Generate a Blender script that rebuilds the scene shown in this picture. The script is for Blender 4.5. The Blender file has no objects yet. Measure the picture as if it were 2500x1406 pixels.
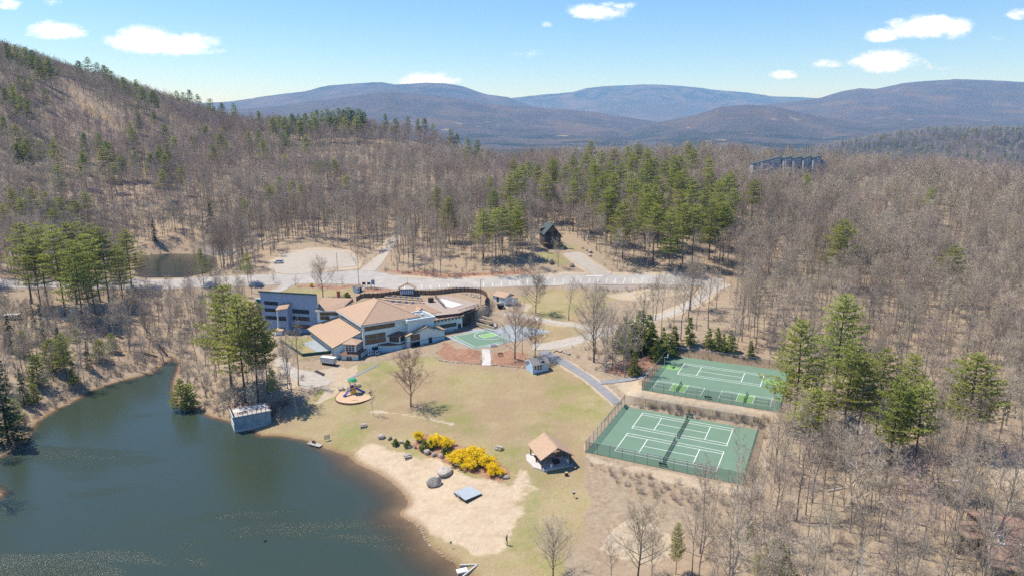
import bpy, bmesh, math, random
import numpy as np
from mathutils import Vector, Matrix

# ---------------------------------------------------------------- camera, sky, sun, exposure
scene = bpy.context.scene
C = scene.collection
F_PX, CAM_Z, PITCH = 1650.0, 78.0, math.radians(12.77)
cam = bpy.data.objects.new('camera', bpy.data.cameras.new('camera'))
C.objects.link(cam)
cam.location = (0, 0, CAM_Z)
cam.rotation_euler = (math.radians(90) - PITCH, 0, 0)
cam.data.sensor_width = 36.0
cam.data.lens = F_PX / 2500 * 36.0
cam.data.clip_start = 1.0
cam.data.clip_end = 60000.0
scene.camera = cam

SUN_AZ = math.radians(156.0)      # direction the sunlight comes from, measured from +x
SUN_EL = math.radians(60.0)
world = bpy.data.worlds.new('World')
scene.world = world
world.use_nodes = True
wt = world.node_tree
wt.nodes.clear()
def wn(t, **k):
    n = wt.nodes.new(t)
    for a, b in k.items():
        setattr(n, a, b)
    return n
def wmath(op, a, b=None, c=None, clamp=False):
    n = wn('ShaderNodeMath', operation=op, use_clamp=clamp)
    for i, v in enumerate((a, b, c)):
        if v is None:
            continue
        if isinstance(v, (int, float)):
            n.inputs[i].default_value = v
        else:
            wt.links.new(v, n.inputs[i])
    return n.outputs[0]
sky = wn('ShaderNodeTexSky', sky_type='NISHITA')
sky.sun_disc = False
sky.sun_elevation = SUN_EL
sky.sun_rotation = math.radians(90) - SUN_AZ
sky.altitude = 300
sky.air_density = 1.0
sky.dust_density = 0.15
sky.ozone_density = 5.0
bg = wn('ShaderNodeBackground')
bg.inputs['Strength'].default_value = 0.135
wout = wn('ShaderNodeOutputWorld')
# fair weather clouds, laid out by direction in the sky
tc = wn('ShaderNodeTexCoord')
sep = wn('ShaderNodeSeparateXYZ')
wt.links.new(tc.outputs['Generated'], sep.inputs[0])
dy = wmath('MAXIMUM', sep.outputs['Y'], 0.05)
TX = wmath('DIVIDE', sep.outputs['X'], dy)
TY = wmath('DIVIDE', sep.outputs['Z'], dy)
comb = wn('ShaderNodeCombineXYZ')
wt.links.new(TX, comb.inputs[0])
wt.links.new(wmath('MULTIPLY', TY, 2.2), comb.inputs[1])
nz = wn('ShaderNodeTexNoise')
nz.inputs['Scale'].default_value = 22.0
nz.inputs['Detail'].default_value = 6.0
nz.inputs['Roughness'].default_value = 0.62
wt.links.new(comb.outputs[0], nz.inputs['Vector'])
nzc = wmath('MULTIPLY', wmath('SUBTRACT', nz.outputs['Fac'], 0.5), 2.6)
def sky_dir(px, py):
    X, Y = (px - 1250) / F_PX, -(py - 703) / F_PX
    c, s = math.cos(PITCH), math.sin(PITCH)
    ry, rz = c + Y * s, -s + Y * c
    return X / ry, rz / ry
CLOUDS = [(20, 8, 40, 16, 0.9), (125, 6, 26, 9, .45), (137, 75, 74, 22, .95), (355, 100, 105, 36, 1.15), (430, 108, 110, 30, 1.1), (510, 125, 40, 12, .6), (1040, 200, 78, 26, .9),
          (1450, 30, 80, 20, 1.0), (1505, 14, 60, 10, .7), (1335, 60, 18, 8, .4), (2260, 66, 100, 30, 1.2), (2200, 55, 40, 14, .7), (2335, 72, 48, 26, .9),
          (2148, 88, 44, 17, 1.0), (2160, 148, 100, 30, 1.1), (2025, 157, 44, 12, .7), (1912, 183, 38, 13, .7), (2490, 36, 38, 15, .7), (2432, 92, 26, 10, .35), (1275, 133, 44, 8, .3), (2270, 168, 50, 10, .25), (340, 218, 44, 10, .6)]
dens = None
for (px, py, w, h, amp) in CLOUDS:
    cx, cy = sky_dir(px, py)
    a = wmath('DIVIDE', wmath('SUBTRACT', TX, cx), w / F_PX)
    b = wmath('DIVIDE', wmath('SUBTRACT', TY, cy), h / F_PX)
    r = wmath('ADD', wmath('MULTIPLY', a, a), wmath('MULTIPLY', b, b))
    d = wmath('MULTIPLY', wmath('SUBTRACT', 1.0, r), amp)
    dens = d if dens is None else wmath('MAXIMUM', dens, d)
dens = wmath('MAXIMUM', dens, -2.0)
nz2 = wn('ShaderNodeTexNoise')
nz2.inputs['Scale'].default_value = 75.0
nz2.inputs['Detail'].default_value = 7.0
nz2.inputs['Roughness'].default_value = 0.66
wt.links.new(comb.outputs[0], nz2.inputs['Vector'])
fine = wmath('MULTIPLY', wmath('SUBTRACT', nz2.outputs['Fac'], 0.5), 2.6)
frag = wmath('ADD', wmath('ADD', dens, wmath('MULTIPLY', nzc, 0.85)), wmath('MULTIPLY', fine, 0.5))
mask = wmath('MULTIPLY', wmath('SUBTRACT', frag, -0.02), 0.72, clamp=True)
mask = wmath('MULTIPLY', mask, wmath('GREATER_THAN', sep.outputs['Y'], 0.06))
mask = wmath('MULTIPLY', wmath('MULTIPLY', mask, mask), wmath('SUBTRACT', 3.0, wmath('MULTIPLY', mask, 2.0)), clamp=True)
mix = wn('ShaderNodeMixRGB')
wt.links.new(mask, mix.inputs['Fac'])
hsv = wn('ShaderNodeHueSaturation')
hsv.inputs['Saturation'].default_value = 1.2
hsv.inputs['Hue'].default_value = 0.507
wt.links.new(sky.outputs[0], hsv.inputs['Color'])
wt.links.new(hsv.outputs[0], mix.inputs[1])
mix.inputs[2].default_value = (9.0, 9.1, 9.2, 1)
wt.links.new(mix.outputs[0], bg.inputs['Color'])
wt.links.new(bg.outputs[0], wout.inputs['Surface'])

sun = bpy.data.objects.new('sun', bpy.data.lights.new('sun', 'SUN'))
C.objects.link(sun)
sun.data.energy = 4.9
sun.data.angle = math.radians(0.53)
sun.data.color = (1.0, 0.955, 0.88)
sd = Vector((math.cos(SUN_AZ) * math.cos(SUN_EL), math.sin(SUN_AZ) * math.cos(SUN_EL), math.sin(SUN_EL)))
sun.rotation_euler = (-sd).to_track_quat('-Z', 'Y').to_euler()
sun.location = (-120, 200, 250)

vs = scene.view_settings
vs.view_transform = 'Standard'
vs.look = 'None'
vs.gamma = 1.0
vs.exposure = 0.47
vs.use_curve_mapping = False
cy = scene.cycles
cy.max_bounces = 5
cy.diffuse_bounces = 2
cy.glossy_bounces = 2
cy.transmission_bounces = 3
cy.transparent_max_bounces = 10
cy.volume_bounces = 0
cy.caustics_reflective = False
cy.caustics_refractive = False
cy.use_denoising = False
cy.use_adaptive_sampling = False
cy.sample_clamp_indirect = 4.0
cy.sample_clamp_direct = 3.0
scene.render.use_persistent_data = False
world.cycles.sampling_method = 'MANUAL'
world.cycles.sample_map_resolution = 256

# ---------------------------------------------------------------- helpers
random.seed(7)
RNG = np.random.default_rng(11)
cP, sP = math.cos(PITCH), math.sin(PITCH)
def ray(px, py):
    X, Y = (px - 1250) / F_PX, -(py - 703) / F_PX
    return np.array([X, cP + Y * sP, -sP + Y * cP])
def at_level(px, py, z):
    r = ray(px, py)
    t = (z - CAM_Z) / r[2]
    return np.array([r[0] * t, r[1] * t, z])

def nodes_of(m):
    m.use_nodes = True
    nt = m.node_tree
    return nt, nt.nodes['Principled BSDF']
MATS = {}
def mat(name, col, rough=0.8, var=0.18, scale=1.5, spec=0.25, metal=0.0, bump=0.0, bscale=20.0, rnd=0.0, col2=None, coat=0.0):
    """plain procedural surface: base colour with noise mottling, optional relief and a per-object tint"""
    if name in MATS:
        return MATS[name]
    m = bpy.data.materials.new(name)
    nt, p = nodes_of(m)
    L = nt.links.new
    geo = nt.nodes.new('ShaderNodeNewGeometry')
    n1 = nt.nodes.new('ShaderNodeTexNoise')
    n1.inputs['Scale'].default_value = scale
    n1.inputs['Detail'].default_value = 5
    n1.inputs['Roughness'].default_value = 0.65
    L(geo.outputs['Position'], n1.inputs['Vector'])
    ramp = nt.nodes.new('ShaderNodeMixRGB')
    c = np.array(col)
    lo = c * (1 - var) if col2 is None else c
    hi = c * (1 + var) if col2 is None else np.array(col2)
    ramp.inputs[1].default_value = (*np.clip(lo, 0, 1), 1)
    ramp.inputs[2].default_value = (*np.clip(hi, 0, 1), 1)
    mr = nt.nodes.new('ShaderNodeMapRange')
    mr.inputs[1].default_value, mr.inputs[2].default_value = 0.3, 0.7
    L(n1.outputs['Fac'], mr.inputs[0])
    L(mr.outputs[0], ramp.inputs['Fac'])
    out = ramp.outputs[0]
    if rnd:
        oi = nt.nodes.new('ShaderNodeObjectInfo')
        hs = nt.nodes.new('ShaderNodeHueSaturation')
        m1 = nt.nodes.new('ShaderNodeMapRange')
        m1.inputs[3].default_value, m1.inputs[4].default_value = 1 - rnd, 1 + rnd
        L(oi.outputs['Random'], m1.inputs[0])
        L(m1.outputs[0], hs.inputs['Value'])
        m2 = nt.nodes.new('ShaderNodeMapRange')
        m2.inputs[3].default_value, m2.inputs[4].default_value = 0.5 - rnd * 0.06, 0.5 + rnd * 0.06
        wn2 = nt.nodes.new('ShaderNodeTexWhiteNoise')
        wn2.noise_dimensions = '1D'
        L(oi.outputs['Random'], wn2.inputs['W'])
        L(wn2.outputs['Value'], m2.inputs[0])
        L(m2.outputs[0], hs.inputs['Hue'])
        L(out, hs.inputs['Color'])
        out = hs.outputs[0]
    L(out, p.inputs['Base Color'])
    p.inputs['Roughness'].default_value = rough
    p.inputs['Specular IOR Level'].default_value = spec
    p.inputs['Metallic'].default_value = metal
    if bump:
        n2 = nt.nodes.new('ShaderNodeTexNoise')
        n2.inputs['Scale'].default_value = bscale
        n2.inputs['Detail'].default_value = 4
        L(geo.outputs['Position'], n2.inputs['Vector'])
        b = nt.nodes.new('ShaderNodeBump')
        b.inputs['Strength'].default_value = bump
        b.inputs['Distance'].default_value = 0.1
        L(n2.outputs['Fac'], b.inputs['Height'])
        L(b.outputs[0], p.inputs['Normal'])
    MATS[name] = m
    return m

class MB:
    """collects boxes, prisms, tubes and sheets; build() links them as one mesh object"""
    def __init__(s):
        s.v, s.f = [], []
    def poly(s, pts):
        i = len(s.v)
        s.v += [tuple(map(float, p)) for p in pts]
        s.f.append(tuple(range(i, i + len(pts))))
        return s
    def hexa(s, a, b):                       # two matching loops (bottom, top) closed into a solid
        i, n = len(s.v), len(a)
        s.v += [tuple(map(float, p)) for p in a] + [tuple(map(float, p)) for p in b]
        s.f.append(tuple(range(i + n - 1, i - 1, -1)))
        s.f.append(tuple(range(i + n, i + 2 * n)))
        for k in range(n):
            j = (k + 1) % n
            s.f.append((i + k, i + j, i + n + j, i + n + k))
        return s
    def prism(s, pts, z0, z1):
        return s.hexa([(p[0], p[1], z0) for p in pts], [(p[0], p[1], z1) for p in pts])
    def box(s, c, d, rz=0.0, rx=0.0):
        hx, hy, hz = d[0] / 2, d[1] / 2, d[2] / 2
        ca, sa = math.cos(rz), math.sin(rz)
        cb, sb = math.cos(rx), math.sin(rx)
        def T(x, y, z):
            y, z = y * cb - z * sb, y * sb + z * cb
            return (c[0] + x * ca - y * sa, c[1] + x * sa + y * ca, c[2] + z)
        q = [(-hx, -hy), (hx, -hy), (hx, hy), (-hx, hy)]
        return s.hexa([T(x, y, -hz) for x, y in q], [T(x, y, hz) for x, y in q])
    def bar(s, a, b, w, h=None):             # square bar between two points
        a, b = Vector(a), Vector(b)
        h = h or w
        d = (b - a)
        if d.length < 1e-6:
            return s
        d.normalize()
        up = Vector((0, 0, 1)) if abs(d.z) < 0.95 else Vector((0, 1, 0))
        x = d.cross(up).normalized() * (w / 2)
        y = x.cross(d).normalized() * (h / 2)
        return s.hexa([a - x - y, a + x - y, a + x + y, a - x + y], [b - x - y, b + x - y, b + x + y, b - x + y])
    def tube(s, pts, rad, n=6, cap=True):
        pts = [Vector(p) for p in pts]
        if isinstance(rad, (int, float)):
            rad = [rad] * len(pts)
        i0 = len(s.v)
        prev = None
        for k, p in enumerate(pts):
            d = (pts[min(k + 1, len(pts) - 1)] - pts[max(k - 1, 0)])
            if d.length < 1e-9:
                d = Vector((0, 0, 1))
            d.normalize()
            ref = prev if prev is not None else (Vector((1, 0, 0)) if abs(d.x) < 0.9 else Vector((0, 1, 0)))
            x = (ref - d * ref.dot(d))
            if x.length < 1e-6:
                x = d.orthogonal()
            x.normalize()
            prev = x
            y = d.cross(x)
            for j in range(n):
                a = 2 * math.pi * j / n
                q = p + (x * math.cos(a) + y * math.sin(a)) * rad[k]
                s.v.append((q.x, q.y, q.z))
        for k in range(len(pts) - 1):
            for j in range(n):
                a, b = i0 + k * n + j, i0 + k * n + (j + 1) % n
                s.f.append((a, b, b + n, a + n))
        if cap:
            s.f.append(tuple(i0 + j for j in range(n - 1, -1, -1)))
            e = i0 + (len(pts) - 1) * n
            s.f.append(tuple(e + j for j in range(n)))
        return s
    def slab(s, pts, t):                     # a (sloped) polygon given a thickness straight down
        return s.hexa([(p[0], p[1], p[2] - t) for p in pts], pts)
    def rock(s, c, r, seed=0, sq=0.75, n=2):
        bm = bmesh.new()
        bmesh.ops.create_icosphere(bm, subdivisions=n, radius=1)
        rg = random.Random(seed)
        k = [(Vector((rg.uniform(-1, 1), rg.uniform(-1, 1), rg.uniform(-1, 1))).normalized(), rg.uniform(.55, .95)) for _ in range(9)]
        i0 = len(s.v)
        for v in bm.verts:
            p = v.co.copy()
            for nn, dd in k:                 # chip flat facets
                e = p.dot(nn) - dd
                if e > 0:
                    p -= nn * e * 0.85
            s.v.append((c[0] + p.x * r[0], c[1] + p.y * r[1], c[2] + p.z * r[2] * 1.0))
        for f in bm.faces:
            s.f.append(tuple(i0 + v.index for v in f.verts))
        bm.free()
        return s
    def build(s, name, m, parent=None, smooth=False):
        me = bpy.data.meshes.new(name)
        me.from_pydata(s.v, [], s.f)
        me.materials.append(MATS[m] if isinstance(m, str) else m)
        if smooth:
            me.polygons.foreach_set('use_smooth', [True] * len(me.polygons))
        me.update()
        o = bpy.data.objects.new(name, me)
        C.objects.link(o)
        if parent:
            o.parent = parent
        return o

def tag(o, label=None, cat=None, group=None, kind=None):
    if label: o['label'] = label
    if cat: o['category'] = cat
    if group: o['group'] = group
    if kind: o['kind'] = kind
    return o
def empty(name, loc, rz=0.0, label=None, cat=None, group=None):
    o = bpy.data.objects.new(name, None)
    C.objects.link(o)
    o.empty_display_size = 0.3
    o.location = loc
    o.rotation_euler = (0, 0, rz)
    return tag(o, label, cat, group)
def copy_tree(o, parent=None):
    c = o.copy()
    C.objects.link(c)
    c.parent = parent
    for ch in list(o.children):
        copy_tree(ch, c)
    return c
def structure(o):
    o['kind'] = 'structure'
    return o

# lattice noise
_perm = RNG.permutation(4096)
_val = RNG.random(4096)
def vnoise(x, y):
    x, y = np.asarray(x, float), np.asarray(y, float)
    xi, yi = np.floor(x).astype(int), np.floor(y).astype(int)
    fx, fy = x - xi, y - yi
    fx, fy = fx * fx * (3 - 2 * fx), fy * fy * (3 - 2 * fy)
    def h(a, b):
        return _val[_perm[(a + _perm[b & 4095]) & 4095]]
    return (h(xi, yi) * (1 - fx) + h(xi + 1, yi) * fx) * (1 - fy) + (h(xi, yi + 1) * (1 - fx) + h(xi + 1, yi + 1) * fx) * fy
def fbm(x, y, o=5, g=0.5):
    s, a, t = 0, 1.0, 0
    for k in range(o):
        s = s + a * (vnoise(x * 2 ** k + 17.3 * k, y * 2 ** k - 9.1 * k) - 0.5)
        t += a
        a *= g
    return s / t * 2
def sdist(x, y, poly):
    """distance to the polygon's edge, positive inside"""
    P = np.asarray(poly, float)[:, :2]
    best = np.full(x.shape, 1e18)
    ins = np.zeros(x.shape, bool)
    n = len(P)
    for i in range(n):
        a, b = P[i], P[(i + 1) % n]
        ex, ey = b - a
        wx, wy = x - a[0], y - a[1]
        t = np.clip((wx * ex + wy * ey) / (ex * ex + ey * ey + 1e-12), 0, 1)
        best = np.minimum(best, (wx - t * ex) ** 2 + (wy - t * ey) ** 2)
        c = ((a[1] > y) != (b[1] > y)) & (x < (b[0] - a[0]) * (y - a[1]) / (b[1] - a[1] + 1e-15) + a[0])
        ins ^= c
    d = np.sqrt(best)
    return np.where(ins, d, -d)
def sstep(a, b, x):
    t = np.clip((x - a) / (b - a), 0, 1)
    return t * t * (3 - 2 * t)

# ---------------------------------------------------------------- the lie of the land
LAKE_PX = [(1150, 1412), (1122, 1392), (1108, 1372), (1075, 1355), (1043, 1326), (1034, 1307), (1019, 1287), (1005, 1273), (985, 1263), (974, 1251), (995, 1234), (995, 1220), (976, 1195), (956, 1176),
           (922, 1154), (874, 1133), (847, 1111), (792, 1094), (748, 1075), (724, 1071), (690, 1065), (656, 1063), (637, 1064), (618, 1052), (580, 1035), (545, 1024), (516, 1017), (489, 1005), (448, 995),
           (429, 985), (420, 959), (422, 930), (430, 910), (437, 886), (424, 871), (403, 886), (375, 910), (333, 920), (273, 935), (222, 954), (183, 978), (132, 1003), (92, 1029), (70, 1060), (55, 1080), (30, 1098),
           (0, 1116), (-60, 1130), (-50, 1170), (-5, 1190), (12, 1205), (-20, 1225), (-120, 1240), (-160, 1420), (-100, 1700), (1180, 1700)]
LAKE = np.array([at_level(*p, 0.0)[:2] for p in LAKE_PX])
POND_Z = 12.6
POND_PX = [(334, 676), (328, 652), (342, 628), (358, 622), (419, 618), (480, 620), (512, 622), (530, 630), (532, 648), (515, 666), (450, 678), (361, 679)]
POND = np.array([at_level(*p, POND_Z)[:2] for p in POND_PX])

# spot heights: picture position and level, turned into map points
CP = [(1275, 1240, 1.7), (1150, 1250, 1.3), (1050, 1180, 1.2), (950, 1110, 1.5), (900, 1080, 1.6), (800, 1068, .8), (800, 1030, 1.9), (720, 1010, 2.0), (860, 970, 2.7), (1000, 990, 3.0), (1100, 1000, 3.3),
      (1250, 1050, 3.5), (1200, 1170, 2.2), (1340, 1130, 3.0), (1400, 1220, 2.0), (1300, 1350, 1.6), (1500, 1350, 2.6), (1700, 1330, 4.0), (1600, 1230, 3.0), (1800, 1260, 4.2), (1400, 960, 4.1), (1200, 920, 4.5),
      (1050, 905, 4.9), (1000, 930, 4.2), (900, 925, 3.9), (820, 935, 3.5), (760, 940, 3.4), (700, 925, 3.8), (620, 960, 2.6), (560, 900, 3.6), (480, 930, 2.4), (640, 830, 5.2), (600, 760, 7.0), (500, 800, 5.0), (430, 800, 5.0), (500, 740, 8),
      (1120, 862, 5.9), (1310, 895, 5.0), (1380, 880, 5.9), (1450, 935, 4.9), (1500, 985, 4.2), (1230, 875, 6.0), (1420, 850, 7.8),
      (1400, 832, 8.3), (1480, 800, 9.6), (1600, 770, 11.3), (1690, 730, 13.6), (1750, 690, 15.6), (1235, 765, 10.2), (1300, 776, 9.8), (1440, 798, 9.4), (1300, 820, 8.2),
      (1400, 745, 11.6), (1500, 730, 12.3), (1650, 712, 14.0), (1290, 740, 11.8), (1350, 715, 12.8), (1500, 708, 13.4),
      (350, 694, 13.6), (470, 690, 14.0), (600, 686, 14.5), (800, 680, 15.4), (900, 682, 15.2), (1000, 694, 14.6), (1100, 693, 14.5), (1200, 690, 15.0), (1400, 683, 16.6), (1600, 682, 17.0), (1700, 686, 16.8),
      (1200, 702, 14.6), (1000, 708, 14.1), (1100, 703, 14.1), (1400, 696, 15.9), (1600, 696, 16.2), (1900, 665, 18.5), (2100, 650, 20.5),
      (620, 715, 11.0), (480, 712, 10.6), (360, 718, 9.8), (800, 705, 13.0), (760, 715, 12.6), (870, 712, 13.2), (950, 712, 13.8),
      (700, 640, 18.0), (780, 622, 19.6), (830, 636, 18.2), (650, 660, 16.6), (600, 600, 20), (480, 596, 17), (330, 600, 16), (300, 660, 13.5), (200, 690, 12.5), (60, 692, 11.5),
      (905, 655, 17.2), (935, 620, 19.8), (960, 590, 22.4), (985, 555, 25.6), (1005, 530, 28), (1050, 660, 16.6), (1050, 640, 18.8), (1200, 640, 20.5), (1200, 600, 23.5),
      (1345, 612, 24.2), (1400, 622, 23.0), (1435, 650, 20.2), (1560, 630, 22.0), (1700, 630, 22), (1250, 655, 19), (1330, 655, 19.4), (1345, 580, 26.5), (1500, 590, 25.5),
      (60, 770, 8.6), (200, 780, 8.2), (300, 820, 5.5), (140, 850, 5.0), (220, 900, 3.4), (60, 930, 4.5), (100, 990, 2.2), (300, 890, 3.4), (400, 840, 3.2), (20, 1060, 2.0),
      (1680, 800, 11.8), (1800, 800, 12.2), (1900, 760, 14.5), (2000, 800, 13.0), (2200, 760, 15.5), (2100, 900, 9.4), (2300, 900, 10.5), (2450, 900, 12.0), (2000, 1000, 6.6), (2080, 1060, 5.8), (2250, 1050, 7.0), (2450, 1130, 7.4),
      (2450, 1330, 7.6), (2200, 1250, 6.0), (1960, 1180, 4.6), (2000, 1390, 5.2), (2400, 700, 19.5), (1620, 900, 8.4), (1900, 880, 8.8), (1560, 870, 8.2)]
WP = [(-60, 360, 27), (60, 360, 28.5), (200, 360, 27), (320, 360, 25), (0, 430, 34), (150, 430, 38), (300, 430, 37), (420, 430, 32), (0, 500, 41), (150, 520, 49), (300, 500, 45), (450, 500, 33), (0, 570, 46), (160, 590, 54), (320, 560, 46),
      (0, 650, 44), (160, 680, 44), (300, 650, 32), (0, 760, 18), (160, 800, 4), (320, 780, -6), (0, 950, -25), (300, 1000, -45), (600, 700, -25), (700, 1000, -55), (0, 1200, -60), (0, 1700, -95), (700, 1700, -95), (1300, 1700, -95), (1300, 900, -70), (1300, 300, -10), (700, 300, 10), (480, 250, 16),
      (-120, 360, 25), (-130, 430, 32), (-140, 510, 39), (-150, 600, 46), (-170, 700, 60), (-200, 800, 74), (-170, 800, 73), (-111, 800, 68), (-73, 800, 56), (-40, 800, 40), (-130, 900, 50), (-240, 800, 75), (-300, 850, 78), (-220, 950, 50), (-120, 1050, 0),
      (-200, 380, 23), (-230, 300, 18.5), (-230, 450, 33), (-240, 520, 43), (-260, 620, 56), (-290, 720, 66), (-370, 900, 86), (-432, 950, 104), (-489, 950, 117), (-541, 850, 143), (-530, 700, 151), (-600, 720, 167), (-700, 800, 200), (-900, 800, 210),
      (-330, 420, 40), (-360, 520, 64), (-380, 620, 84), (-400, 740, 100), (-450, 620, 122), (-420, 500, 88), (-480, 560, 132), (-520, 480, 118), (-460, 400, 70), (-330, 330, 26), (-450, 300, 38), (-700, 500, 150), (-900, 400, 130), (-300, 240, 13), (-500, 200, 25),
      (-400, 1100, 60), (-600, 1100, 120), (-500, 1300, 20), (-800, 1300, 90), (-700, 1700, -60), (-1300, 1700, -40), (-1300, 900, 180), (-1300, 300, 90), (-250, 1250, -40),
      (-200, 60, 6), (-500, 60, 15), (120, 60, 6), (250, 60, 9), (500, 60, 15), (1300, 40, 10), (-1300, 40, 60), (180, 130, 9), (250, 200, 14), (350, 280, 19), (0, 60, 0.5), (60, 70, 3)]
_cp = np.array([at_level(a, b, z) for a, b, z in CP] + [(x, y, z) for x, y, z in WP] + [(x, y, 0.3) for x, y in LAKE[:47:2]] + [(x, y, POND_Z + .3) for x, y in POND[::2]])
_c2 = 12.0 ** 2
_A = np.sqrt(((_cp[:, None, :2] - _cp[None, :, :2]) ** 2).sum(-1) + _c2)
_n = len(_cp)
_S = np.zeros((_n + 3, _n + 3))
_S[:_n, :_n] = _A - np.eye(_n) * 1.5
_S[:_n, _n] = 1
_S[:_n, _n + 1:] = _cp[:, :2] / 100
_S[_n:, :_n] = _S[:_n, _n:].T
_w = np.linalg.solve(_S, np.concatenate([_cp[:, 2], np.zeros(3)]))
def rbf(x, y):
    x, y = np.asarray(x, float), np.asarray(y, float)
    z = _w[_n] + _w[_n + 1] * x / 100 + _w[_n + 2] * y / 100
    for i in range(_n):
        z = z + _w[i] * np.sqrt((x - _cp[i, 0]) ** 2 + (y - _cp[i, 1]) ** 2 + _c2)
    return z

# level pads: courts, lodge, pool terrace and so on (map polygon, level, width of the slope round it)
CT = -0.449                                        # bearing of the tennis courts
CA, CB = np.array([math.cos(CT), math.sin(CT)]), np.array([-math.sin(CT), math.cos(CT)])
LOW0, LOWZ = np.array([29.51, 160.04]), 3.8        # a corner of the lower courts' lines
UP0, UPZ = np.array([54.65, 203.25]), 7.54
def court_pt(o, a, b):
    return o + CA * a + CB * b
def court_rect(o, a0, a1, b0, b1):
    return [court_pt(o, a0, b0), court_pt(o, a1, b0), court_pt(o, a1, b1), court_pt(o, a0, b1)]
LB = math.radians(33.5)                            # bearing of the lodge
LO = np.array([-50.3, 219.3])
LU, LV = np.array([math.cos(LB), math.sin(LB)]), np.array([-math.sin(LB), math.cos(LB)])
def lodge_pt(u, v):
    return LO + LU * u + LV * v
def lodge_rect(u0, u1, v0, v1):
    return [lodge_pt(u0, v0), lodge_pt(u1, v0), lodge_pt(u1, v1), lodge_pt(u0, v1)]
LOWRECT = court_rect(LOW0, -6.1, 30.0, -14.7, 17.6)
UPRECT = court_rect(UP0, -6.2, 30.5, -28.3, 6.2)
POOLZ = 13.4
POOLPAD = [tuple(at_level(a, b, POOLZ)[:2]) for a, b in [(872, 718), (950, 717), (1000, 715), (1060, 715), (1100, 712), (1130, 710), (1165, 712), (1188, 719), (1192, 735), (1180, 748), (1128, 759), (1060, 765), (1000, 752), (935, 738), (890, 727)]]
PADS = [(POOLPAD, POOLZ, 3.0), (LOWRECT, LOWZ, 5.0), (UPRECT, UPZ, 5.0),
        (lodge_rect(-10, 30, -2, 16), 5.0, 4.0), (lodge_rect(25, 41.5, -1, 13.5), 7.0, 1.6), ([lodge_pt(40, -2), lodge_pt(46, -1.5), lodge_pt(46, 3), lodge_pt(44, 8), lodge_pt(40, 9)], 7.2, 3.0),
        ([lodge_pt(-20.6, 27.4), lodge_pt(-18.9, 6.6), lodge_pt(-9.7, 4.2), lodge_pt(-8, 30), lodge_pt(-12, 36)], 6.1, 2.2),
        (lodge_rect(30.5, 50, -21, -2), 7.0, 4.0)]
def terrain(x, y):
    shp = np.shape(x)
    x, y = np.ravel(np.asarray(x, float)), np.ravel(np.asarray(y, float))
    z = rbf(x, y)
    far = sstep(250, 420, np.hypot(x, y))
    z = z + fbm(x / 35, y / 35, 4) * (0.35 + 2.2 * far) + far * fbm(x / 130 + 5, y / 130, 3) * 5
    for poly, lev, mar in PADS:
        d = sdist(x, y, poly)
        w = sstep(-mar, -0.6, d)
        z = z * (1 - w) + lev * w
    d = sdist(x, y, POND)
    w = sstep(0, 9, -d)
    z = np.where(d < 0, np.where(d > -9, (POND_Z + 0.1 - 0.16 * d) * (1 - w) + z * w, z), POND_Z - 0.1 - 0.2 * np.minimum(d, 8))
    d = sdist(x, y, LAKE)
    dl = np.maximum(-d, 0)
    w = sstep(1, 14, dl)
    shore = 0.04 + 0.09 * dl + 0.10 * np.maximum(fbm(x / 2.2, y / 2.2, 3), 0) * sstep(0, 1.5, dl)
    land = shore * (1 - w) + np.maximum(z, 0.5) * w
    z = np.where(d < 0, np.where((y < 330) & (x < 60), land, z), -0.03 - np.minimum(d * (0.5 - 0.41 * sstep(62, 34, np.hypot(x + 12, y - 132))), 4.0))
    return z.reshape(shp)

def axis(lo, f0, f1, hi, step, grow=1.06, mx=13.0):
    mid = list(np.arange(f0, f1 + 1e-6, step))
    a, s, p = [], step, f0
    while p > lo:
        s = min(s * grow, mx)
        p -= s
        a.append(p)
    b, s, p = [], step, mid[-1]
    while p < hi:
        s = min(s * grow, mx)
        p += s
        b.append(p)
    return np.array(a[::-1] + mid + b)
XS = axis(-1350, -150, 165, 1350, 1.0)
YS = axis(30, 96, 320, 1720, 1.0)
GX, GY = np.meshgrid(XS, YS)
GZ = terrain(GX, GY)
def ground_z(x, y):
    x, y = np.asarray(x, float), np.asarray(y, float)
    i = np.clip(np.searchsorted(XS, x) - 1, 0, len(XS) - 2)
    j = np.clip(np.searchsorted(YS, y) - 1, 0, len(YS) - 2)
    fx = np.clip((x - XS[i]) / (XS[i + 1] - XS[i]), 0, 1)
    fy = np.clip((y - YS[j]) / (YS[j + 1] - YS[j]), 0, 1)
    return (GZ[j, i] * (1 - fx) + GZ[j, i + 1] * fx) * (1 - fy) + (GZ[j + 1, i] * (1 - fx) + GZ[j + 1, i + 1] * fx) * fy
_T = np.concatenate([np.arange(60, 420, 0.5), np.arange(420, 1700, 2.0)])
def spot(px, py, up=0.0):
    """the map point where the line of sight through a picture position meets the land (raised by up)"""
    r = ray(px, py)
    r = r / r[1]
    x, y, z = r[0] * _T, _T, CAM_Z + r[2] * _T
    h = np.maximum(ground_z(x, y), 0.0) + up
    k = np.argmax(z <= h)
    if z[k] > h[k]:
        k = len(_T) - 1
    k0 = max(k - 1, 0)
    a, b = z[k0] - h[k0], z[k] - h[k]
    t = _T[k0] + (_T[k] - _T[k0]) * (a / (a - b) if a > b else 0)
    X, Y = r[0] * t, t
    return np.array([X, Y, float(ground_z(X, Y))])
def spots(pxs):
    return [spot(*p) for p in pxs]
def to_px(p):
    x, y, z = p[0], p[1], p[2] - CAM_Z
    d = y * cP - z * sP
    u = y * sP + z * cP
    return 1250 + F_PX * x / d, 703 - F_PX * u / d

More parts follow.
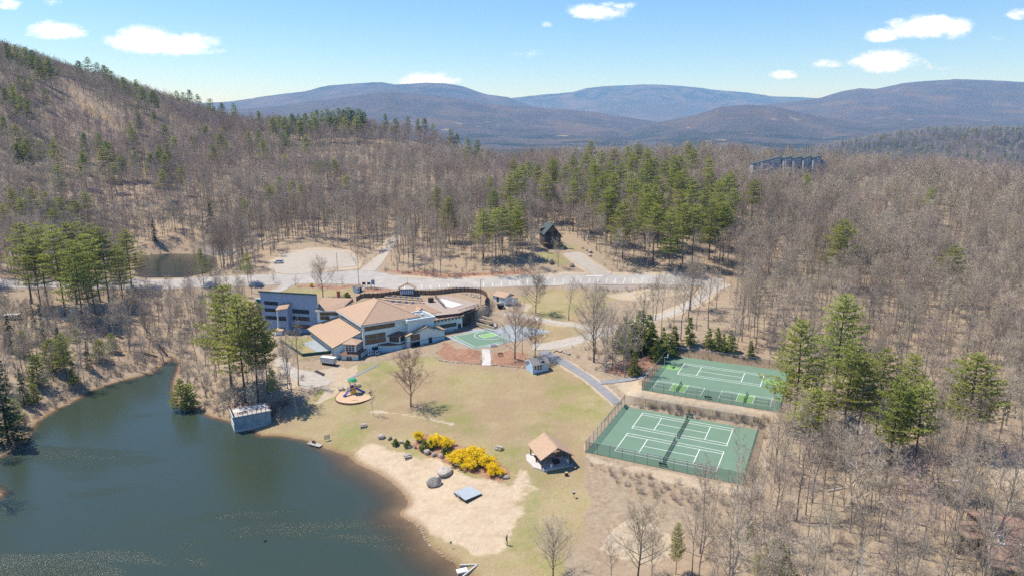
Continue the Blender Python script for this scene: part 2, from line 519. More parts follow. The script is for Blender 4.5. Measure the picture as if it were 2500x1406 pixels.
# ---------------------------------------------------------------- ground cover masks and the ground itself
def world_poly(pxs):
    return [tuple(spot(*p)[:2]) for p in pxs]
BEACH = world_poly([(862, 1118), (880, 1092), (905, 1078), (950, 1090), (1000, 1108), (1060, 1128), (1100, 1136), (1140, 1158), (1190, 1172), (1235, 1180), (1255, 1160), (1270, 1142), (1288, 1145), (1290, 1180), (1282, 1230), (1270, 1280),
                    (1262, 1310), (1235, 1345), (1170, 1348), (1110, 1318), (1060, 1300), (1030, 1292), (1008, 1280), (985, 1270), (950, 1250), (970, 1220), (930, 1170), (880, 1145)])
LAWNS = [world_poly(p) for p in (
    [(612, 1060), (690, 1020), (720, 985), (790, 955), (830, 935), (840, 905), (860, 890), (1000, 872), (1060, 866), (1075, 884), (1170, 889), (1290, 905), (1345, 882), (1440, 935), (1498, 985), (1440, 1070), (1422, 1130),
     (1430, 1175), (1462, 1235), (1420, 1300), (1385, 1360), (1390, 1412), (1150, 1412), (1112, 1378), (1060, 1345), (1030, 1310), (990, 1240), (900, 1150), (848, 1115), (790, 1098), (720, 1075), (650, 1068)],
    [(1262, 722), (1330, 708), (1440, 712), (1500, 722), (1470, 760), (1400, 782), (1330, 782), (1270, 765)],
    [(690, 828), (755, 820), (772, 836), (800, 862), (745, 878), (700, 850)],
    [(1320, 618), (1372, 618), (1400, 645), (1380, 655), (1330, 645)], [(1372, 600), (1400, 598), (1430, 612), (1400, 616)],
    [(690, 712), (720, 700), (760, 702), (830, 708), (860, 704), (880, 712), (860, 722), (790, 726), (720, 722)],
    [(1300, 790), (1410, 800), (1430, 806), (1400, 824), (1340, 835), (1300, 830), (1240, 812), (1250, 795)])]
GREEN = [world_poly(p) for p in (
    [(690, 711), (715, 703), (745, 703), (765, 710), (745, 716), (715, 717)], [(1320, 620), (1370, 620), (1395, 642), (1370, 648), (1335, 640)], [(1376, 601), (1398, 600), (1402, 610), (1385, 610)],
    [(870, 895), (880, 884), (930, 880), (955, 884), (930, 897), (890, 905)], [(700, 830), (755, 822), (775, 840), (740, 850)], [(820, 1040), (870, 1030), (880, 1062), (850, 1075), (815, 1065)],
    [(1395, 1068), (1415, 1065), (1418, 1078), (1400, 1082)], [(850, 700), (862, 700), (860, 706), (845, 708)], [(1285, 1185), (1302, 1180), (1308, 1260), (1306, 1330), (1280, 1330), (1274, 1290)], [(1000, 870), (1060, 866), (1070, 880), (1010, 888)])]
def band(pxs, width):
    c = np.array([spot(*p)[:2] for p in pxs])
    t = np.gradient(c, axis=0)
    t /= np.linalg.norm(t, axis=1)[:, None] + 1e-9
    n = np.stack([-t[:, 1], t[:, 0]], 1) * width / 2
    return [tuple(q) for q in np.concatenate([c + n, (c - n)[::-1]])]
DIRT = [band([(1765, 690), (1735, 705), (1702, 735), (1640, 765), (1560, 785), (1500, 803), (1440, 822), (1390, 836), (1345, 846)], 8.0), band([(1232, 764), (1292, 774), (1349, 787), (1400, 793), (1452, 806)], 4.6), band([(1478, 675), (1452, 660), (1432, 645), (1412, 630), (1396, 617)], 11.0),
        band([(935, 615), (958, 590), (978, 560), (1000, 532)], 8.5), band([(1330, 862), (1380, 886), (1430, 918), (1470, 950), (1508, 986)], 4.2), band([(960, 674), (1100, 681), (1300, 674), (1500, 669), (1700, 671)], 3.0)] + [world_poly(p) for p in (
    [(658, 656), (662, 672), (700, 677), (770, 673), (808, 661), (880, 655), (886, 632), (854, 609), (790, 605), (736, 608), (694, 616), (658, 636)],
    [(770, 905), (812, 895), (850, 900), (878, 885), (860, 920), (820, 945), (800, 952), (760, 930), (745, 905)], [(905, 1000), (1000, 1010), (1050, 1019), (1108, 1034), (1104, 1038), (1045, 1024), (995, 1015), (905, 1006)], [(800, 950), (835, 930), (850, 940), (820, 965), (780, 985), (765, 985)],
    [(1500, 930), (1560, 925), (1570, 955), (1890, 1008), (1900, 1030), (1560, 985), (1540, 975)], [(1425, 1105), (1470, 1122), (1840, 1190), (1830, 1215), (1700, 1195), (1440, 1125)],
    [(1440, 1065), (1530, 965), (1545, 975), (1450, 1085), (1420, 1110)], [(1470, 1345), (1490, 1290), (1530, 1270), (1600, 1280), (1650, 1310), (1640, 1360), (1590, 1380), (1520, 1365)],
    [(2400, 1150), (2430, 1110), (2470, 1100), (2520, 1130), (2520, 1210), (2470, 1200), (2430, 1190)], [(80, 772), (120, 752), (190, 742), (260, 752), (200, 775), (110, 790)],
    [(1475, 720), (1560, 706), (1690, 708), (1680, 718), (1560, 738)], [(640, 910), (690, 870), (710, 890), (760, 930), (700, 950)], [(1350, 838), (1370, 835), (1440, 825), (1420, 838), (1380, 850), (1360, 858), (1340, 850)],
    [(1215, 735), (1300, 742), (1290, 760), (1210, 750)])]
MULCH = [world_poly(p) for p in (
    [(720, 698), (760, 694), (830, 698), (862, 692), (868, 700), (830, 706), (790, 706), (740, 702)], [(1060, 862), (1085, 832), (1120, 848), (1178, 856), (1176, 888), (1100, 882)], [(1200, 856), (1250, 856), (1290, 862), (1285, 900), (1200, 890)],
    [(932, 660), (1000, 672), (1100, 680), (1250, 676), (1320, 668), (1280, 660), (1200, 664), (1100, 668), (1000, 660)], [(885, 700), (950, 705), (955, 712), (890, 712)], [(1000, 1090), (1040, 1060), (1100, 1080), (1180, 1110), (1250, 1140), (1255, 1165), (1220, 1178), (1130, 1150), (1060, 1118)],
    [(1560, 855), (1610, 870), (1600, 890), (1555, 925), (1480, 905)])]
TRAIL = [world_poly(p) for p in ([(155, 208), (170, 216), (200, 243), (240, 266), (275, 290), (310, 314), (280, 312), (235, 290), (200, 264), (168, 234)], [(985, 330), (1010, 325), (1060, 335), (1062, 348), (1010, 350)])]
ROCKY = [world_poly(p) for p in ([(1500, 698), (1680, 700), (1680, 708), (1500, 708), (1380, 706), (1380, 699)], [(1540, 985), (1640, 992), (1880, 1012), (1890, 1045), (1860, 1040), (1700, 1015), (1545, 990)], [(480, 600), (540, 600), (590, 612), (585, 620), (480, 618)])]
XF, YF = GX.ravel(), GY.ravel()
near = (YF < 460) & (np.abs(XF) < 330)
def cover(polys, soft, wob=1.0, region=near):
    m = np.zeros(len(XF))
    x, y = XF[region], YF[region]
    n = fbm(x / 6, y / 6, 4) * wob * 2.5
    v = np.zeros(len(x))
    for p in polys:
        v = np.maximum(v, sstep(-soft, soft, sdist(x, y, p) + n))
    m[region] = v
    return m
K_SAND = cover([BEACH], 2.4, 1.2)
K_LAWN = cover(LAWNS, 2.0, 1.2)
K_GREEN = cover(GREEN, 1.8, 1.0)
K_DIRT = cover(DIRT, 0.8, .5)
K_MULCH = cover(MULCH, 0.8, .6)
K_TRAIL = cover(TRAIL, 8.0, 4.0, (YF > 400))
K_ROCK = cover(ROCKY, 1.0, .6)
dlk = sdist(XF, YF, LAKE)
K_SHORE = np.where(near, sstep(2.2, 0.2, -dlk) * (dlk < 0.5), 0) + np.where(dlk > -0.2, 1.0, 0)
K_SHORE = np.clip(K_SHORE, 0, 1)

def ground_material():
    m = bpy.data.materials.new('ground_cover')
    nt, p = nodes_of(m)
    L = nt.links.new
    N = nt.nodes.new
    geo = N('ShaderNodeNewGeometry')
    def noise(s, det=5, rough=.62, off=0):
        n = N('ShaderNodeTexNoise')
        n.inputs['Scale'].default_value = s
        n.inputs['Detail'].default_value = det
        n.inputs['Roughness'].default_value = rough
        if off:
            v = N('ShaderNodeVectorMath')
            v.inputs[1].default_value = (off, off * .7, 0)
            L(geo.outputs['Position'], v.inputs[0])
            L(v.outputs[0], n.inputs['Vector'])
        else:
            L(geo.outputs['Position'], n.inputs['Vector'])
        return n.outputs['Fac']
    def rng(f, a, b, c=0.0, d=1.0):
        r = N('ShaderNodeMapRange')
        for i, v in enumerate((a, b, c, d)):
            r.inputs[i + 1].default_value = v
        L(f, r.inputs[0])
        return r.outputs[0]
    def col(c):
        n = N('ShaderNodeRGB')
        n.outputs[0].default_value = (*c, 1)
        return n.outputs[0]
    def mx(f, a, b, mode='MIX'):
        n = N('ShaderNodeMixRGB')
        n.blend_type = mode
        L(f, n.inputs[0]) if not isinstance(f, float) else setattr(n.inputs[0], 'default_value', f)
        L(a if not isinstance(a, tuple) else col(a), n.inputs[1])
        L(b if not isinstance(b, tuple) else col(b), n.inputs[2])
        return n.outputs[0]
    def att(n):
        a = N('ShaderNodeAttribute')
        a.attribute_name = n
        return a.outputs['Fac']
    def edge(a, nf, k=.55):                     # ragged edges where one cover meets another
        q = N('ShaderNodeMath')
        q.operation = 'MULTIPLY_ADD'
        L(nf, q.inputs[0])
        q.inputs[1].default_value = k
        q.inputs[2].default_value = -k / 2
        s = N('ShaderNodeMath')
        s.operation = 'ADD'
        L(att(a), s.inputs[0])
        L(q.outputs[0], s.inputs[1])
        return rng(s.outputs[0], 0.35, 0.65)
    fine, mid, big, huge = noise(5.5, 4, .7), noise(.8, 6, .65, 31), noise(.16, 5, .6, 77), noise(.035, 4, .55, 13)
    # fallen leaves
    leaf = mx(rng(mid, .32, .68), (.262, .195, .132), (.41, .325, .23))
    leaf = mx(rng(fine, .42, .75, 0, .6), leaf, (.155, .108, .072))
    leaf = mx(rng(big, .42, .66, 0, .55), leaf, (.33, .27, .19))
    leaf = mx(rng(huge, .5, .68, 0, .45), leaf, (.335, .232, .15))
    # spring lawn
    lawn = mx(rng(big, .36, .64), (.415, .32, .195), (.37, .305, .15))
    lawn = mx(rng(mid, .35, .7, 0, .6), lawn, (.46, .385, .22))
    lawn = mx(rng(huge, .42, .56, 0, .95), lawn, (.36, .255, .17))
    lawn = mx(rng(noise(.11, 6, .7, 123), .5, .62, 0, .65), lawn, (.43, .34, .215))
    lawn = mx(rng(noise(.07, 6, .65, 51), .5, .66, 0, .8), lawn, (.245, .255, .08))
    lawn = mx(rng(noise(2.2, 5, .7, 9), .45, .7, 0, .5), lawn, (.20, .17, .075))
    lawn = mx(rng(fine, .38, .75, 0, .5), lawn, (.19, .165, .07))
    lawn = mx(.10, lawn, (.15, .11, .03))
    green = mx(rng(mid, .35, .65), (.185, .225, .07), (.27, .27, .11))
    sand = mx(rng(mid, .3, .7), (.49, .385, .265), (.585, .475, .34))
    sand = mx(rng(big, .5, .68, 0, .5), sand, (.42, .31, .20))
    sand = mx(rng(noise(.35, 6, .7, 211), .5, .66, 0, .45), sand, (.37, .28, .19))
    sand = mx(rng(noise(2.6, 4, .7, 17), .52, .7, 0, .45), sand, (.33, .245, .16))
    sand = mx(rng(fine, .5, .8, 0, .3), sand, (.30, .22, .14))
    sand = mx(.12, sand, (.25, .19, .12))
    dirt = mx(rng(mid, .3, .7), (.37, .285, .19), (.49, .395, .28))
    dirt = mx(rng(big, .45, .65, 0, .5), dirt, (.40, .36, .30))
    mulch = mx(rng(mid, .35, .68), (.26, .135, .085), (.40, .245, .165))
    mulch = mx(rng(fine, .45, .75, 0, .5), mulch, (.13, .07, .045))
    trail = mx(rng(mid, .3, .7), (.42, .275, .14), (.46, .33, .18))
    rock = mx(rng(fine, .35, .65), (.20, .175, .15), (.43, .38, .34))
    rock = mx(rng(mid, .5, .62, 0, .6), rock, (.26, .18, .11))
    bed = mx(rng(big, .3, .7), (.18, .105, .05), (.27, .17, .09))
    c = leaf
    c = mx(edge('trail', mid), c, trail)
    c = mx(edge('lawn', mid), c, lawn)
    gk = N('ShaderNodeMath')
    gk.operation = 'MULTIPLY'
    L(edge('green', mid, 1.3), gk.inputs[0])
    L(rng(noise(.45, 6, .75, 301), .38, .62, .1, .75), gk.inputs[1])
    c = mx(gk.outputs[0], c, green)
    c = mx(edge('mulch', mid), c, mulch)
    c = mx(edge('rock', mid), c, rock)
    c = mx(edge('dirt', mid), c, dirt)
    c = mx(edge('sand', mid, .8), c, sand)
    sh = N('ShaderNodeMath')
    sh.operation = 'MULTIPLY'
    L(att('shore'), sh.inputs[0])
    sh.inputs[1].default_value = .8
    c = mx(sh.outputs[0], c, bed)
    L(c, p.inputs['Base Color'])
    p.inputs['Roughness'].default_value = .95
    p.inputs['Specular IOR Level'].default_value = .1
    b = N('ShaderNodeBump')
    b.inputs['Strength'].default_value = .7
    b.inputs['Distance'].default_value = .18
    L(fine, b.inputs['Height'])
    b2 = N('ShaderNodeBump')
    b2.inputs['Strength'].default_value = .5
    b2.inputs['Distance'].default_value = .5
    L(mid, b2.inputs['Height'])
    L(b2.outputs[0], b.inputs['Normal'])
    L(b.outputs[0], p.inputs['Normal'])
    return m
GROUND = ground_material()
nx, ny = len(XS), len(YS)
jj, ii = np.meshgrid(np.arange(ny - 1), np.arange(nx - 1), indexing='ij')
v0 = (jj * nx + ii).ravel()
QUADS = np.stack([v0, v0 + 1, v0 + nx + 1, v0 + nx], 1)
def fm(k):
    return k[QUADS].mean(1)
cls = np.zeros(len(QUADS), int)
cls[fm(K_LAWN) > .5] = 1
cls[fm(K_SAND) > .5] = 2
VZ = GZ.ravel()
def sheet(name, quads, verts, attrs, m):
    used, inv = np.unique(quads.ravel(), return_inverse=True)
    q = inv.reshape(-1, 4)
    me = bpy.data.meshes.new(name)
    me.vertices.add(len(used))
    me.vertices.foreach_set('co', verts[used].ravel())
    me.loops.add(q.size)
    me.loops.foreach_set('vertex_index', q.ravel().astype(np.int32))
    me.polygons.add(len(q))
    me.polygons.foreach_set('loop_start', np.arange(0, q.size, 4, dtype=np.int32))
    me.polygons.foreach_set('use_smooth', np.ones(len(q), bool))
    me.update(calc_edges=True)
    for k, a in attrs.items():
        at = me.attributes.new(k, 'FLOAT', 'POINT')
        at.data.foreach_set('value', a[used].astype(np.float32))
    me.materials.append(m)
    o = bpy.data.objects.new(name, me)
    C.objects.link(o)
    return structure(o)
GV = np.stack([XF, YF, VZ], 1)
ATT = dict(sand=K_SAND, lawn=K_LAWN, green=K_GREEN, dirt=K_DIRT, mulch=K_MULCH, trail=K_TRAIL, rock=K_ROCK, shore=K_SHORE)
for k, nm in ((0, 'ground'), (1, 'lawn'), (2, 'beach')):
    sheet(nm, QUADS[cls == k], GV, ATT, GROUND)

# ---------------------------------------------------------------- water
def water_material(name, deep, shallow, bump):
    m = bpy.data.materials.new(name)
    nt, p = nodes_of(m)
    L, N = nt.links.new, nt.nodes.new
    geo = N('ShaderNodeNewGeometry')
    a = N('ShaderNodeAttribute')
    a.attribute_name = 'depth'
    ripple = N('ShaderNodeTexNoise')
    ripple.inputs['Scale'].default_value = 1.6
    ripple.inputs['Detail'].default_value = 5
    ripple.inputs['Roughness'].default_value = .7
    mp = N('ShaderNodeMapping')
    mp.inputs['Scale'].default_value = (1.0, 1.5, 1)
    mp.inputs['Rotation'].default_value = (0, 0, .45)
    L(geo.outputs['Position'], mp.inputs['Vector'])
    L(mp.outputs[0], ripple.inputs['Vector'])
    gust = N('ShaderNodeTexNoise')
    gust.inputs['Scale'].default_value = .028
    gust.inputs['Detail'].default_value = 4
    gust.inputs['Distortion'].default_value = .5
    mp2 = N('ShaderNodeMapping')
    mp2.inputs['Scale'].default_value = (.8, 2.6, 1)
    mp2.inputs['Rotation'].default_value = (0, 0, -.3)
    L(geo.outputs['Position'], mp2.inputs['Vector'])
    L(mp2.outputs[0], gust.inputs['Vector'])
    gr = N('ShaderNodeMapRange')
    gr.inputs[1].default_value, gr.inputs[2].default_value = .5, .66
    gr.inputs[3].default_value, gr.inputs[4].default_value = .3, 2.4
    L(gust.outputs['Fac'], gr.inputs[0])
    # wind comes over the open, southern part of the lake
    sepp = N('ShaderNodeSeparateXYZ')
    L(geo.outputs['Position'], sepp.inputs[0])
    op = N('ShaderNodeMapRange')
    op.inputs[1].default_value, op.inputs[2].default_value = 175, 135
    op.inputs[3].default_value, op.inputs[4].default_value = .22, 1.0
    L(sepp.outputs['Y'], op.inputs[0])
    st = N('ShaderNodeMath')
    st.operation = 'MULTIPLY'
    L(gr.outputs[0], st.inputs[0])
    L(op.outputs[0], st.inputs[1])
    st2 = N('ShaderNodeMath')
    st2.operation = 'MULTIPLY'
    L(st.outputs[0], st2.inputs[0])
    st2.inputs[1].default_value = bump
    b = N('ShaderNodeBump')
    b.inputs['Distance'].default_value = .3
    L(st2.outputs[0], b.inputs['Strength'])
    L(ripple.outputs['Fac'], b.inputs['Height'])
    mr = N('ShaderNodeMapRange')
    mr.inputs[1].default_value, mr.inputs[2].default_value = 0.0, 1.1
    mr.interpolation_type = 'SMOOTHSTEP'
    L(a.outputs['Fac'], mr.inputs[0])
    mc = N('ShaderNodeMixRGB')
    L(mr.outputs[0], mc.inputs[0])
    mc.inputs[1].default_value = (*shallow, 1)
    mc.inputs[2].default_value = (*deep, 1)
    L(mc.outputs[0], p.inputs['Base Color'])
    p.inputs['Roughness'].default_value = .16
    p.inputs['IOR'].default_value = 1.33
    p.inputs['Specular IOR Level'].default_value = .5
    al = N('ShaderNodeMapRange')
    al.inputs[1].default_value, al.inputs[2].default_value = 0.0, .75
    al.inputs[3].default_value, al.inputs[4].default_value = .22, 1.0
    L(a.outputs['Fac'], al.inputs[0])
    L(al.outputs[0], p.inputs['Alpha'])
    L(b.outputs[0], p.inputs['Normal'])
    return m
def water_sheet(name, poly, level, step, m, grow=1.2):
    P = np.asarray(poly)
    x0, y0 = P.min(0) - 3
    x1, y1 = P.max(0) + 3
    xs, ys = np.arange(x0, x1, step), np.arange(y0, y1, step)
    X, Y = np.meshgrid(xs, ys)
    d = sdist(X.ravel(), Y.ravel(), poly)
    n = len(xs)
    j, i = np.meshgrid(np.arange(len(ys) - 1), np.arange(n - 1), indexing='ij')
    v = (j * n + i).ravel()
    q = np.stack([v, v + 1, v + n + 1, v + n], 1)
    q = q[d[q].max(1) > -grow]
    g = ground_z(X.ravel(), Y.ravel())
    V = np.stack([X.ravel(), Y.ravel(), np.full(X.size, level)], 1)
    return sheet(name, q, V, dict(depth=np.maximum(level - g, 0)), m)
water_sheet('lake_water', LAKE, 0.0, 1.5, water_material('lake_surface', (.035, .050, .034), (.07, .058, .038), .4))
water_sheet('pond_water', POND, POND_Z, 2.0, water_material('pond_surface', (.03, .036, .026), (.06, .05, .03), .34))

# ---------------------------------------------------------------- far country: valley, hills and mountains
LAYERS = [  # distance, half depth, noise, ridge line as picture positions
    (13000, 4200, .05, [(-700, 262), (300, 262), (520, 252), (560, 250), (640, 239), (700, 231), (745, 227), (800, 213), (860, 207), (935, 203), (965, 210), (1040, 205), (1085, 205), (1130, 214), (1190, 232), (1240, 241), (1300, 262), (1450, 290), (3200, 330)]),
    (16500, 4000, .04, [(-700, 330), (1000, 300), (1200, 250), (1240, 241), (1300, 236), (1400, 227), (1430, 217), (1490, 211), (1560, 209), (1640, 210), (1700, 215), (1750, 222), (1830, 228), (1880, 236), (1980, 240), (2100, 250), (2300, 280), (3200, 320)]),
    (9500, 3300, .06, [(-700, 340), (1500, 335), (1650, 290), (1800, 268), (1900, 254), (2000, 241), (2050, 226), (2100, 217), (2140, 219), (2200, 206), (2260, 200), (2340, 196), (2400, 199), (2500, 202), (2700, 205), (3200, 230)]),
    (6200, 1500, .05, [(-700, 345), (1500, 330), (1600, 300), (1700, 281), (1760, 263), (1830, 256), (1900, 263), (1980, 282), (2100, 300), (2300, 312), (2600, 322), (3200, 330)]),
    (8200, 2600, .06, [(-700, 290), (300, 280), (560, 268), (700, 258), (850, 238), (950, 224), (1050, 233), (1200, 257), (1350, 266), (1450, 274), (1600, 298), (1800, 325), (3200, 345)]),
    (2300, 520, .03, [(-700, 480), (1600, 480), (1780, 430), (1900, 388), (2000, 368), (2100, 349), (2200, 332), (2280, 322), (2400, 320), (2520, 322), (2700, 330), (3200, 340)])]
def far_height(s, y):
    base = -45 + 25 * fbm(s * y / 900, y / 900, 4)
    z = base
    for D, w, na, prof in LAYERS:
        pr = np.array([(*sky_dir(px, py),) for px, py in prof])
        e = np.interp(s, pr[:, 0], pr[:, 1])
        top = CAM_Z + e * D + D * (.0016 * fbm(s * 26 + D, s * 0 + 3.3, 5, .6) if D > 5000 else 0)
        t = (y - D) / w
        shape = np.where(t < 0, 1 / (1 + (t * t) * 1.4 + t ** 4 * .6), np.exp(-t * t))
        n = fbm(s * y / (D * .09) + D, y / (D * .12), 5)
        hh = (top - base) * shape
        z = np.maximum(z, base + hh * (1 + na * 3.0 * n * (1 - shape ** 6)))
    return z
SS = np.linspace(-1.15, 1.15, 520)
YY = np.concatenate([np.arange(1450, 3600, 28), 3600 * 1.0105 ** np.arange(0, 170)])
SG, YG = np.meshgrid(SS, YY)
ZG = far_height(SG.ravel(), YG.ravel())
FV = np.stack([(SG * YG).ravel(), YG.ravel(), ZG], 1)
n_ = len(SS)
j_, i_ = np.meshgrid(np.arange(len(YY) - 1), np.arange(n_ - 1), indexing='ij')
v_ = (j_ * n_ + i_).ravel()
FQ = np.stack([v_, v_ + 1, v_ + n_ + 1, v_ + n_], 1)
def far_material():
    m = bpy.data.materials.new('far_woodland')
    nt, p = nodes_of(m)
    L, N = nt.links.new, nt.nodes.new
    geo = N('ShaderNodeNewGeometry')
    def noise(s, d, r=.6, off=0):
        n = N('ShaderNodeTexNoise')
        n.inputs['Scale'].default_value = s
        n.inputs['Detail'].default_value = d
        n.inputs['Roughness'].default_value = r
        v = N('ShaderNodeVectorMath')
        v.inputs[1].default_value = (off, off, off)
        L(geo.outputs['Position'], v.inputs[0])
        L(v.outputs[0], n.inputs['Vector'])
        return n.outputs['Fac']
    def rng(f, a, b, c=0., d=1.):
        r = N('ShaderNodeMapRange')
        for i, v in enumerate((a, b, c, d)):
            r.inputs[i + 1].default_value = v
        L(f, r.inputs[0])
        return r.outputs[0]
    def mx(f, a, b):
        n = N('ShaderNodeMixRGB')
        L(f, n.inputs[0])
        for i, q in ((1, a), (2, b)):
            if isinstance(q, tuple):
                n.inputs[i].default_value = (*q, 1)
            else:
                L(q, n.inputs[i])
        return n.outputs[0]
    def mul(a, b):
        n = N('ShaderNodeMath')
        n.operation = 'MULTIPLY'
        L(a, n.inputs[0])
        L(b, n.inputs[1])
        return n.outputs[0]
    grain = noise(.03, 6, .7)
    c = mx(rng(grain, .3, .7), (.066, .062, .062), (.13, .115, .105))
    c = mx(rng(noise(.0016, 6, .62, 400), .5, .6, 0, .75), c, (.15, .115, .085))
    z = N('ShaderNodeSeparateXYZ')
    L(geo.outputs['Position'], z.inputs[0])
    low = rng(z.outputs['Z'], 160, -30)                       # conifers fill the valley floor
    hi = rng(z.outputs['Z'], 620, 900, 0, .75)                # and the summits
    con = mul(rng(noise(.0026, 8, .66, 900), .47, .56), rng(grain, .28, .55, .35, 1))
    amt = N('ShaderNodeMath')
    amt.operation = 'MAXIMUM'
    L(low, amt.inputs[0])
    L(hi, amt.inputs[1])
    am2 = N('ShaderNodeMath')
    am2.operation = 'MULTIPLY_ADD'
    L(amt.outputs[0], am2.inputs[0])
    am2.inputs[1].default_value = .8
    am2.inputs[2].default_value = .22
    c = mx(mul(con, am2.outputs[0]), c, (.020, .040, .024))
    field = mul(rng(noise(.0045, 3, .5, 1500), .68, .70), rng(z.outputs['Z'], 320, 60))
    c = mx(field, c, (.30, .25, .15))
    L(c, p.inputs['Base Color'])
    p.inputs['Roughness'].default_value = 1
    p.inputs['Specular IOR Level'].default_value = 0
    b = N('ShaderNodeBump')
    b.inputs['Strength'].default_value = 1
    b.inputs['Distance'].default_value = 14
    L(grain, b.inputs['Height'])
    L(b.outputs[0], p.inputs['Normal'])
    return m
sheet('mountains', FQ, FV, {}, far_material())

# the clear spring air between here and the mountains
hz = MB()
hz.box((0, 11500, 500), (50000, 25500, 1280))
haze = hz.build('haze', GROUND)
haze.data.materials.clear()
hm = bpy.data.materials.new('haze_air')
hm.use_nodes = True
hm.node_tree.nodes.clear()
ho = hm.node_tree.nodes.new('ShaderNodeOutputMaterial')
pv = hm.node_tree.nodes.new('ShaderNodeVolumePrincipled')
pv.inputs['Color'].default_value = (.20, .48, 1.0, 1)
pv.inputs['Density'].default_value = 8.0e-5
pv.inputs['Absorption Color'].default_value = (1, 1, 1, 1)
hm.node_tree.links.new(pv.outputs[0], ho.inputs['Volume'])
haze.data.materials.append(hm)
haze['kind'] = 'stuff'
haze['label'] = 'thin blue haze between the lake and the mountains'

# ---------------------------------------------------------------- trees
mat('bark_grey', (.25, .22, .193), .95, .3, 3.0, .05, rnd=.3)
mat('bark_pine', (.088, .068, .055), .95, .3, 3.0, .05, rnd=.25)
mat('bark_birch', (.50, .46, .42), .9, .25, 4.0, .1, rnd=.1)
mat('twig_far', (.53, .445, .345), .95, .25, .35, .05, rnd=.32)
mat('twig_grey', (.46, .38, .285), .95, .25, .35, .05, rnd=.35)
mat('twig_maple', (.30, .17, .145), .95, .2, .5, .05)
mat('bark_dark', (.13, .108, .092), .95, .3, 3.0, .05, rnd=.3)
mat('twig_red', (.48, .37, .305), .95, .2, .5, .05, rnd=.2)
mat('twig_tan', (.47, .38, .265), .95, .2, .5, .05, rnd=.25)
def leaf_mat(name, a, b, rnd, tr=.3):
    m = mat(name, a, .75, .1, 1.1, .2, rnd=rnd, col2=b)
    nt = m.node_tree
    p = nt.nodes['Principled BSDF']
    t = nt.nodes.new('ShaderNodeBsdfTranslucent')
    src = p.inputs['Base Color'].links[0].from_socket
    nt.links.new(src, t.inputs['Color'])
    ms = nt.nodes.new('ShaderNodeMixShader')
    ms.inputs[0].default_value = tr
    out = [n for n in nt.nodes if n.type == 'OUTPUT_MATERIAL'][0]
    nt.links.new(p.outputs[0], ms.inputs[1])
    nt.links.new(t.outputs[0], ms.inputs[2])
    nt.links.new(ms.outputs[0], out.inputs['Surface'])
    return m
leaf_mat('needles_pine', (.205, .245, .052), (.47, .475, .12), .18, .42)
leaf_mat('needles_spruce', (.035, .065, .025), (.09, .13, .045), .25, .25)
leaf_mat('needles_hemlock', (.15, .20, .04), (.36, .40, .085), .2, .42)
leaf_mat('blossom_yellow', (.86, .60, .015), (.95, .76, .04), .06, .4)
leaf_mat('leaf_bud', (.20, .20, .06), (.26, .27, .09), .2, .3)

class Tri:
    """loose slivers and thin cones gathered fast into numpy-friendly lists"""
    def __init__(s):
        s.v, s.f = [], []
    def sliver(s, a, b, w, side):
        i = len(s.v)
        s.v += [(a[0] - side[0] * w, a[1] - side[1] * w, a[2] - side[2] * w), (a[0] + side[0] * w, a[1] + side[1] * w, a[2] + side[2] * w), tuple(b)]
        s.f.append((i, i + 1, i + 2))
    def blade(s, a, b, w, side):              # lozenge leaf
        i = len(s.v)
        m = [a[k] * .45 + b[k] * .55 for k in range(3)]
        s.v += [tuple(a), (m[0] + side[0] * w, m[1] + side[1] * w, m[2] + side[2] * w), tuple(b), (m[0] - side[0] * w, m[1] - side[1] * w, m[2] - side[2] * w)]
        s.f.append((i, i + 1, i + 2, i + 3))
    def cone(s, a, b, r0, r1, n=3):
        a, b = Vector(a), Vector(b)
        d = b - a
        if d.length < 1e-6:
            return
        d.normalize()
        x = d.orthogonal().normalized()
        y = d.cross(x)
        i = len(s.v)
        for k in range(n):
            t = 2 * math.pi * k / n
            o = x * math.cos(t) + y * math.sin(t)
            s.v.append(tuple(a + o * r0))
        for k in range(n):
            t = 2 * math.pi * k / n
            o = x * math.cos(t) + y * math.sin(t)
            s.v.append(tuple(b + o * r1))
        for k in range(n):
            j = (k + 1) % n
            s.f.append((i + k, i + j, i + n + j, i + n + k))
def mesh_of(name, parts):
    """parts: list of (Tri or MB, material name) -> one mesh with several materials"""
    me = bpy.data.meshes.new(name)
    V, Fc, mi = [], [], []
    for k, (t, m) in enumerate(parts):
        o = len(V)
        V += t.v
        Fc += [tuple(o + i for i in f) for f in t.f]
        mi += [k] * len(t.f)
        me.materials.append(MATS[m])
    me.from_pydata(V, [], Fc)
    me.polygons.foreach_set('material_index', mi)
    me.update()
    return me
def rdir(rg, up=0.0):
    v = Vector((rg.gauss(0, 1), rg.gauss(0, 1), rg.gauss(0, 1) + up))
    return v.normalized()
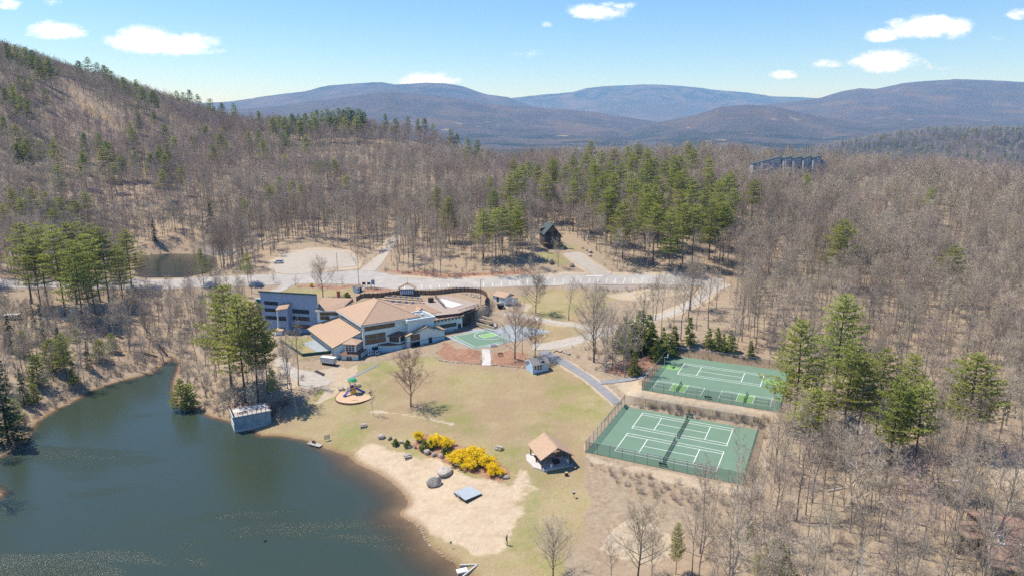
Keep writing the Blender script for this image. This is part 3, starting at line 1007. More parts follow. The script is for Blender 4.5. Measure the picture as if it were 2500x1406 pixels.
def bare_tree(seed, h=20.0, crown0=.38, n1=13, n2=6, n3=5, n4=3, spread=.30, up=.85, tr=.17, wob=.03, twig=.016, stems=1, vase=0.0):
    """leafless tree: trunk with limbs, and the twigs of the crown"""
    rg = random.Random(seed)
    T, W = MB(), Tri()
    for st in range(stems):
        lean = Vector((rg.uniform(-1, 1), rg.uniform(-1, 1), 0)) * (.05 if stems == 1 else .22 * h / 14)
        pts, rad = [], []
        K = 7
        off = Vector((0, 0, 0))
        for k in range(K + 1):
            t = k / K
            off += Vector((rg.gauss(0, wob), rg.gauss(0, wob), 0)) * h / K * 2
            pts.append(Vector((0, 0, t * h * .97 - (.3 if k == 0 else 0))) + off * (t ** .7) + lean * t * h * (.25 if stems == 1 else .5))
            rad.append(tr * (h / 20) * (1 - t) ** .85 * (1.0 if k else 1.35) * (1 if stems == 1 else .6) + .012)
        T.tube(pts, rad, 6)
        def along(t):
            f = t * K
            i = min(int(f), K - 1)
            return pts[i].lerp(pts[i + 1], f - i), rad[i] + (rad[i + 1] - rad[i]) * (f - i)
        m1 = max(4, n1 // stems)
        ga = rg.uniform(0, 6.28)
        for i in range(m1):
            t = crown0 + (0.97 - crown0) * ((i + rg.random() * .8) / m1) ** .85
            p, r = along(min(t, .98))
            az = ga + i * 2.4 + rg.uniform(-.5, .5)
            prof = math.sin(min(1, (t - crown0) / (1 - crown0) + .32) * math.pi * .93) ** .7
            ln = h * spread * (.45 + .75 * prof) * rg.uniform(.7, 1.2)
            el = rg.uniform(.45, .95) * up + .25 * t + vase * (1 - t)
            d = Vector((math.cos(az) * math.cos(el), math.sin(az) * math.cos(el), math.sin(el)))
            bp = [p]
            cur = p.copy()
            for s in range(3):
                d = (d + Vector((rg.gauss(0, .12), rg.gauss(0, .12), .13))).normalized()
                cur = cur + d * ln / 3
                bp.append(cur.copy())
            r1 = min(r * .65, .095 * h / 20) + .01
            T.tube(bp, [r1, r1 * .72, r1 * .45, r1 * .2 + .004], 4, cap=False)
            for j in range(n2):
                f = .25 + .75 * (j + rg.random()) / n2
                k = min(int(f * 3), 2)
                q = bp[k].lerp(bp[k + 1], f * 3 - k)
                d2 = (d * .7 + rdir(rg, .35) * .9).normalized()
                l2 = ln * .45 * rg.uniform(.6, 1.2) * (1.15 - .5 * f)
                e = q + d2 * l2 * .5 + Vector((0, 0, .04 * l2))
                e2 = e + (d2 + rdir(rg, .5) * .35).normalized() * l2 * .5
                W.cone(q, e, r1 * .35 + .006, r1 * .22 + .005)
                W.cone(e, e2, r1 * .22 + .005, .004)
                for m in range(n3):
                    g = .2 + .8 * (m + rg.random()) / n3
                    s0 = q.lerp(e, g * 2) if g < .5 else e.lerp(e2, g * 2 - 1)
                    d3 = (d2 * .6 + rdir(rg, .45)).normalized()
                    l3 = l2 * .5 * rg.uniform(.6, 1.25)
                    s1 = s0 + d3 * l3
                    sd_ = d3.orthogonal().normalized()
                    W.sliver(s0, s1, twig * 1.1, sd_)
                    W.sliver(s0, s1, twig * .8, d3.cross(sd_))
                    for u in range(n4):
                        g2 = .25 + .7 * rg.random()
                        a0 = s0.lerp(s1, g2)
                        d4 = (d3 * .5 + rdir(rg, .4)).normalized()
                        W.sliver(a0, a0 + d4 * l3 * rg.uniform(.45, .85), twig * .8, rdir(rg))
    return T, W
def pine_tree(seed, h=24.0, crown0=.4, rmax=4.2, nwh=17, per=5, dens=1.0, leaf=.5, droop=.0, top=.9, tr=.24, bw=.075, stubs=8):
    """white pine: whorls of long level boughs carrying flat plates of needles"""
    rg = random.Random(seed)
    T, W = MB(), Tri()
    K = 6
    off = Vector((0, 0, 0))
    pts, rad = [], []
    for k in range(K + 1):
        t = k / K
        off += Vector((rg.gauss(0, .02), rg.gauss(0, .02), 0)) * h / K
        pts.append(Vector((0, 0, t * h - (.3 if k == 0 else 0))) + off)
        rad.append(tr * (1 - t) ** .8 * (1 if k else 1.3) + .02)
    T.tube(pts, rad, 6)
    def along(t):
        f = t * K
        i = min(int(f), K - 1)
        return pts[i].lerp(pts[i + 1], f - i)
    for i in range(stubs):                   # dead lower branches
        t = rg.uniform(.15, crown0)
        p = along(t)
        az = rg.uniform(0, 6.28)
        e = p + Vector((math.cos(az), math.sin(az), rg.uniform(-.1, .3))) * rg.uniform(.6, 1.8)
        T.tube([p, e], [.03, .008], 3, cap=False)
    for w in range(nwh):
        t = crown0 + (.985 - crown0) * (w + rg.uniform(-.25, .25)) / (nwh - 1)
        t = min(max(t, crown0 - .03), .985)
        p0 = along(t)
        s = (t - crown0) / (1 - crown0)
        prof = (1 - s) ** .62 * (0.55 + .45 * min(1, s * 5 + .3))
        a0 = rg.uniform(0, 6.28)
        nb = max(3, int(round(per * rg.uniform(.75, 1.2))))
        for b in range(nb):
            az = a0 + 6.28 * b / nb + rg.uniform(-.4, .4)
            R = rmax * prof * rg.choice((.5, .75, .95, 1.1, 1.25)) + .35
            el0 = .02 + .72 * s * s - droop
            d = Vector((math.cos(az), math.sin(az), 0))
            p1 = p0 + d * R * .55 * math.cos(el0) + Vector((0, 0, R * .5 * math.sin(el0)))
            p2 = p0 + d * R + Vector((0, 0, R * math.sin(el0) * .95 + R * (.13 - droop * .3)))
            T.tube([p0, p1, p2], [.045 * h / 24 + .01, .03, .008], 3, cap=False)
            side = Vector((-d.y, d.x, 0))
            n = max(4, int(R * 4.2 * dens))
            for k in range(n):
                f = .28 + .74 * (k + rg.random()) / n
                q = p0.lerp(p1, f / .55) if f < .55 else p1.lerp(p2, (f - .55) / .45)
                lat = rg.uniform(-1, 1) * R * .30 * (1.25 - abs(f - .62))
                q = q + side * lat + Vector((0, 0, rg.uniform(-.08, .16)))
                for u in range(5):           # a tuft of needles
                    v = (d * rg.uniform(-.1, 1.0) + side * (math.copysign(1, lat) * rg.uniform(-.25, .8)) + Vector((0, 0, rg.uniform(-.05, .42)))).normalized()
                    W.blade(q, q + v * leaf * rg.uniform(.7, 1.25), bw * rg.uniform(.7, 1.2), v.cross(rdir(rg, 1.6)).normalized())
    return T, W
def cone_tree(seed, h=12.0, r0=2.6, nwh=22, per=7, leaf=.42, start=.04, bw=.085, droop=.25, dens=1.0):
    """spruce or hemlock: dense cone from the ground up"""
    rg = random.Random(seed)
    T, W = MB(), Tri()
    T.tube([(0, 0, -.3), (0, 0, h * .5), (0, 0, h * .97)], [.018 * h, .011 * h, .02], 5)
    for w in range(nwh):
        t = start + (.99 - start) * (w + rg.uniform(-.3, .3)) / (nwh - 1)
        t = min(max(t, .02), .99)
        R0 = r0 * (1 - t) ** .85 * (.8 + .2 * min(1, t * 6)) + .12
        for b in range(per):
            az = rg.uniform(0, 6.28)
            R = R0 * rg.uniform(.65, 1.2)
            d = Vector((math.cos(az), math.sin(az), 0))
            side = Vector((-d.y, d.x, 0))
            n = max(3, int(R * 5.5 * dens))
            for k in range(n):
                f = .15 + .9 * (k + rg.random()) / n
                q = Vector((0, 0, t * h)) + d * R * f + side * rg.uniform(-.22, .22) * R * (1.2 - .6 * f) + Vector((0, 0, (.10 - droop * f) * R + rg.uniform(-.1, .1)))
                for u in range(4):
                    v = (d * rg.uniform(.1, 1) + side * rg.uniform(-.7, .7) + Vector((0, 0, rg.uniform(-.35, .45)))).normalized()
                    W.blade(q, q + v * leaf * rg.uniform(.7, 1.3), bw, v.cross(rdir(rg, .6)).normalized())
    return T, W
def shrub(seed, h=2.2, n=26, twig=.014, spread=.6):
    rg = random.Random(seed)
    T, W = MB(), Tri()
    for i in range(n):
        az = rg.uniform(0, 6.28)
        d = Vector((math.cos(az) * spread * rg.random(), math.sin(az) * spread * rg.random(), 1)).normalized()
        p = Vector((rg.gauss(0, .18), rg.gauss(0, .18), -.1)) * h * .5
        l = h * rg.uniform(.6, 1.05)
        e = p + d * l
        W.cone(p, e, .016, .004)
        for j in range(8):
            a = p.lerp(e, .25 + .75 * rg.random())
            d2 = (d * .7 + rdir(rg, .3)).normalized()
            b = a + d2 * l * .35 * rg.uniform(.5, 1.2)
            W.sliver(a, b, twig, rdir(rg))
            for k in range(2):
                a2 = a.lerp(b, .4 + .5 * rg.random())
                W.sliver(a2, a2 + (d2 * .5 + rdir(rg, .3)).normalized() * l * .2, twig * .8, rdir(rg))
    T.tube([(0, 0, -.1), (0, 0, h * .3)], [.03, .015], 4)
    return T, W

KIND = {}
def make_kind(key, T, W, bark, foliage, h):
    KIND[key] = (mesh_of(key + '_trunk', [(T, bark)]), mesh_of(key + '_crown', [(W, foliage)]), h, mesh_of(key, [(T, bark), (W, foliage)]))
BARE, BAREFAR, PINE, PINEFAR, SPRUCE, HEM = [], [], [], [], [], []
for i in range(7):                              # tall forest trees
    k = f'forest_tree_{i}'
    make_kind(k, *bare_tree(100 + i, 20, [.42, .28, .46, .33, .40, .30, .38][i], [16, 20, 15, 18, 17, 19, 16][i], 7, 6, 4, [.22, .28, .20, .25, .24, .27, .22][i], 1.0, [.15, .17, .13, .15, .18, .14, .16][i], [.03, .06, .03, .05, .07, .05, .04][i]), 'bark_grey', ['twig_grey', 'twig_grey', 'twig_grey', 'twig_tan', 'twig_grey', 'twig_red', 'twig_grey'][i], 20)
    BARE.append(k)
for i in range(3):                              # forked and leaning ones
    k = f'forked_tree_{i}'
    make_kind(k, *bare_tree(130 + i, 16, [.25, .35, .3][i], 20, 7, 6, 4, .26, 1.0, .17, .07, stems=2 + i % 2), 'bark_grey', 'twig_grey', 16)
    BARE.append(k)
for i in range(4):                              # spreading open grown trees
    k = f'open_tree_{i}'
    make_kind(k, *bare_tree(150 + i, 15, .14, 24, 9, 8, 6, .44, .85, .24, twig=.015), 'bark_dark', ['twig_grey', 'twig_maple', 'twig_tan', 'twig_grey'][i], 15)
for i in range(2):
    k = f'birch_{i}'
    make_kind(k, *bare_tree(170 + i, 13, .2, 15, 6, 5, 3, .18, 1.0, .12, stems=1 + 2 * i, twig=.011), 'bark_birch', 'twig_grey', 13)
for i in range(2):
    k = f'small_tree_{i}'
    make_kind(k, *bare_tree(180 + i, 6, .12, 11, 6, 5, 3, .45, .8, .3, twig=.010, stems=3), 'bark_grey', 'twig_grey', 6)
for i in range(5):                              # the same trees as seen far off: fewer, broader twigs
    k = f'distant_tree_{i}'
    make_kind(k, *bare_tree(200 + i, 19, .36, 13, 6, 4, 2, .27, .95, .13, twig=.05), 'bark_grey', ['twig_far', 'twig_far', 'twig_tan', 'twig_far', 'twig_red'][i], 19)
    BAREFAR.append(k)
for i in range(6):
    k = f'white_pine_{i}'
    make_kind(k, *pine_tree(300 + i, 26, [.32, .44, .38, .54, .48, .30][i], [6.2, 5.6, 6.6, 5.2, 5.4, 6.4][i], [15, 12, 14, 10, 11, 15][i], 6, 1.45, .6, bw=.105), 'bark_pine', 'needles_pine', 26)
    PINE.append(k)
for i in range(3):
    k = f'distant_pine_{i}'
    make_kind(k, *pine_tree(330 + i, 22, [.25, .35, .18][i], [4.6, 4.4, 5.0][i], 13, 5, .6, .95, bw=.2, stubs=2), 'bark_pine', ['needles_hemlock', 'needles_hemlock', 'needles_pine'][i], 22)
    PINEFAR.append(k)
for i in range(3):
    k = f'spruce_{i}'
    make_kind(k, *cone_tree(400 + i, 14, 2.7), 'bark_pine', 'needles_spruce', 14)
    SPRUCE.append(k)
for i in range(3):
    k = f'hemlock_{i}'
    make_kind(k, *cone_tree(420 + i, 9, [2.6, 2.2, 3.0][i], 15, 7, .5, .06, .1, .12), 'bark_pine', 'needles_hemlock', 9)
    HEM.append(k)
for i in range(3):
    make_kind(f'shrub_{i}', *shrub(450 + i, 2.2, 26, .013, [.6, .9, .7][i]), 'bark_grey', ['twig_grey', 'twig_tan', 'twig_red'][i], 2.2)
for i in range(2):
    make_kind(f'bush_pine_{i}', *pine_tree(360 + i, 9, .06, 3.3, 11, 7, 1.6, .5, bw=.1, tr=.16, stubs=0), 'bark_pine', 'needles_pine', 9)
make_kind('evergreen_bush', *cone_tree(470, 2.0, 1.3, 9, 8, .32, .1, .07, .0, 1.5), 'bark_pine', 'needles_hemlock', 2.0)

TREES = []                                      # (x, y, r) of everything planted, so that scattering keeps its distance
def plant(key, loc, h, rz, name, label, cat, group=None, sxy=1.0, lean=0.0):
    tm, cm, hh, _ = KIND[key]
    s = h / hh
    o = bpy.data.objects.new(name, None)
    C.objects.link(o)
    o.empty_display_size = .5
    o.location = loc
    o.rotation_euler = (lean, 0, rz)
    o.scale = (s * sxy, s * sxy, s)
    tag(o, label, cat, group)
    for nm, me in (('trunk', tm), ('crown', cm)):
        c = bpy.data.objects.new(nm, me)
        C.objects.link(c)
        c.parent = o
    TREES.append((loc[0], loc[1], h))
    return o
def scatter_object(name, keys, pts, hs, rzs, ids, label):
    """one object of kind stuff: every point carries one of the tree meshes"""
    col = bpy.data.collections.new(name + '_source')
    for i, k in enumerate(keys):
        ob = bpy.data.objects.new(f'{name}_source_{i:02d}', KIND[k][3])
        col.objects.link(ob)
    me = bpy.data.meshes.new(name)
    me.vertices.add(len(pts))
    me.vertices.foreach_set('co', np.asarray(pts, np.float32).ravel())
    base = np.array([KIND[k][2] for k in keys])
    for nm, ty, arr in (('size', 'FLOAT', np.asarray(hs) / base[ids]), ('turn', 'FLOAT', np.asarray(rzs)), ('pick', 'INT', np.asarray(ids))):
        a = me.attributes.new(nm, ty, 'POINT')
        a.data.foreach_set('value', arr.astype(np.int32 if ty == 'INT' else np.float32))
    me.update()
    o = bpy.data.objects.new(name, me)
    C.objects.link(o)
    ng = bpy.data.node_groups.new(name, 'GeometryNodeTree')
    ng.interface.new_socket('Geometry', in_out='INPUT', socket_type='NodeSocketGeometry')
    ng.interface.new_socket('Geometry', in_out='OUTPUT', socket_type='NodeSocketGeometry')
    N, L = ng.nodes.new, ng.links.new
    gi, go = N('NodeGroupInput'), N('NodeGroupOutput')
    iop = N('GeometryNodeInstanceOnPoints')
    ci = N('GeometryNodeCollectionInfo')
    ci.inputs[0].default_value = col
    ci.inputs[1].default_value = True
    ci.inputs[2].default_value = True
    def na(n, t):
        q = N('GeometryNodeInputNamedAttribute')
        q.data_type = t
        q.inputs[0].default_value = n
        return q.outputs[0]
    xyz = N('ShaderNodeCombineXYZ')
    L(na('turn', 'FLOAT'), xyz.inputs[2])
    L(gi.outputs[0], iop.inputs['Points'])
    L(ci.outputs[0], iop.inputs['Instance'])
    iop.inputs['Pick Instance'].default_value = True
    L(na('pick', 'INT'), iop.inputs['Instance Index'])
    L(xyz.outputs[0], iop.inputs['Rotation'])
    L(na('size', 'FLOAT'), iop.inputs['Scale'])
    L(iop.outputs[0], go.inputs[0])
    md = o.modifiers.new('scatter', 'NODES')
    md.node_group = ng
    tag(o, label, None, None, 'stuff')
    return o

# ---------------------------------------------------------------- where nothing grows tall
CLEAR_PX = [
    [(612, 1070), (640, 1040), (690, 1000), (740, 975), (770, 940), (700, 900), (690, 850), (640, 830), (612, 800), (608, 712), (560, 705), (330, 708), (330, 682), (600, 668), (640, 655), (650, 630), (700, 608), (830, 606), (880, 625), (905, 640), (948, 595), (965, 575),
     (975, 580), (950, 630), (945, 664), (1000, 676), (1200, 679), (1320, 672), (1325, 645), (1305, 610), (1318, 575), (1390, 575), (1440, 600), (1470, 640), (1490, 668), (1700, 668), (1790, 676), (1790, 692), (1740, 720), (1710, 755), (1600, 790), (1500, 815), (1420, 845), (1370, 860), (1440, 905), (1500, 930), (1560, 925),
     (1612, 862), (1890, 898), (1915, 1010), (1880, 1030), (1868, 1060), (1840, 1195), (1820, 1250), (1720, 1300), (1670, 1340), (1650, 1412), (1140, 1412), (1050, 1340), (980, 1240), (850, 1115), (760, 1090)],
    [(980, 1380), (1640, 1380), (1620, 1700), (980, 1700)], [(2395, 1150), (2430, 1105), (2520, 1100), (2520, 1210), (2430, 1195)], [(2368, 1272), (2400, 1262), (2520, 1280), (2520, 1375), (2385, 1362)], [(-10, 720), (60, 705), (120, 710), (150, 735), (270, 748), (250, 765), (110, 790), (-10, 800)]]
CLEAR = [world_poly(p) for p in CLEAR_PX] + [LOWRECT, UPRECT]
def open_ground(x, y, margin=0.0):
    x, y = np.asarray(x, float), np.asarray(y, float)
    c = np.zeros(x.shape, bool)
    for p in CLEAR + [LAKE, POND]:
        c |= sdist(x, y, p) > -margin
    for p in TRAIL:
        c |= sdist(x, y, p) > -5
    return c

# conifers that can be told apart in the photograph: (top px, top py, height, kind)
def by_top(px, py, h):
    r = ray(px, py)
    r = r / r[1]
    t = _T[_T < 1080]
    g = CAM_Z + r[2] * t - np.maximum(ground_z(r[0] * t, t), 0)
    if (g <= h).any():
        return spot(px, py, h)
    k = int(np.argmin(g))                       # the top stands clear of the skyline
    return np.array([r[0] * t[k], t[k], CAM_Z + r[2] * t[k] - h])
def by_base(px, pyb, pyt):
    p = spot(px, pyb)
    d = p[1] * cP - (p[2] - CAM_Z) * sP
    lo, hi = 1.0, 60.0
    for _ in range(30):
        m = (lo + hi) / 2
        if to_px((p[0], p[1], p[2] + m))[1] > pyt:
            lo = m
        else:
            hi = m
    return p, lo
rgp = random.Random(5)
ORD = ['first', 'second', 'third', 'fourth', 'fifth', 'sixth', 'seventh', 'eighth', 'ninth', 'tenth', 'eleventh', 'twelfth', 'thirteenth', 'fourteenth', 'fifteenth', 'sixteenth', 'seventeenth', 'eighteenth', 'nineteenth', 'twentieth', 'twenty-first', 'twenty-second', 'twenty-third', 'twenty-fourth', 'twenty-fifth', 'twenty-sixth']
NCON = 0
def conifer(p, h, kind, label, group=None, name='pine_tree', cat='pine tree', sxy=1.0, ks=None):
    global NCON
    ks = ks or dict(p=PINE, s=SPRUCE, h=HEM, f=PINEFAR, b=['bush_pine_0', 'bush_pine_1'])[kind]
    plant(ks[NCON % len(ks)], (p[0], p[1], p[2]), h, rgp.uniform(0, 6.28), name, label, cat, group, sxy * rgp.uniform(.85, 1.1))
    NCON += 1
# single trees with their feet in view: base px, base py, top py
SINGLE = [
    (600, 982, 722, 'p', 'tall white pine with dark trunk right behind the lake boathouse', 1.0), (630, 988, 742, 'p', 'white pine on the bank just right of the tallest boathouse pine', .9), (566, 945, 700, 'p', 'white pine overlapping the left end of the blue-grey lodge wing', 1.0),
    (652, 962, 775, 'p', 'slender white pine between the boathouse and the gravel yard', .8), (668, 1000, 900, 'p', 'short leaning pine on the bank beside the boathouse footbridge', .8),
    (497, 692, 608, 'p', 'small pine on the roadside in front of the upper pond', 1.0), (606, 690, 618, 'p', 'small bushy pine across the road from the lodge driveway', 1.0),
    (1548, 917, 858, 'h', 'dense dark evergreen at the fork of the path by the upper court', 1.15), (2042, 705, 540, 'p', 'lone tall pine in bare woods right of the drive bend', 1.0), (2315, 745, 602, 'p', 'lone pine leaning over bare woods near the right edge', .9),
    (2048, 1118, 848, 'p', 'large pine with bare lower trunk beside the grey roofed house', 1.05), (1936, 1045, 785, 'p', 'large pine overhanging the right end of the upper tennis court', 1.0), (2036, 985, 722, 'p', 'tallest pine standing behind the upper tennis court corner', 1.0),
    (1975, 1122, 955, 'p', 'yellow-green pine at the far corner of the lower tennis court', 1.05), (2352, 1098, 868, 'p', 'broad pine standing above the sandy driveway at the right', 1.15), (2172, 1148, 1025, 'p', 'short yellow-green pine in front of the grey roofed house', 1.1),
    (1826, 1372, 1250, 'p', 'thin young pine with a small tuft of crown in the lower woods', .45), (1885, 1440, 1318, 'p', 'bright green pine at the bottom edge of the lower woods', 1.5), (1650, 1400, 1278, 'p', 'thin grey-green pine among bare trees by the sand volleyball pit', .6),
    (22, 1085, 915, 's', 'dark spruce on the lake bank at the left edge', 1.1), (165, 935, 815, 'p', 'young light green pine on the left lake bank', 1.0), (182, 938, 885, 'h', 'low dark evergreen at the water on the left bank', 1.1), (218, 900, 833, 's', 'narrow dark spruce on the left bank below the driveway', .9),
    (84, 800, 730, 's', 'narrow young spruce beside the left driveway', .5), (108, 830, 742, 's', 'very thin dark spruce below the left driveway', .4), (445, 1000, 930, 'b', 'bright green bushy pine at the inlet point of the lake', .95), (466, 1000, 940, 'b', 'smaller green pine bush at the inlet point', .9),
    (520, 590, 498, 's', 'dark ragged spruce behind the upper pond', 1.0), (604, 575, 488, 'p', 'round topped pine right of the dark spruce behind the pond', 1.0), (378, 590, 535, 's', 'small dark evergreen behind the upper pond', 1.0), (60, 990, 900, 's', 'grey-green thin spruce on the left bank behind the dark one', .8)]
for px, b, t, k, lab, sx in SINGLE:
    p, h = by_base(px, b, t)
    sx = sx * 1.25 if px > 1900 else sx
    conifer(p, h, k, lab, None, 'pine_tree' if k == 'p' else 'evergreen_tree', 'pine tree' if k == 'p' else 'evergreen', sx)
for px, b, t, k in [(30, 860, 770, 's'), (130, 905, 830, 'b'), (15, 960, 880, 's'), (95, 940, 870, 'b'), (150, 880, 800, 's'), (245, 880, 830, 'b'), (60, 870, 810, 'b'), (190, 860, 800, 'p'), (8, 1000, 930, 's'), (85, 985, 940, 'b'), (275, 860, 815, 'b'), (40, 1040, 975, 'b')]:
    p, h = by_base(px, b, t)
    conifer(p, h, k, 'young evergreen in the mixed growth of the left lake bank', 'young evergreens on the left bank', 'evergreen_tree', 'evergreen', .9)
G_LEFT = ('white pine in the tall stand left of the upper pond', 'pines left of the upper pond')
for i, (px, b, t) in enumerate(sorted([(122, 755, 548), (160, 770, 556), (188, 742, 546), (205, 790, 590), (216, 738, 545), (246, 735, 550), (268, 742, 560), (232, 765, 575), (322, 700, 562), (76, 740, 548), (100, 752, 590), (300, 730, 600)])):
    p, h = by_base(px, b, t)
    conifer(p, h, 'p', f'{ORD[i]} white pine from the left in the tall stand left of the upper pond', G_LEFT[1])
for i, (px, t) in enumerate(sorted([(25, 460), (72, 462), (110, 470), (146, 482), (205, 468), (48, 485), (5, 500), (180, 490), (130, 510)])):
    conifer(by_top(px, t, 22), 22, 'p', f'{ORD[i]} yellow-green pine from the left in the far stand below the hillside', 'pines below the left hillside')
for i, (px, t) in enumerate(sorted([(1255, 392), (1290, 396), (1312, 402), (1350, 386), (1380, 402), (1400, 382), (1440, 346), (1430, 376), (1470, 370), (1500, 366), (1530, 360), (1560, 350), (1582, 362), (1545, 378), (1600, 386), (1622, 392), (1642, 382), (1682, 350), (1692, 362), (1660, 382), (1732, 412), (1410, 410), (1335, 425), (1455, 405), (1515, 400), (1490, 395)])):
    conifer(by_top(px, t, 27), 27, 'p', f'{ORD[i]} pine from the left along the ridge top behind the chalet', 'pines on the ridge behind the chalet')
for k in range(34):
    px, t = rgp.uniform(1245, 1790), rgp.uniform(385, 500)
    if px < 1460 and t > 440:
        continue
    conifer(by_top(px, t, 27), 27, 'p', 'green pine scattered through the dense stand behind and right of the chalet', 'pines behind the chalet clearing')
for i, (px, t) in enumerate(sorted([(1495, 462), (1550, 442), (1580, 476), (1602, 500), (1660, 466), (1690, 456), (1720, 462), (1760, 472), (1790, 462), (1845, 440), (1740, 492), (1700, 502), (1640, 512), (1525, 490), (1612, 470), (1675, 500), (1775, 500)])):
    conifer(by_top(px, t, 27), 27, 'p', f'{ORD[i]} tall trunked pine from the left in the stand right of the chalet', 'pines right of the chalet')
for i, (px, t) in enumerate(sorted([(1195, 432), (1205, 466), (1246, 482), (1270, 488), (1180, 512), (1226, 500), (1262, 505), (1210, 510), (1065, 456), (1094, 482)])):
    conifer(by_top(px, t, 23), 23, 'p', f'{ORD[i]} tall pine from the left in the roadside woods left of the chalet', 'pines left of the chalet')
for px, t, lab in [(1972, 426, 'pine standing in front of the grey saw-roofed condominium row'), (2276, 460, 'lone full pine rising from the bare woods on the right'), (695, 376, 'dark pine alone in the bare woods left of centre'), (275, 400, 'round yellow-green pine at the foot of the left hillside'), (440, 406, 'small pine among bare trees below the left hillside'), (1640, 360, 'pine just left of the ridge top clump')]:
    conifer(by_top(px, t, 20), 20, 'p', lab)
for i, (px, t) in enumerate(sorted([(780, 391), (815, 391), (680, 432), (712, 442), (845, 428), (395, 416), (655, 455), (735, 450)])):
    conifer(by_top(px, t, 20), 20, 'p', f'{ORD[i]} scattered pine from the left in the woods above the parking lot', 'pines above the parking lot')
for px, t, lab in [(2118, 866, 'leftmost pine of the big clump right of the upper court'), (2168, 856, 'tallest pine in the middle of the big clump right of the upper court'), (2226, 868, 'rightmost tall pine of the big clump right of the upper court'), (2196, 925, 'lower pine in front of the big clump right of the upper court'), (2262, 935, 'pine between the big clump and the broad pine')]:
    conifer(by_top(px, t, 24), 24, 'p', lab, 'pines right of the upper court', sxy=1.0, ks=[PINE[1], PINE[4], PINE[3]])
for i, (px, b, t) in enumerate(sorted([(1562, 858, 760), (1512, 850, 790), (1538, 862, 782), (1592, 862, 792), (1618, 850, 800), (1602, 880, 828), (1645, 850, 796), (1630, 870, 815), (1582, 845, 770), (1525, 835, 775)])):
    p, h = by_base(px, b, t)
    conifer(p, h, 'h', f'{ORD[i]} bushy evergreen from the left in the thicket behind the upper court', 'evergreen thicket', 'evergreen_tree', 'evergreen', 1.25)
for i, (px, b, t) in enumerate(sorted([(1682, 842, 776), (1750, 852, 800), (1782, 856, 806), (1730, 848, 802), (1832, 868, 832), (1765, 858, 815)])):
    p, h = by_base(px, b, t)
    conifer(p, h, 'h', f'{ORD[i]} small evergreen from the left along the far fence of the upper court', 'evergreens behind the far fence', 'evergreen_tree', 'evergreen', 1.1)
for i, (px, t) in enumerate(sorted([(665, 292), (680, 286), (694, 290), (712, 282), (728, 284), (745, 280), (760, 278), (772, 272), (786, 276), (798, 270), (812, 274), (826, 268), (838, 272), (850, 266), (862, 272), (876, 270), (886, 278), (735, 292), (770, 290), (806, 288), (842, 290), (870, 288)])):
    conifer(by_top(px, t - 2, 26), 26, 'f', f'{ORD[i]} dark pine from the left in the row along the middle knoll', 'pines on the middle knoll', sxy=1.3)
for i, (px, t) in enumerate(sorted([(940, 282), (966, 292), (995, 288), (1020, 294), (1036, 292), (1056, 304), (1100, 320), (1116, 330), (1142, 340), (1166, 346), (630, 275), (605, 325), (630, 322), (700, 322), (745, 335), (690, 330), (640, 345)])):
    conifer(by_top(px, t - 2, 24), 24, 'f', f'{ORD[i]} separate dark pine from the left around the bare rock ledge', 'pines around the rock ledge')
for i, (px, t) in enumerate(sorted([(15, 117), (36, 121), (60, 126), (76, 134), (92, 150), (116, 152), (190, 160), (212, 151), (236, 164), (252, 170), (271, 184), (262, 176), (330, 206), (372, 232), (430, 233), (446, 236), (461, 230), (482, 242), (512, 252), (570, 264), (540, 262), (300, 200), (345, 222)])):
    conifer(by_top(px, t - 9, 27), 27, 'f', f'{ORD[i]} dark evergreen from the left against the sky on the hill crest', 'evergreens on the hill crest', 'evergreen_tree', 'evergreen', 1.15)
for i in range(70):
    px = rgp.uniform(0, 560)
    crest = np.interp(px, [0, 100, 200, 300, 400, 500, 560], [135, 170, 205, 235, 258, 282, 300])
    t = rgp.uniform(crest + 12, 420 - .08 * px)
    if 150 < px < 310 and 190 < t < 320:
        continue
    h = rgp.uniform(16, 23)
    conifer(by_top(px, t, h), h, 'f', 'evergreen dotted among the bare trees of the left hillside', 'evergreens on the left hillside', 'evergreen_tree', 'evergreen')

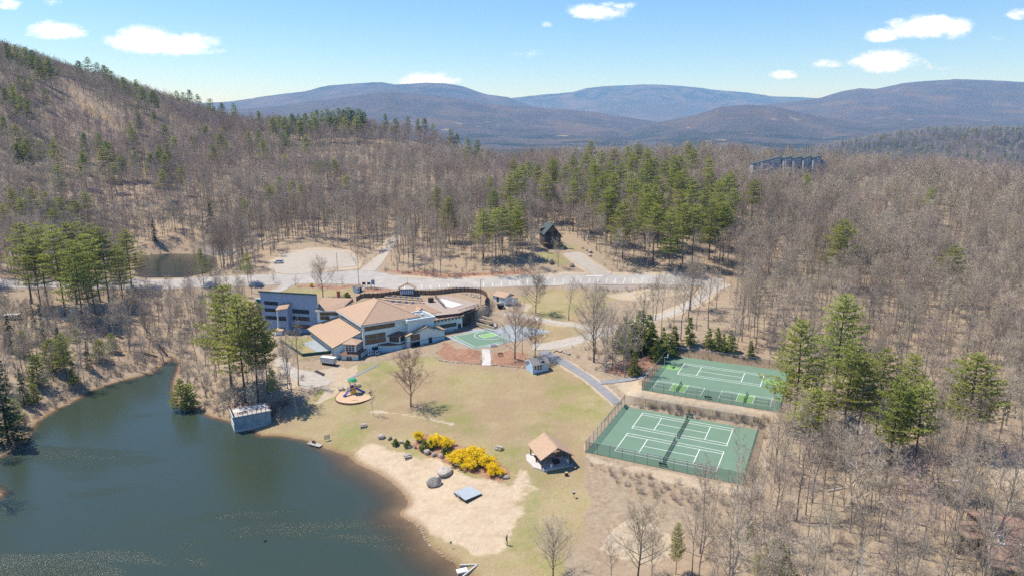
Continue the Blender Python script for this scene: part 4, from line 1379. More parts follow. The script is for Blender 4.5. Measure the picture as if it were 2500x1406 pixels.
# bare trees standing free: base px, base py, top py, kind, label
FREE = [
    (1003, 992, 868, 'open_tree_1', 'spreading bare tree with reddish twigs alone on the big lawn'), (911, 1014, 935, 'birch_0', 'slender pale birch on the lawn below the playground'), (664, 962, 880, 'birch_1', 'pale multi-stemmed birch clump by the boathouse footbridge'), (724, 1012, 968, 'birch_1', 'small white stemmed birch at the lawn corner by the brook'),
    (789, 727, 640, 'open_tree_3', 'bare tree with rising limbs directly behind the lodge roof'), (877, 700, 600, 'forest_tree_0', 'tall single trunk tree on the road verge by the signs'), (1257, 875, 748, 'open_tree_0', 'bare spreading tree in the mulch bed by the basketball court'), (1275, 866, 772, 'forest_tree_2', 'thin bare tree right behind the mulch bed tree'),
    (1306, 872, 785, 'open_tree_1', 'red-budded bare tree behind the small blue cottage'), (1308, 764, 675, 'open_tree_3', 'bare tree on the field near the equipment shed'), (1388, 781, 680, 'forest_tree_4', 'bare tree in the middle of the field'), (1450, 884, 722, 'open_tree_0', 'largest bare tree beside the drive above the path'),
    (1482, 840, 748, 'forest_tree_1', 'bare tree at the edge of the gravel drive'), (1522, 903, 800, 'forest_tree_3', 'thin bare tree left of the dense dark evergreen'), (1600, 782, 668, 'forest_tree_6', 'bare tree on the field side of the gravel drive'), (1645, 792, 690, 'forest_tree_2', 'slim bare tree right of the gravel drive'), (1685, 758, 642, 'open_tree_3', 'forked bare tree where the drive meets the road'),
    (1729, 802, 655, 'forest_tree_0', 'tall bare tree right of the drive behind the far fence'), (1700, 806, 690, 'forest_tree_4', 'thin bare tree behind the far court fence'), (1748, 752, 650, 'forest_tree_3', 'bare tree by the drive near the road end'), (1350, 1416, 1280, 'open_tree_3', 'grey bare tree at the bottom edge of the lawn'),
    (1492, 1424, 1318, 'forest_tree_1', 'thin bare tree left of the sand volleyball pit'), (1556, 1420, 1250, 'open_tree_2', 'bare tree in front of the sand volleyball pit'), (1590, 1425, 1290, 'forest_tree_5', 'bare tree on the right rim of the sand pit'), (615, 716, 640, 'forest_tree_6', 'bare tree beside the left end of the blue-grey wing'),
    (722, 700, 676, 'small_tree_0', 'small dark crab apple by the lodge driveway'), (668, 690, 662, 'small_tree_1', 'small bare tree on the driveway island'), (836, 698, 676, 'small_tree_1', 'rounded bare shrub tree on the mulch bank by the road'), (1363, 652, 585, 'forest_tree_1', 'pale thin tree in front of the dark chalet')]
for px, b, t, k, lab in FREE:
    p, h = by_base(px, b, t)
    plant(k, p, h, rgp.uniform(0, 6.28), 'bare_tree', lab, 'bare tree')

# ---------------------------------------------------------------- the woods
rs = np.random.default_rng(23)
def jitter_grid(x0, x1, y0, y1, step):
    X, Y = np.meshgrid(np.arange(x0, x1, step), np.arange(y0, y1, step))
    return X.ravel() + rs.uniform(-.48, .48, X.size) * step, Y.ravel() + rs.uniform(-.48, .48, X.size) * step
def in_view(x, y, z, pad=60):
    d = y * cP - (z - CAM_Z) * sP
    u = y * sP + (z - CAM_Z) * cP
    px, py = 1250 + F_PX * x / d, 703 - F_PX * u / d
    return px, py, (px > -pad) & (px < 2500 + pad) & (py < 1406 + 190)
x, y = jitter_grid(-700, 640, 88, 440, 4.85)
x2, y2 = jitter_grid(-1000, 700, 440, 1060, 5.9)
x3, y3 = rs.uniform(165, 235, 16), rs.uniform(440, 478, 16)
X_, Y_ = np.concatenate([x, x2, x3]), np.concatenate([y, y2, y3])
Z_ = ground_z(X_, Y_)
PXX, PYY, keep = in_view(X_, Y_, Z_)
keep &= ~open_ground(X_, Y_, .8)
keep &= ~((Y_ > 720) & (X_ > -60))                                    # the far side of the ridge is out of sight
den = np.ones(len(X_))
den[(PXX < 470) & (PYY > 690)] = 1.5
den[(PXX > 320) & (PXX < 480) & (PYY > 600) & (PYY < 760)] = .16
den[(PXX > 1740) & (PYY > 690)] = 1.5
den[(PXX > 590) & (PXX < 720) & (PYY > 800) & (PYY < 970)] = .12
den[(PXX > 420) & (PXX < 660) & (PYY > 690)] = 1.0
den[(PXX > 1400) & (PXX < 1790) & (PYY > 680) & (PYY < 860)] = .14
den[(PXX > 640) & (PXX < 900) & (PYY > 590) & (PYY < 670)] = .5
den[(PXX > 1740) & (PYY > 1120)] = 3.0
den[(PXX < 600) & (PYY < 420)] = 1.5
den *= .35 + 1.25 * np.clip(vnoise(X_ / 22 + 3, Y_ / 22), 0, 1)
keep &= rs.random(len(X_)) < den
tx = np.array(TREES)
for i in np.nonzero(keep)[0]:
    dd = (tx[:, 0] - X_[i]) ** 2 + (tx[:, 1] - Y_[i]) ** 2
    if dd.min() < 2.6 ** 2:
        keep[i] = False
X_, Y_, Z_, PXX, PYY = X_[keep], Y_[keep], Z_[keep], PXX[keep], PYY[keep]
dist = np.hypot(X_, Y_)
H_ = np.where(dist < 420, rs.uniform(9, 23, len(X_)), rs.uniform(10, 21, len(X_))) * (.82 + .36 * vnoise(X_ / 48 + 9, Y_ / 48))
H_[(PXX < 660) & (PYY > 690)] *= .72
H_[(PYY > 1180)] *= 1.08
H_[(PXX > 1850) & (PYY > 700)] *= .85
tpx, tpy, _k = in_view(X_, Y_, Z_ + H_)
vis = ~((tpx > 1836) & (tpx < 2014) & (tpy < 399) & (Y_ < 492))      # the condominium roofs rise clear of the trees
X_, Y_, Z_, PXX, PYY, dist, H_ = (q[vis] for q in (X_, Y_, Z_, PXX, PYY, dist, H_))
order = np.argsort(dist)
order = order[(PXX[order] > -20) & (PXX[order] < 2520)]
NEAR_N = 268
MARKS = [(2085, 1050, 'the grey roofed house'), (2440, 1320, 'the brown roofed house'), (2450, 1150, 'the sandy driveway'), (1850, 1190, 'the near corner of the lower courts'), (1885, 960, 'the end of the upper court'), (1760, 860, 'the far fence of the upper court'),
         (1560, 1330, 'the sand volleyball pit'), (1830, 1370, 'the thin young pine'), (2350, 980, 'the broad pine at the right'), (2315, 700, 'the leaning lone pine'), (2042, 640, 'the lone pine by the drive bend'), (2170, 900, 'the large pine clump'), (2120, 1300, 'the lower right hollow'), (2300, 1180, 'the bushes by the sandy driveway'),
         (600, 1000, 'the boathouse'), (445, 960, 'the inlet point'), (545, 880, 'the tall boathouse pines'), (200, 770, 'the tall left pine stand'), (60, 1000, 'the dark spruce at the left edge'), (250, 900, 'the young left bank pine'), (60, 780, 'the left driveway'), (420, 790, 'the fallen trunks'), (500, 730, 'the road embankment'), (1600, 850, 'the evergreen thicket'), (1450, 880, 'the large tree beside the drive')]
near_ids = set(order[:NEAR_N].tolist())
for i in order[:NEAR_N]:
    px, py = PXX[i], PYY[i]
    k = int(np.argmin([np.hypot(px - q[0], (py - q[1]) * 1.6) for q in MARKS]))
    mk = MARKS[k]
    dx, dy_ = px - mk[0], (py - mk[1]) * 1.6
    rel = ('right of' if dx > 0 else 'left of') if abs(dx) > abs(dy_) else ('in front of' if dy_ > 0 else 'behind')
    size = 'tall' if H_[i] > 15.5 else 'small' if H_[i] < 11.5 else 'mid-sized'
    lab, g = f'{size} leafless tree {rel} {mk[2]}', f'bare trees {rel} {mk[2]}'
    birch = rs.random() < .08
    plant('birch_0' if birch else BARE[rs.integers(len(BARE))], (X_[i], Y_[i], Z_[i]), float(H_[i]), rs.uniform(0, 6.28), 'bare_tree', lab if not birch else lab.replace('leafless tree', 'pale stemmed birch'), 'bare tree', g)
def species(ids_, n):                            # like grows with like
    v = vnoise(X_[ids_] / 60 + 40, Y_[ids_] / 60) + rs.normal(0, .13, len(ids_))
    return np.clip((v * n * 1.3 - n * .15).astype(int), 0, n - 1)
rest = np.array([i for i in range(len(X_)) if i not in near_ids])
nearer = rest[dist[rest] < 430]
farther = rest[dist[rest] >= 430]
print('woods', len(near_ids), len(nearer), len(farther), 'conifers', NCON)
scatter_object('bare_forest', BARE, np.stack([X_, Y_, Z_], 1)[nearer], H_[nearer], rs.uniform(0, 6.28, len(nearer)), species(nearer, len(BARE)), 'brown leafless forest beyond the road and round the lake')
scatter_object('distant_forest', BAREFAR, np.stack([X_, Y_, Z_], 1)[farther], H_[farther], rs.uniform(0, 6.28, len(farther)), species(farther, len(BAREFAR)), 'greyish leafless forest covering ridge and left hillside')

for k in range(10):
    a = spot(rs.uniform(1900, 2420), rs.uniform(1000, 1380))
    t, ln = rs.uniform(0, 6.28), rs.uniform(4, 9)
    o = MB().tube([(0, 0, .2), (math.cos(t) * ln * .5, math.sin(t) * ln * .5, .3), (math.cos(t) * ln, math.sin(t) * ln, .22)], [.2, .16, .06], 6).build('fallen_trunk', 'bark_birch' if k % 3 == 0 else 'bark_grey')
    o.location = a
    tag(o, 'fallen trunk lying in the woods right of the tennis courts', 'fallen trunk', 'fallen trunks right of the courts')
# undergrowth along wood edges, banks and between trunks
x, y = jitter_grid(-330, 330, 95, 380, 3.4)
z = ground_z(x, y)
px, py, k = in_view(x, y, z, 20)
k &= ~open_ground(x, y, -1.0)
k &= rs.random(len(x)) < (.12 + .75 * np.clip(vnoise(x / 14, y / 14) * 1.5 - .45, 0, 1)) + .30 * ((px > 1720) & (py > 1050)) + .30 * ((px < 640) & (py > 690))
bx, by = [x[k]], [y[k]]
for poly, n in [(world_poly([(1440, 1135), (1560, 1152), (1700, 1195), (1800, 1200), (1850, 1230), (1760, 1260), (1620, 1228), (1500, 1180)]), 90), (world_poly([(1560, 985), (1880, 1020), (1885, 1042), (1700, 1022), (1560, 995)]), 60), (world_poly([(930, 660), (1100, 678), (1320, 668), (1300, 655), (1100, 664), (960, 648)]), 40),
                (world_poly([(1480, 668), (1780, 668), (1760, 655), (1500, 655)]), 60), (world_poly([(420, 930), (480, 990), (600, 1030), (640, 990), (560, 940), (450, 900)]), 90), (world_poly([(10, 1100), (100, 1020), (220, 945), (390, 890), (400, 870), (200, 930), (60, 1010), (0, 1060)]), 130),
                (world_poly([(640, 1040), (700, 1010), (730, 985), (700, 970), (650, 1000)]), 30), (world_poly([(1380, 850), (1420, 850), (1500, 900), (1560, 915), (1600, 880), (1480, 850)]), 60), (world_poly([(1400, 700), (1680, 702), (1680, 708), (1400, 708)]), 40)]:
    P = np.array(poly)
    m = 0
    while m < n:
        a, b = rs.uniform(P.min(0), P.max(0))
        if sdist(np.array([a]), np.array([b]), poly)[0] > 0:
            bx.append(np.array([a]))
            by.append(np.array([b]))
            m += 1
bx, by = np.concatenate(bx), np.concatenate(by)
bz = ground_z(bx, by)
kk = bz > .15
bx, by, bz = bx[kk], by[kk], bz[kk]
ids = rs.integers(0, 3, len(bx))
scatter_object('undergrowth', ['shrub_0', 'shrub_1', 'shrub_2'], np.stack([bx, by, bz], 1), rs.uniform(.5, 2.0, len(bx)), rs.uniform(0, 6.28, len(bx)), ids, 'low brown brush along banks and forest edges')

# woods on the hill across the valley to the right
n = 2600
s_ = rs.uniform(.28, .80, n)
yy = rs.uniform(1750, 2420, n)
zz = far_height(s_, yy)
hp = np.where(rs.random(n) < .16, 1, 0)
scatter_object('valley_forest', ['distant_tree_0', 'distant_tree_3', 'distant_pine_0', 'distant_pine_2'], np.stack([s_ * yy, yy, zz], 1), rs.uniform(13, 21, n), rs.uniform(0, 6.28, n), np.where(hp == 1, rs.integers(2, 4, n), rs.integers(0, 2, n)), 'mixed woods on the low hill across the valley')

# ---------------------------------------------------------------- roads, drives, paths, paved areas
mat('asphalt_pale', (.36, .333, .30), .9, .16, .22, .2, bump=.2)
mat('asphalt_grey', (.225, .225, .235), .9, .14, .5, .2, bump=.2)
mat('gravel_pale', (.39, .35, .30), .95, .16, .8, .1, bump=.4, bscale=8)
mat('gravel_tan', (.365, .30, .225), .95, .18, .5, .1, bump=.4, bscale=8, col2=(.40, .375, .34))
mat('concrete', (.50, .47, .43), .85, .1, .8, .2)
mat('concrete_worn', (.43, .40, .36), .9, .18, .9, .15)
mat('paint_white', (.80, .80, .78), .7, .05, 2.0, .3)
mat('court_green', (.138, .218, .155), .85, .06, .25, .2)
mat('court_light', (.20, .36, .135), .85, .05, .25, .2)
mat('pad_bluegrey', (.29, .325, .34), .9, .1, .6, .2)
def resample(pts, n):
    P = np.asarray(pts, float)
    s = np.concatenate([[0], np.cumsum(np.hypot(*np.diff(P[:, :2], axis=0).T))])
    t = np.linspace(0, s[-1], n)
    # smooth the polyline a little
    out = np.stack([np.interp(t, s, P[:, k]) for k in range(2)], 1)
    for _ in range(3):
        out[1:-1] = out[1:-1] * .5 + (out[:-2] + out[2:]) * .25
    return out
def length(pts):
    P = np.asarray(pts, float)
    return np.hypot(*np.diff(P[:, :2], axis=0).T).sum()
def ribbon_between(name, ea, eb, m, across=5, lift=.07, step=1.6, thick=.12):
    n = max(3, int(max(length(ea), length(eb)) / step))
    A, B = resample(ea, n), resample(eb, n)
    mb = MB()
    rows = []
    for i in range(n):
        r = []
        for k in range(across + 1):
            t = k / across
            q = A[i] * (1 - t) + B[i] * t
            r.append((q[0], q[1]))
        rows.append(r)
    R = np.array(rows)
    Zr = ground_z(R[..., 0], R[..., 1]) + lift
    # keep the carriageway level from side to side
    for _ in range(4):
        Zr[1:-1] = Zr[1:-1] * .5 + (Zr[:-2] + Zr[2:]) * .25
    Zr = np.maximum(Zr, ground_z(R[..., 0], R[..., 1]) + .05)
    base = len(mb.v)
    for i in range(n):
        for k in range(across + 1):
            mb.v.append((R[i, k, 0], R[i, k, 1], Zr[i, k]))
    w = across + 1
    for i in range(n - 1):
        for k in range(across):
            a = i * w + k
            mb.f.append((a, a + 1, a + 1 + w, a + w))
    for k0 in (0, across):                      # edge skirts
        o = len(mb.v)
        for i in range(n):
            mb.v.append((R[i, k0, 0], R[i, k0, 1], Zr[i, k0] - thick - .25))
        for i in range(n - 1):
            mb.f.append((i * w + k0, (i + 1) * w + k0, o + i + 1, o + i))
    return structure(mb.build(name, m, smooth=False))
def ribbon(name, px, width, m, world=False, **k):
    c = np.array([spot(*p)[:2] for p in px]) if not world else np.array(px)
    n = max(4, int(length(c) / 1.5))
    c = resample(c, n)
    t = np.gradient(c, axis=0)
    t /= np.linalg.norm(t, axis=1)[:, None] + 1e-9
    nrm = np.stack([-t[:, 1], t[:, 0]], 1)
    wd = np.interp(np.linspace(0, 1, n), np.linspace(0, 1, len(width)), width)[:, None] if hasattr(width, '__len__') else width
    return ribbon_between(name, c + nrm * wd / 2, c - nrm * wd / 2, m, **k)
def patch(name, poly, m, lift=.06, step=1.2, level=None, kindstruct=True):
    """a paved area: the polygon filled with a fine sheet that follows the ground"""
    bm = bmesh.new()
    vs_ = [bm.verts.new((p[0], p[1], 0)) for p in poly]
    bm.faces.new(vs_)
    P = np.asarray(poly)
    for ax in (0, 1):
        lo, hi = P[:, ax].min(), P[:, ax].max()
        for c in np.arange(lo + step, hi, step):
            no = (1, 0, 0) if ax == 0 else (0, 1, 0)
            co = (c, 0, 0) if ax == 0 else (0, c, 0)
            bmesh.ops.bisect_plane(bm, geom=bm.verts[:] + bm.edges[:] + bm.faces[:], plane_co=co, plane_no=no)
    for v in bm.verts:
        v.co.z = (float(ground_z(v.co.x, v.co.y)) if level is None else level) + lift
    bmesh.ops.recalc_face_normals(bm, faces=bm.faces)
    me = bpy.data.meshes.new(name)
    bm.to_mesh(me)
    bm.free()
    if me.polygons and me.polygons[0].normal.z < 0:
        me.flip_normals()
    me.materials.append(MATS[m])
    o = bpy.data.objects.new(name, me)
    C.objects.link(o)
    return structure(o) if kindstruct else o
top = [(-120, 684), (100, 684), (340, 682), (480, 677), (600, 673), (690, 671), (800, 666), (860, 660), (905, 660), (960, 672), (1000, 680), (1100, 683), (1200, 679), (1300, 675), (1400, 672), (1500, 671), (1600, 670), (1680, 673), (1765, 680)]
bot = [(-120, 700), (100, 702), (340, 704), (480, 702), (600, 698), (690, 694), (800, 692), (860, 693), (905, 700), (960, 706), (1000, 709), (1100, 703), (1200, 702), (1300, 698), (1400, 695), (1500, 694), (1600, 694), (1680, 697), (1755, 700)]
road = ribbon_between('road', spots(top), spots(bot), 'asphalt_pale', across=8, step=2.5)
ROAD_T, ROAD_B = spots(top), spots(bot)
ribbon('side_road', [(895, 662), (915, 645), (940, 615), (962, 590), (982, 560), (1002, 530)], [8, 5.5, 4.6, 4.2, 4.0, 4.0], 'gravel_tan', lift=.1)
ribbon('lodge_driveway', [(705, 690), (700, 700), (685, 708), (660, 716)], [8, 5, 5, 5], 'asphalt_pale', lift=.1)
ribbon('gravel_drive', [(1765, 690), (1735, 705), (1702, 735), (1640, 765), (1560, 785), (1500, 803), (1440, 822), (1390, 836), (1345, 846), (1300, 846)], [9, 6.5, 5, 4.6, 4.6, 4.8, 5.2, 6, 6, 5], 'gravel_pale')
ribbon('field_drive', [(1232, 764), (1292, 774), (1349, 787), (1400, 793), (1452, 806)], [2.6, 3, 3, 3, 4], 'gravel_pale', lift=.08)
ribbon('asphalt_path', [(1322, 858), (1380, 886), (1430, 918), (1470, 950), (1508, 986)], [3.6, 3.0, 2.6, 2.6, 2.8], 'asphalt_grey', lift=.11)
ribbon('court_path', [(1466, 934), (1500, 930), (1540, 926), (1578, 917)], 2.4, 'asphalt_grey', lift=.14)
ribbon('concrete_walk', [(1186, 852), (1189, 868), (1187, 892)], 2.8, 'concrete', lift=.1)
ribbon('house_driveway', [(1478, 675), (1452, 660), (1432, 645), (1412, 630), (1396, 617)], [9, 6, 7, 9, 9], 'gravel_tan', lift=.09)
ribbon('shed_path', [(905, 697), (888, 700), (876, 708)], 2.0, 'asphalt_pale', lift=.1)
ribbon('service_path', [(925, 888), (905, 898), (880, 912), (850, 926)], 1.1, 'asphalt_grey', lift=.09)
patch('gravel_lot', world_poly([(668, 654), (672, 666), (700, 670), (765, 667), (800, 655), (868, 650), (874, 632), (848, 616), (790, 611), (740, 613), (700, 621), (668, 638)]), 'gravel_tan', .08, 3.0)
patch('lower_lot', world_poly([(690, 868), (720, 900), (770, 908), (812, 930), (800, 940), (742, 950), (720, 930), (690, 905), (670, 880)]), 'gravel_pale', .07, 2.0)
patch('court_apron', [lodge_pt(*q) for q in [(29.3, -3), (41, -1.5), (41, .5), (47.5, -1), (55, -8), (60, -16), (62, -23), (53, -21.5), (46, -20.5), (38, -21.5), (31.3, -20.2), (30.2, -8)]], 'pad_bluegrey', .06, 1.0)

# parking bays painted on the road
mbm = MB()
k = 0
Bw = resample(ROAD_B, 260)
Tw = resample(ROAD_T, 260)
stall = []
s_acc = 0
for i in range(150, 246):
    s_acc += np.hypot(*(Bw[i] - Bw[i - 1]))
    if s_acc > 2.9:
        s_acc = 0
        d = (Tw[i] - Bw[i])
        d = d / np.linalg.norm(d)
        a, b = Bw[i] + d * .5, Bw[i] + d * 5.6
        side = np.array([-d[1], d[0]]) * .075
        za, zb = float(ground_z(*a)) + .13, float(ground_z(*b)) + .13
        stall.append([(*(a - side), za), (*(a + side), za), (*(b + side), zb), (*(b - side), zb)])
for q in stall:
    o = MB().poly(q).build('parking_line', 'paint_white', road)
w = MB()
q = [spot(1432, 674), spot(1472, 673.4), spot(1472, 674.6), spot(1432, 675.3)]
w.poly([(a[0], a[1], a[2] + .14) for a in q]).build('stop_line', 'paint_white', road)

# ---------------------------------------------------------------- courts
def court_object(name, rect, z, m):
    mb = MB()
    mb.prism([tuple(p) for p in rect], z - .4, z + .05)
    return structure(mb.build(name, m))
low = court_object('lower_tennis_courts', LOWRECT, LOWZ, 'court_green')
upc = court_object('upper_sports_court', UPRECT, UPZ, 'court_green')
def line(parent, o, z, a0, b0, a1, b1, w=.07, m='paint_white', name='court_line', lift=.056):
    p, q = court_pt(o, a0, b0), court_pt(o, a1, b1)
    d = (q - p) / (np.linalg.norm(q - p) + 1e-9)
    n = np.array([-d[1], d[0]]) * w
    p, q = p - d * w, q + d * w
    MB().poly([(*(p - n), z + lift), (*(q - n), z + lift), (*(q + n), z + lift), (*(p + n), z + lift)]).build(name, m, parent)
def tennis(parent, o, z, da=0.0, db=0.0):
    Ls, Ws, al = 23.77, 10.97, 1.37
    sl = 6.40
    for b in (0, -al, -Ws + al, -Ws):
        line(parent, o, z, da, db + b, da + Ls, db + b)
    for a in (0, Ls):
        line(parent, o, z, da + a, db, da + a, db - Ws, lift=.060)
    for a in (Ls / 2 - sl, Ls / 2 + sl):
        line(parent, o, z, da + a, db - al, da + a, db - Ws + al, lift=.060)
    line(parent, o, z, da + Ls / 2 - sl, db - Ws / 2, da + Ls / 2 + sl, db - Ws / 2)
tennis(low, LOW0, LOWZ)
tennis(low, LOW0, LOWZ, .1, 14.4)
tennis(upc, UP0, UPZ)
def court_quad(parent, o, z, a0, a1, b0, b1, m, name, lift=.053):
    MB().poly([(*court_pt(o, a0, b0), z + lift), (*court_pt(o, a1, b0), z + lift), (*court_pt(o, a1, b1), z + lift), (*court_pt(o, a0, b1), z + lift)]).build(name, m, parent)
for a0 in (-3.8, 14.4):
    court_quad(upc, UP0, UPZ, a0 + 4.57, a0 + 8.84, -25.2, -19.1, 'court_light', 'kitchen_zone')
    for b in (-25.2, -19.1):
        line(upc, UP0, UPZ, a0, b, a0 + 13.41, b, .05)
    for a in (0, 13.41):
        line(upc, UP0, UPZ, a0 + a, -25.2, a0 + a, -19.1, .05, lift=.060)
    for a in (4.57, 8.84):
        line(upc, UP0, UPZ, a0 + a, -25.2, a0 + a, -19.1, .05, lift=.060)
    line(upc, UP0, UPZ, a0, -22.15, a0 + 4.57, -22.15, .05)
    line(upc, UP0, UPZ, a0 + 8.84, -22.15, a0 + 13.41, -22.15, .05)
court_quad(upc, UP0, UPZ, -5.7, -.5, -7.5, -3.7, 'court_light', 'key_zone')
court_quad(upc, UP0, UPZ, 24.3, 29.5, -7.5, -3.7, 'court_light', 'key_zone')
# half basketball court below the lodge
bb = structure(MB().prism([tuple(lodge_pt(u, v)) for u, v in ((31.8, -20.0), (47.2, -20.0), (47.2, -2.9), (31.8, -2.9))], 6.7, 7.085).build('basketball_court', 'court_green'))
def lq(pts, m, name, lift):
    MB().poly([(*lodge_pt(u, v), 7.085 + lift) for u, v in pts]).build(name, m, bb)
def lline(u0, v0, u1, v1, w=.07, lift=.009):
    d = np.array([u1 - u0, v1 - v0])
    d = d / np.linalg.norm(d)
    n = np.array([-d[1], d[0]]) * w
    lq([(u0 - n[0], v0 - n[1]), (u1 - n[0], v1 - n[1]), (u1 + n[0], v1 + n[1]), (u0 + n[0], v0 + n[1])], 'paint_white', 'court_line', lift)
for a in ((32.7, -19.0, 32.7, -3.7), (32.7, -3.7, 46.5, -3.7), (46.5, -3.7, 46.5, -19.0), (46.5, -19.0, 32.7, -19.0)):
    lline(*a)
KV = -9.5
lq([(40.7, KV - 1.9), (46.4, KV - 1.9), (46.4, KV + 1.9), (40.7, KV + 1.9)], 'court_light', 'key_zone', .004)
for a in ((40.7, KV - 1.9, 46.4, KV - 1.9), (40.7, KV + 1.9, 46.4, KV + 1.9), (40.7, KV - 1.9, 40.7, KV + 1.9)):
    lline(*a, lift=.013)
pr = None
for k in range(25):
    t = math.pi / 2 + math.pi * k / 24
    q = (44.9 + 6.3 * math.cos(t), KV + 6.3 * math.sin(t) * .86)
    if pr:
        lline(*pr, *q, lift=.017)
    pr = q

# ---------------------------------------------------------------- the lodge
def siding(name, col, horizontal=True, pitch=.22, var=.08):
    m = mat(name, col, .75, var, .7, .25)
    nt = m.node_tree
    p = nt.nodes['Principled BSDF']
    geo = nt.nodes.new('ShaderNodeNewGeometry')
    w = nt.nodes.new('ShaderNodeTexWave')
    w.bands_direction = 'Z' if horizontal else 'X'
    w.inputs['Scale'].default_value = 1 / pitch / 3.2
    w.inputs['Distortion'].default_value = .2
    nt.links.new(geo.outputs['Position'], w.inputs['Vector'])
    b = nt.nodes.new('ShaderNodeBump')
    b.inputs['Strength'].default_value = .35
    b.inputs['Distance'].default_value = .03
    nt.links.new(w.outputs['Fac'], b.inputs['Height'])
    nt.links.new(b.outputs[0], p.inputs['Normal'])
    return m
siding('siding_teal', (.62, .755, .76))
siding('siding_blue', (.275, .365, .50))
siding('siding_pale', (.70, .77, .79))
siding('siding_cottage', (.42, .56, .72))
mat('trim_teal', (.045, .11, .115), .6, .1, 2)
mat('trim_white', (.74, .76, .76), .6, .06, 2)
mat('fascia_pale', (.56, .64, .65), .6, .08, 2)
def shingles(name, a, b, s=2.4):
    m = mat(name, a, .92, .1, s, .1, bump=.35, bscale=9, col2=b)
    return m
shingles('shingle_tan', (.34, .225, .15), (.48, .345, .245))
shingles('shingle_brown', (.17, .095, .065), (.27, .16, .11))
shingles('shingle_grey', (.19, .18, .17), (.29, .275, .26))
shingles('shingle_pink', (.27, .175, .14), (.38, .26, .215))
shingles('shingle_dark', (.055, .075, .08), (.10, .125, .13))
mat('roof_flat', (.23, .235, .245), .8, .2, 1.2)
mat('glass_dark', (.022, .026, .03), .08, .4, .6, .6)
mat('glass_warm', (.12, .085, .05), .12, .5, .9, .6)
mat('brick', (.25, .10, .07), .9, .25, 5)
mat('deck_wood', (.33, .24, .18), .85, .15, 1.4)
mat('rail_brown', (.10, .055, .042), .8, .2, 2)
mat('rail_grey', (.33, .30, .28), .8, .2, 2)
mat('metal_grey', (.42, .44, .46), .45, .1, 2, .5, .3)
mat('metal_pale', (.66, .68, .68), .5, .08, 2, .4)
mat('stone', (.30, .25, .21), .9, .3, 2.2, .15, bump=.5, bscale=4, col2=(.46, .37, .28))
mat('granite', (.24, .205, .175), .9, .3, 1.6, .15, bump=.5, bscale=4, col2=(.52, .465, .40))
mat('door_dark', (.03, .055, .06), .5, .1, 2)
mat('fence_green', (.035, .105, .085), .8, .12, 1.5)
LZ = 5.0
lodge = empty('lodge', (LO[0], LO[1], LZ), LB, 'large pale teal lodge with tan hip roofs and a tall blue-grey wing', 'lodge')
def LP(name, m, mb, parent=None):
    mb.v = [(a, b, c - LZ) for a, b, c in mb.v]
    return mb.build(name, m, parent or lodge)
def window(org, d, nrm, ln, z0, z1, cols, rows=1, glass='glass_warm', frame='trim_teal', root=None, zoff=LZ, fw=.09, bar=.05):
    """strip window on a wall: frame as the part, each pane a sub-part"""
    d, nrm, org = np.array(d, float), np.array(nrm, float), np.array(org, float)
    root = root or lodge
    fr = MB()
    def P(s, z, o):
        q = org + d * s + nrm * o
        return (q[0], q[1], z - zoff)
    def slab(s0, s1, za, zb, o0, o1, mb):
        mb.hexa([P(s0, za, o0), P(s1, za, o0), P(s1, za, o1), P(s0, za, o1)], [P(s0, zb, o0), P(s1, zb, o0), P(s1, zb, o1), P(s0, zb, o1)])
    slab(-fw, ln + fw, z0 - fw, z0, -.05, .09, fr)
    slab(-fw, ln + fw, z1, z1 + fw, -.05, .09, fr)
    slab(-fw, 0, z0, z1, -.05, .085, fr)
    slab(ln, ln + fw, z0, z1, -.05, .085, fr)
    cw, rh = ln / cols, (z1 - z0) / rows
    for i in range(1, cols):
        slab(i * cw - bar / 2, i * cw + bar / 2, z0, z1, -.05, .075, fr)
    for j in range(1, rows):
        for i in range(cols):
            slab(i * cw + bar / 2, (i + 1) * cw - bar / 2, z0 + j * rh - bar / 2, z0 + j * rh + bar / 2, -.05, .07, fr)
    o = fr.build('window', frame, root)
    for i in range(cols):
        for j in range(rows):
            mb = MB()
            slab(i * cw + (bar / 2 if i else 0), (i + 1) * cw - (bar / 2 if i < cols - 1 else 0), z0 + j * rh + (bar / 2 if j else 0), z0 + (j + 1) * rh - (bar / 2 if j < rows - 1 else 0), -.04, .03, mb)
            mb.build('pane', glass, o)
    return o
def door(org, d, nrm, w, z0, z1, m='door_dark', root=None, zoff=LZ, frame='trim_teal'):
    d, nrm, org = np.array(d, float), np.array(nrm, float), np.array(org, float)
    root = root or lodge
    def P(s, z, o):
        q = org + d * s + nrm * o
        return (q[0], q[1], z - zoff)
    mb = MB()
    mb.hexa([P(0, z0, -.05), P(w, z0, -.05), P(w, z0, .04), P(0, z0, .04)], [P(0, z1, -.05), P(w, z1, -.05), P(w, z1, .04), P(0, z1, .04)])
    o = mb.build('door', m, root)
    fr = MB()
    for s0, s1, za, zb in ((-.1, 0, z0, z1 + .1), (w, w + .1, z0, z1 + .1), (0, w, z1, z1 + .1)):
        fr.hexa([P(s0, za, -.05), P(s1, za, -.05), P(s1, za, .08), P(s0, za, .08)], [P(s0, zb, -.05), P(s1, zb, -.05), P(s1, zb, .08), P(s0, zb, .08)])
    fr.build('door_frame', frame, o)
    hb = MB()
    hb.hexa([P(w * .85, z0 + .95, .04), P(w * .95, z0 + .95, .04), P(w * .95, z0 + .95, .1), P(w * .85, z0 + .95, .1)], [P(w * .85, z0 + 1.05, .04), P(w * .95, z0 + 1.05, .04), P(w * .95, z0 + 1.05, .1), P(w * .85, z0 + 1.05, .1)])
    hb.build('handle', 'metal_pale', o)
    return o
U, V = (1, 0), (0, 1)
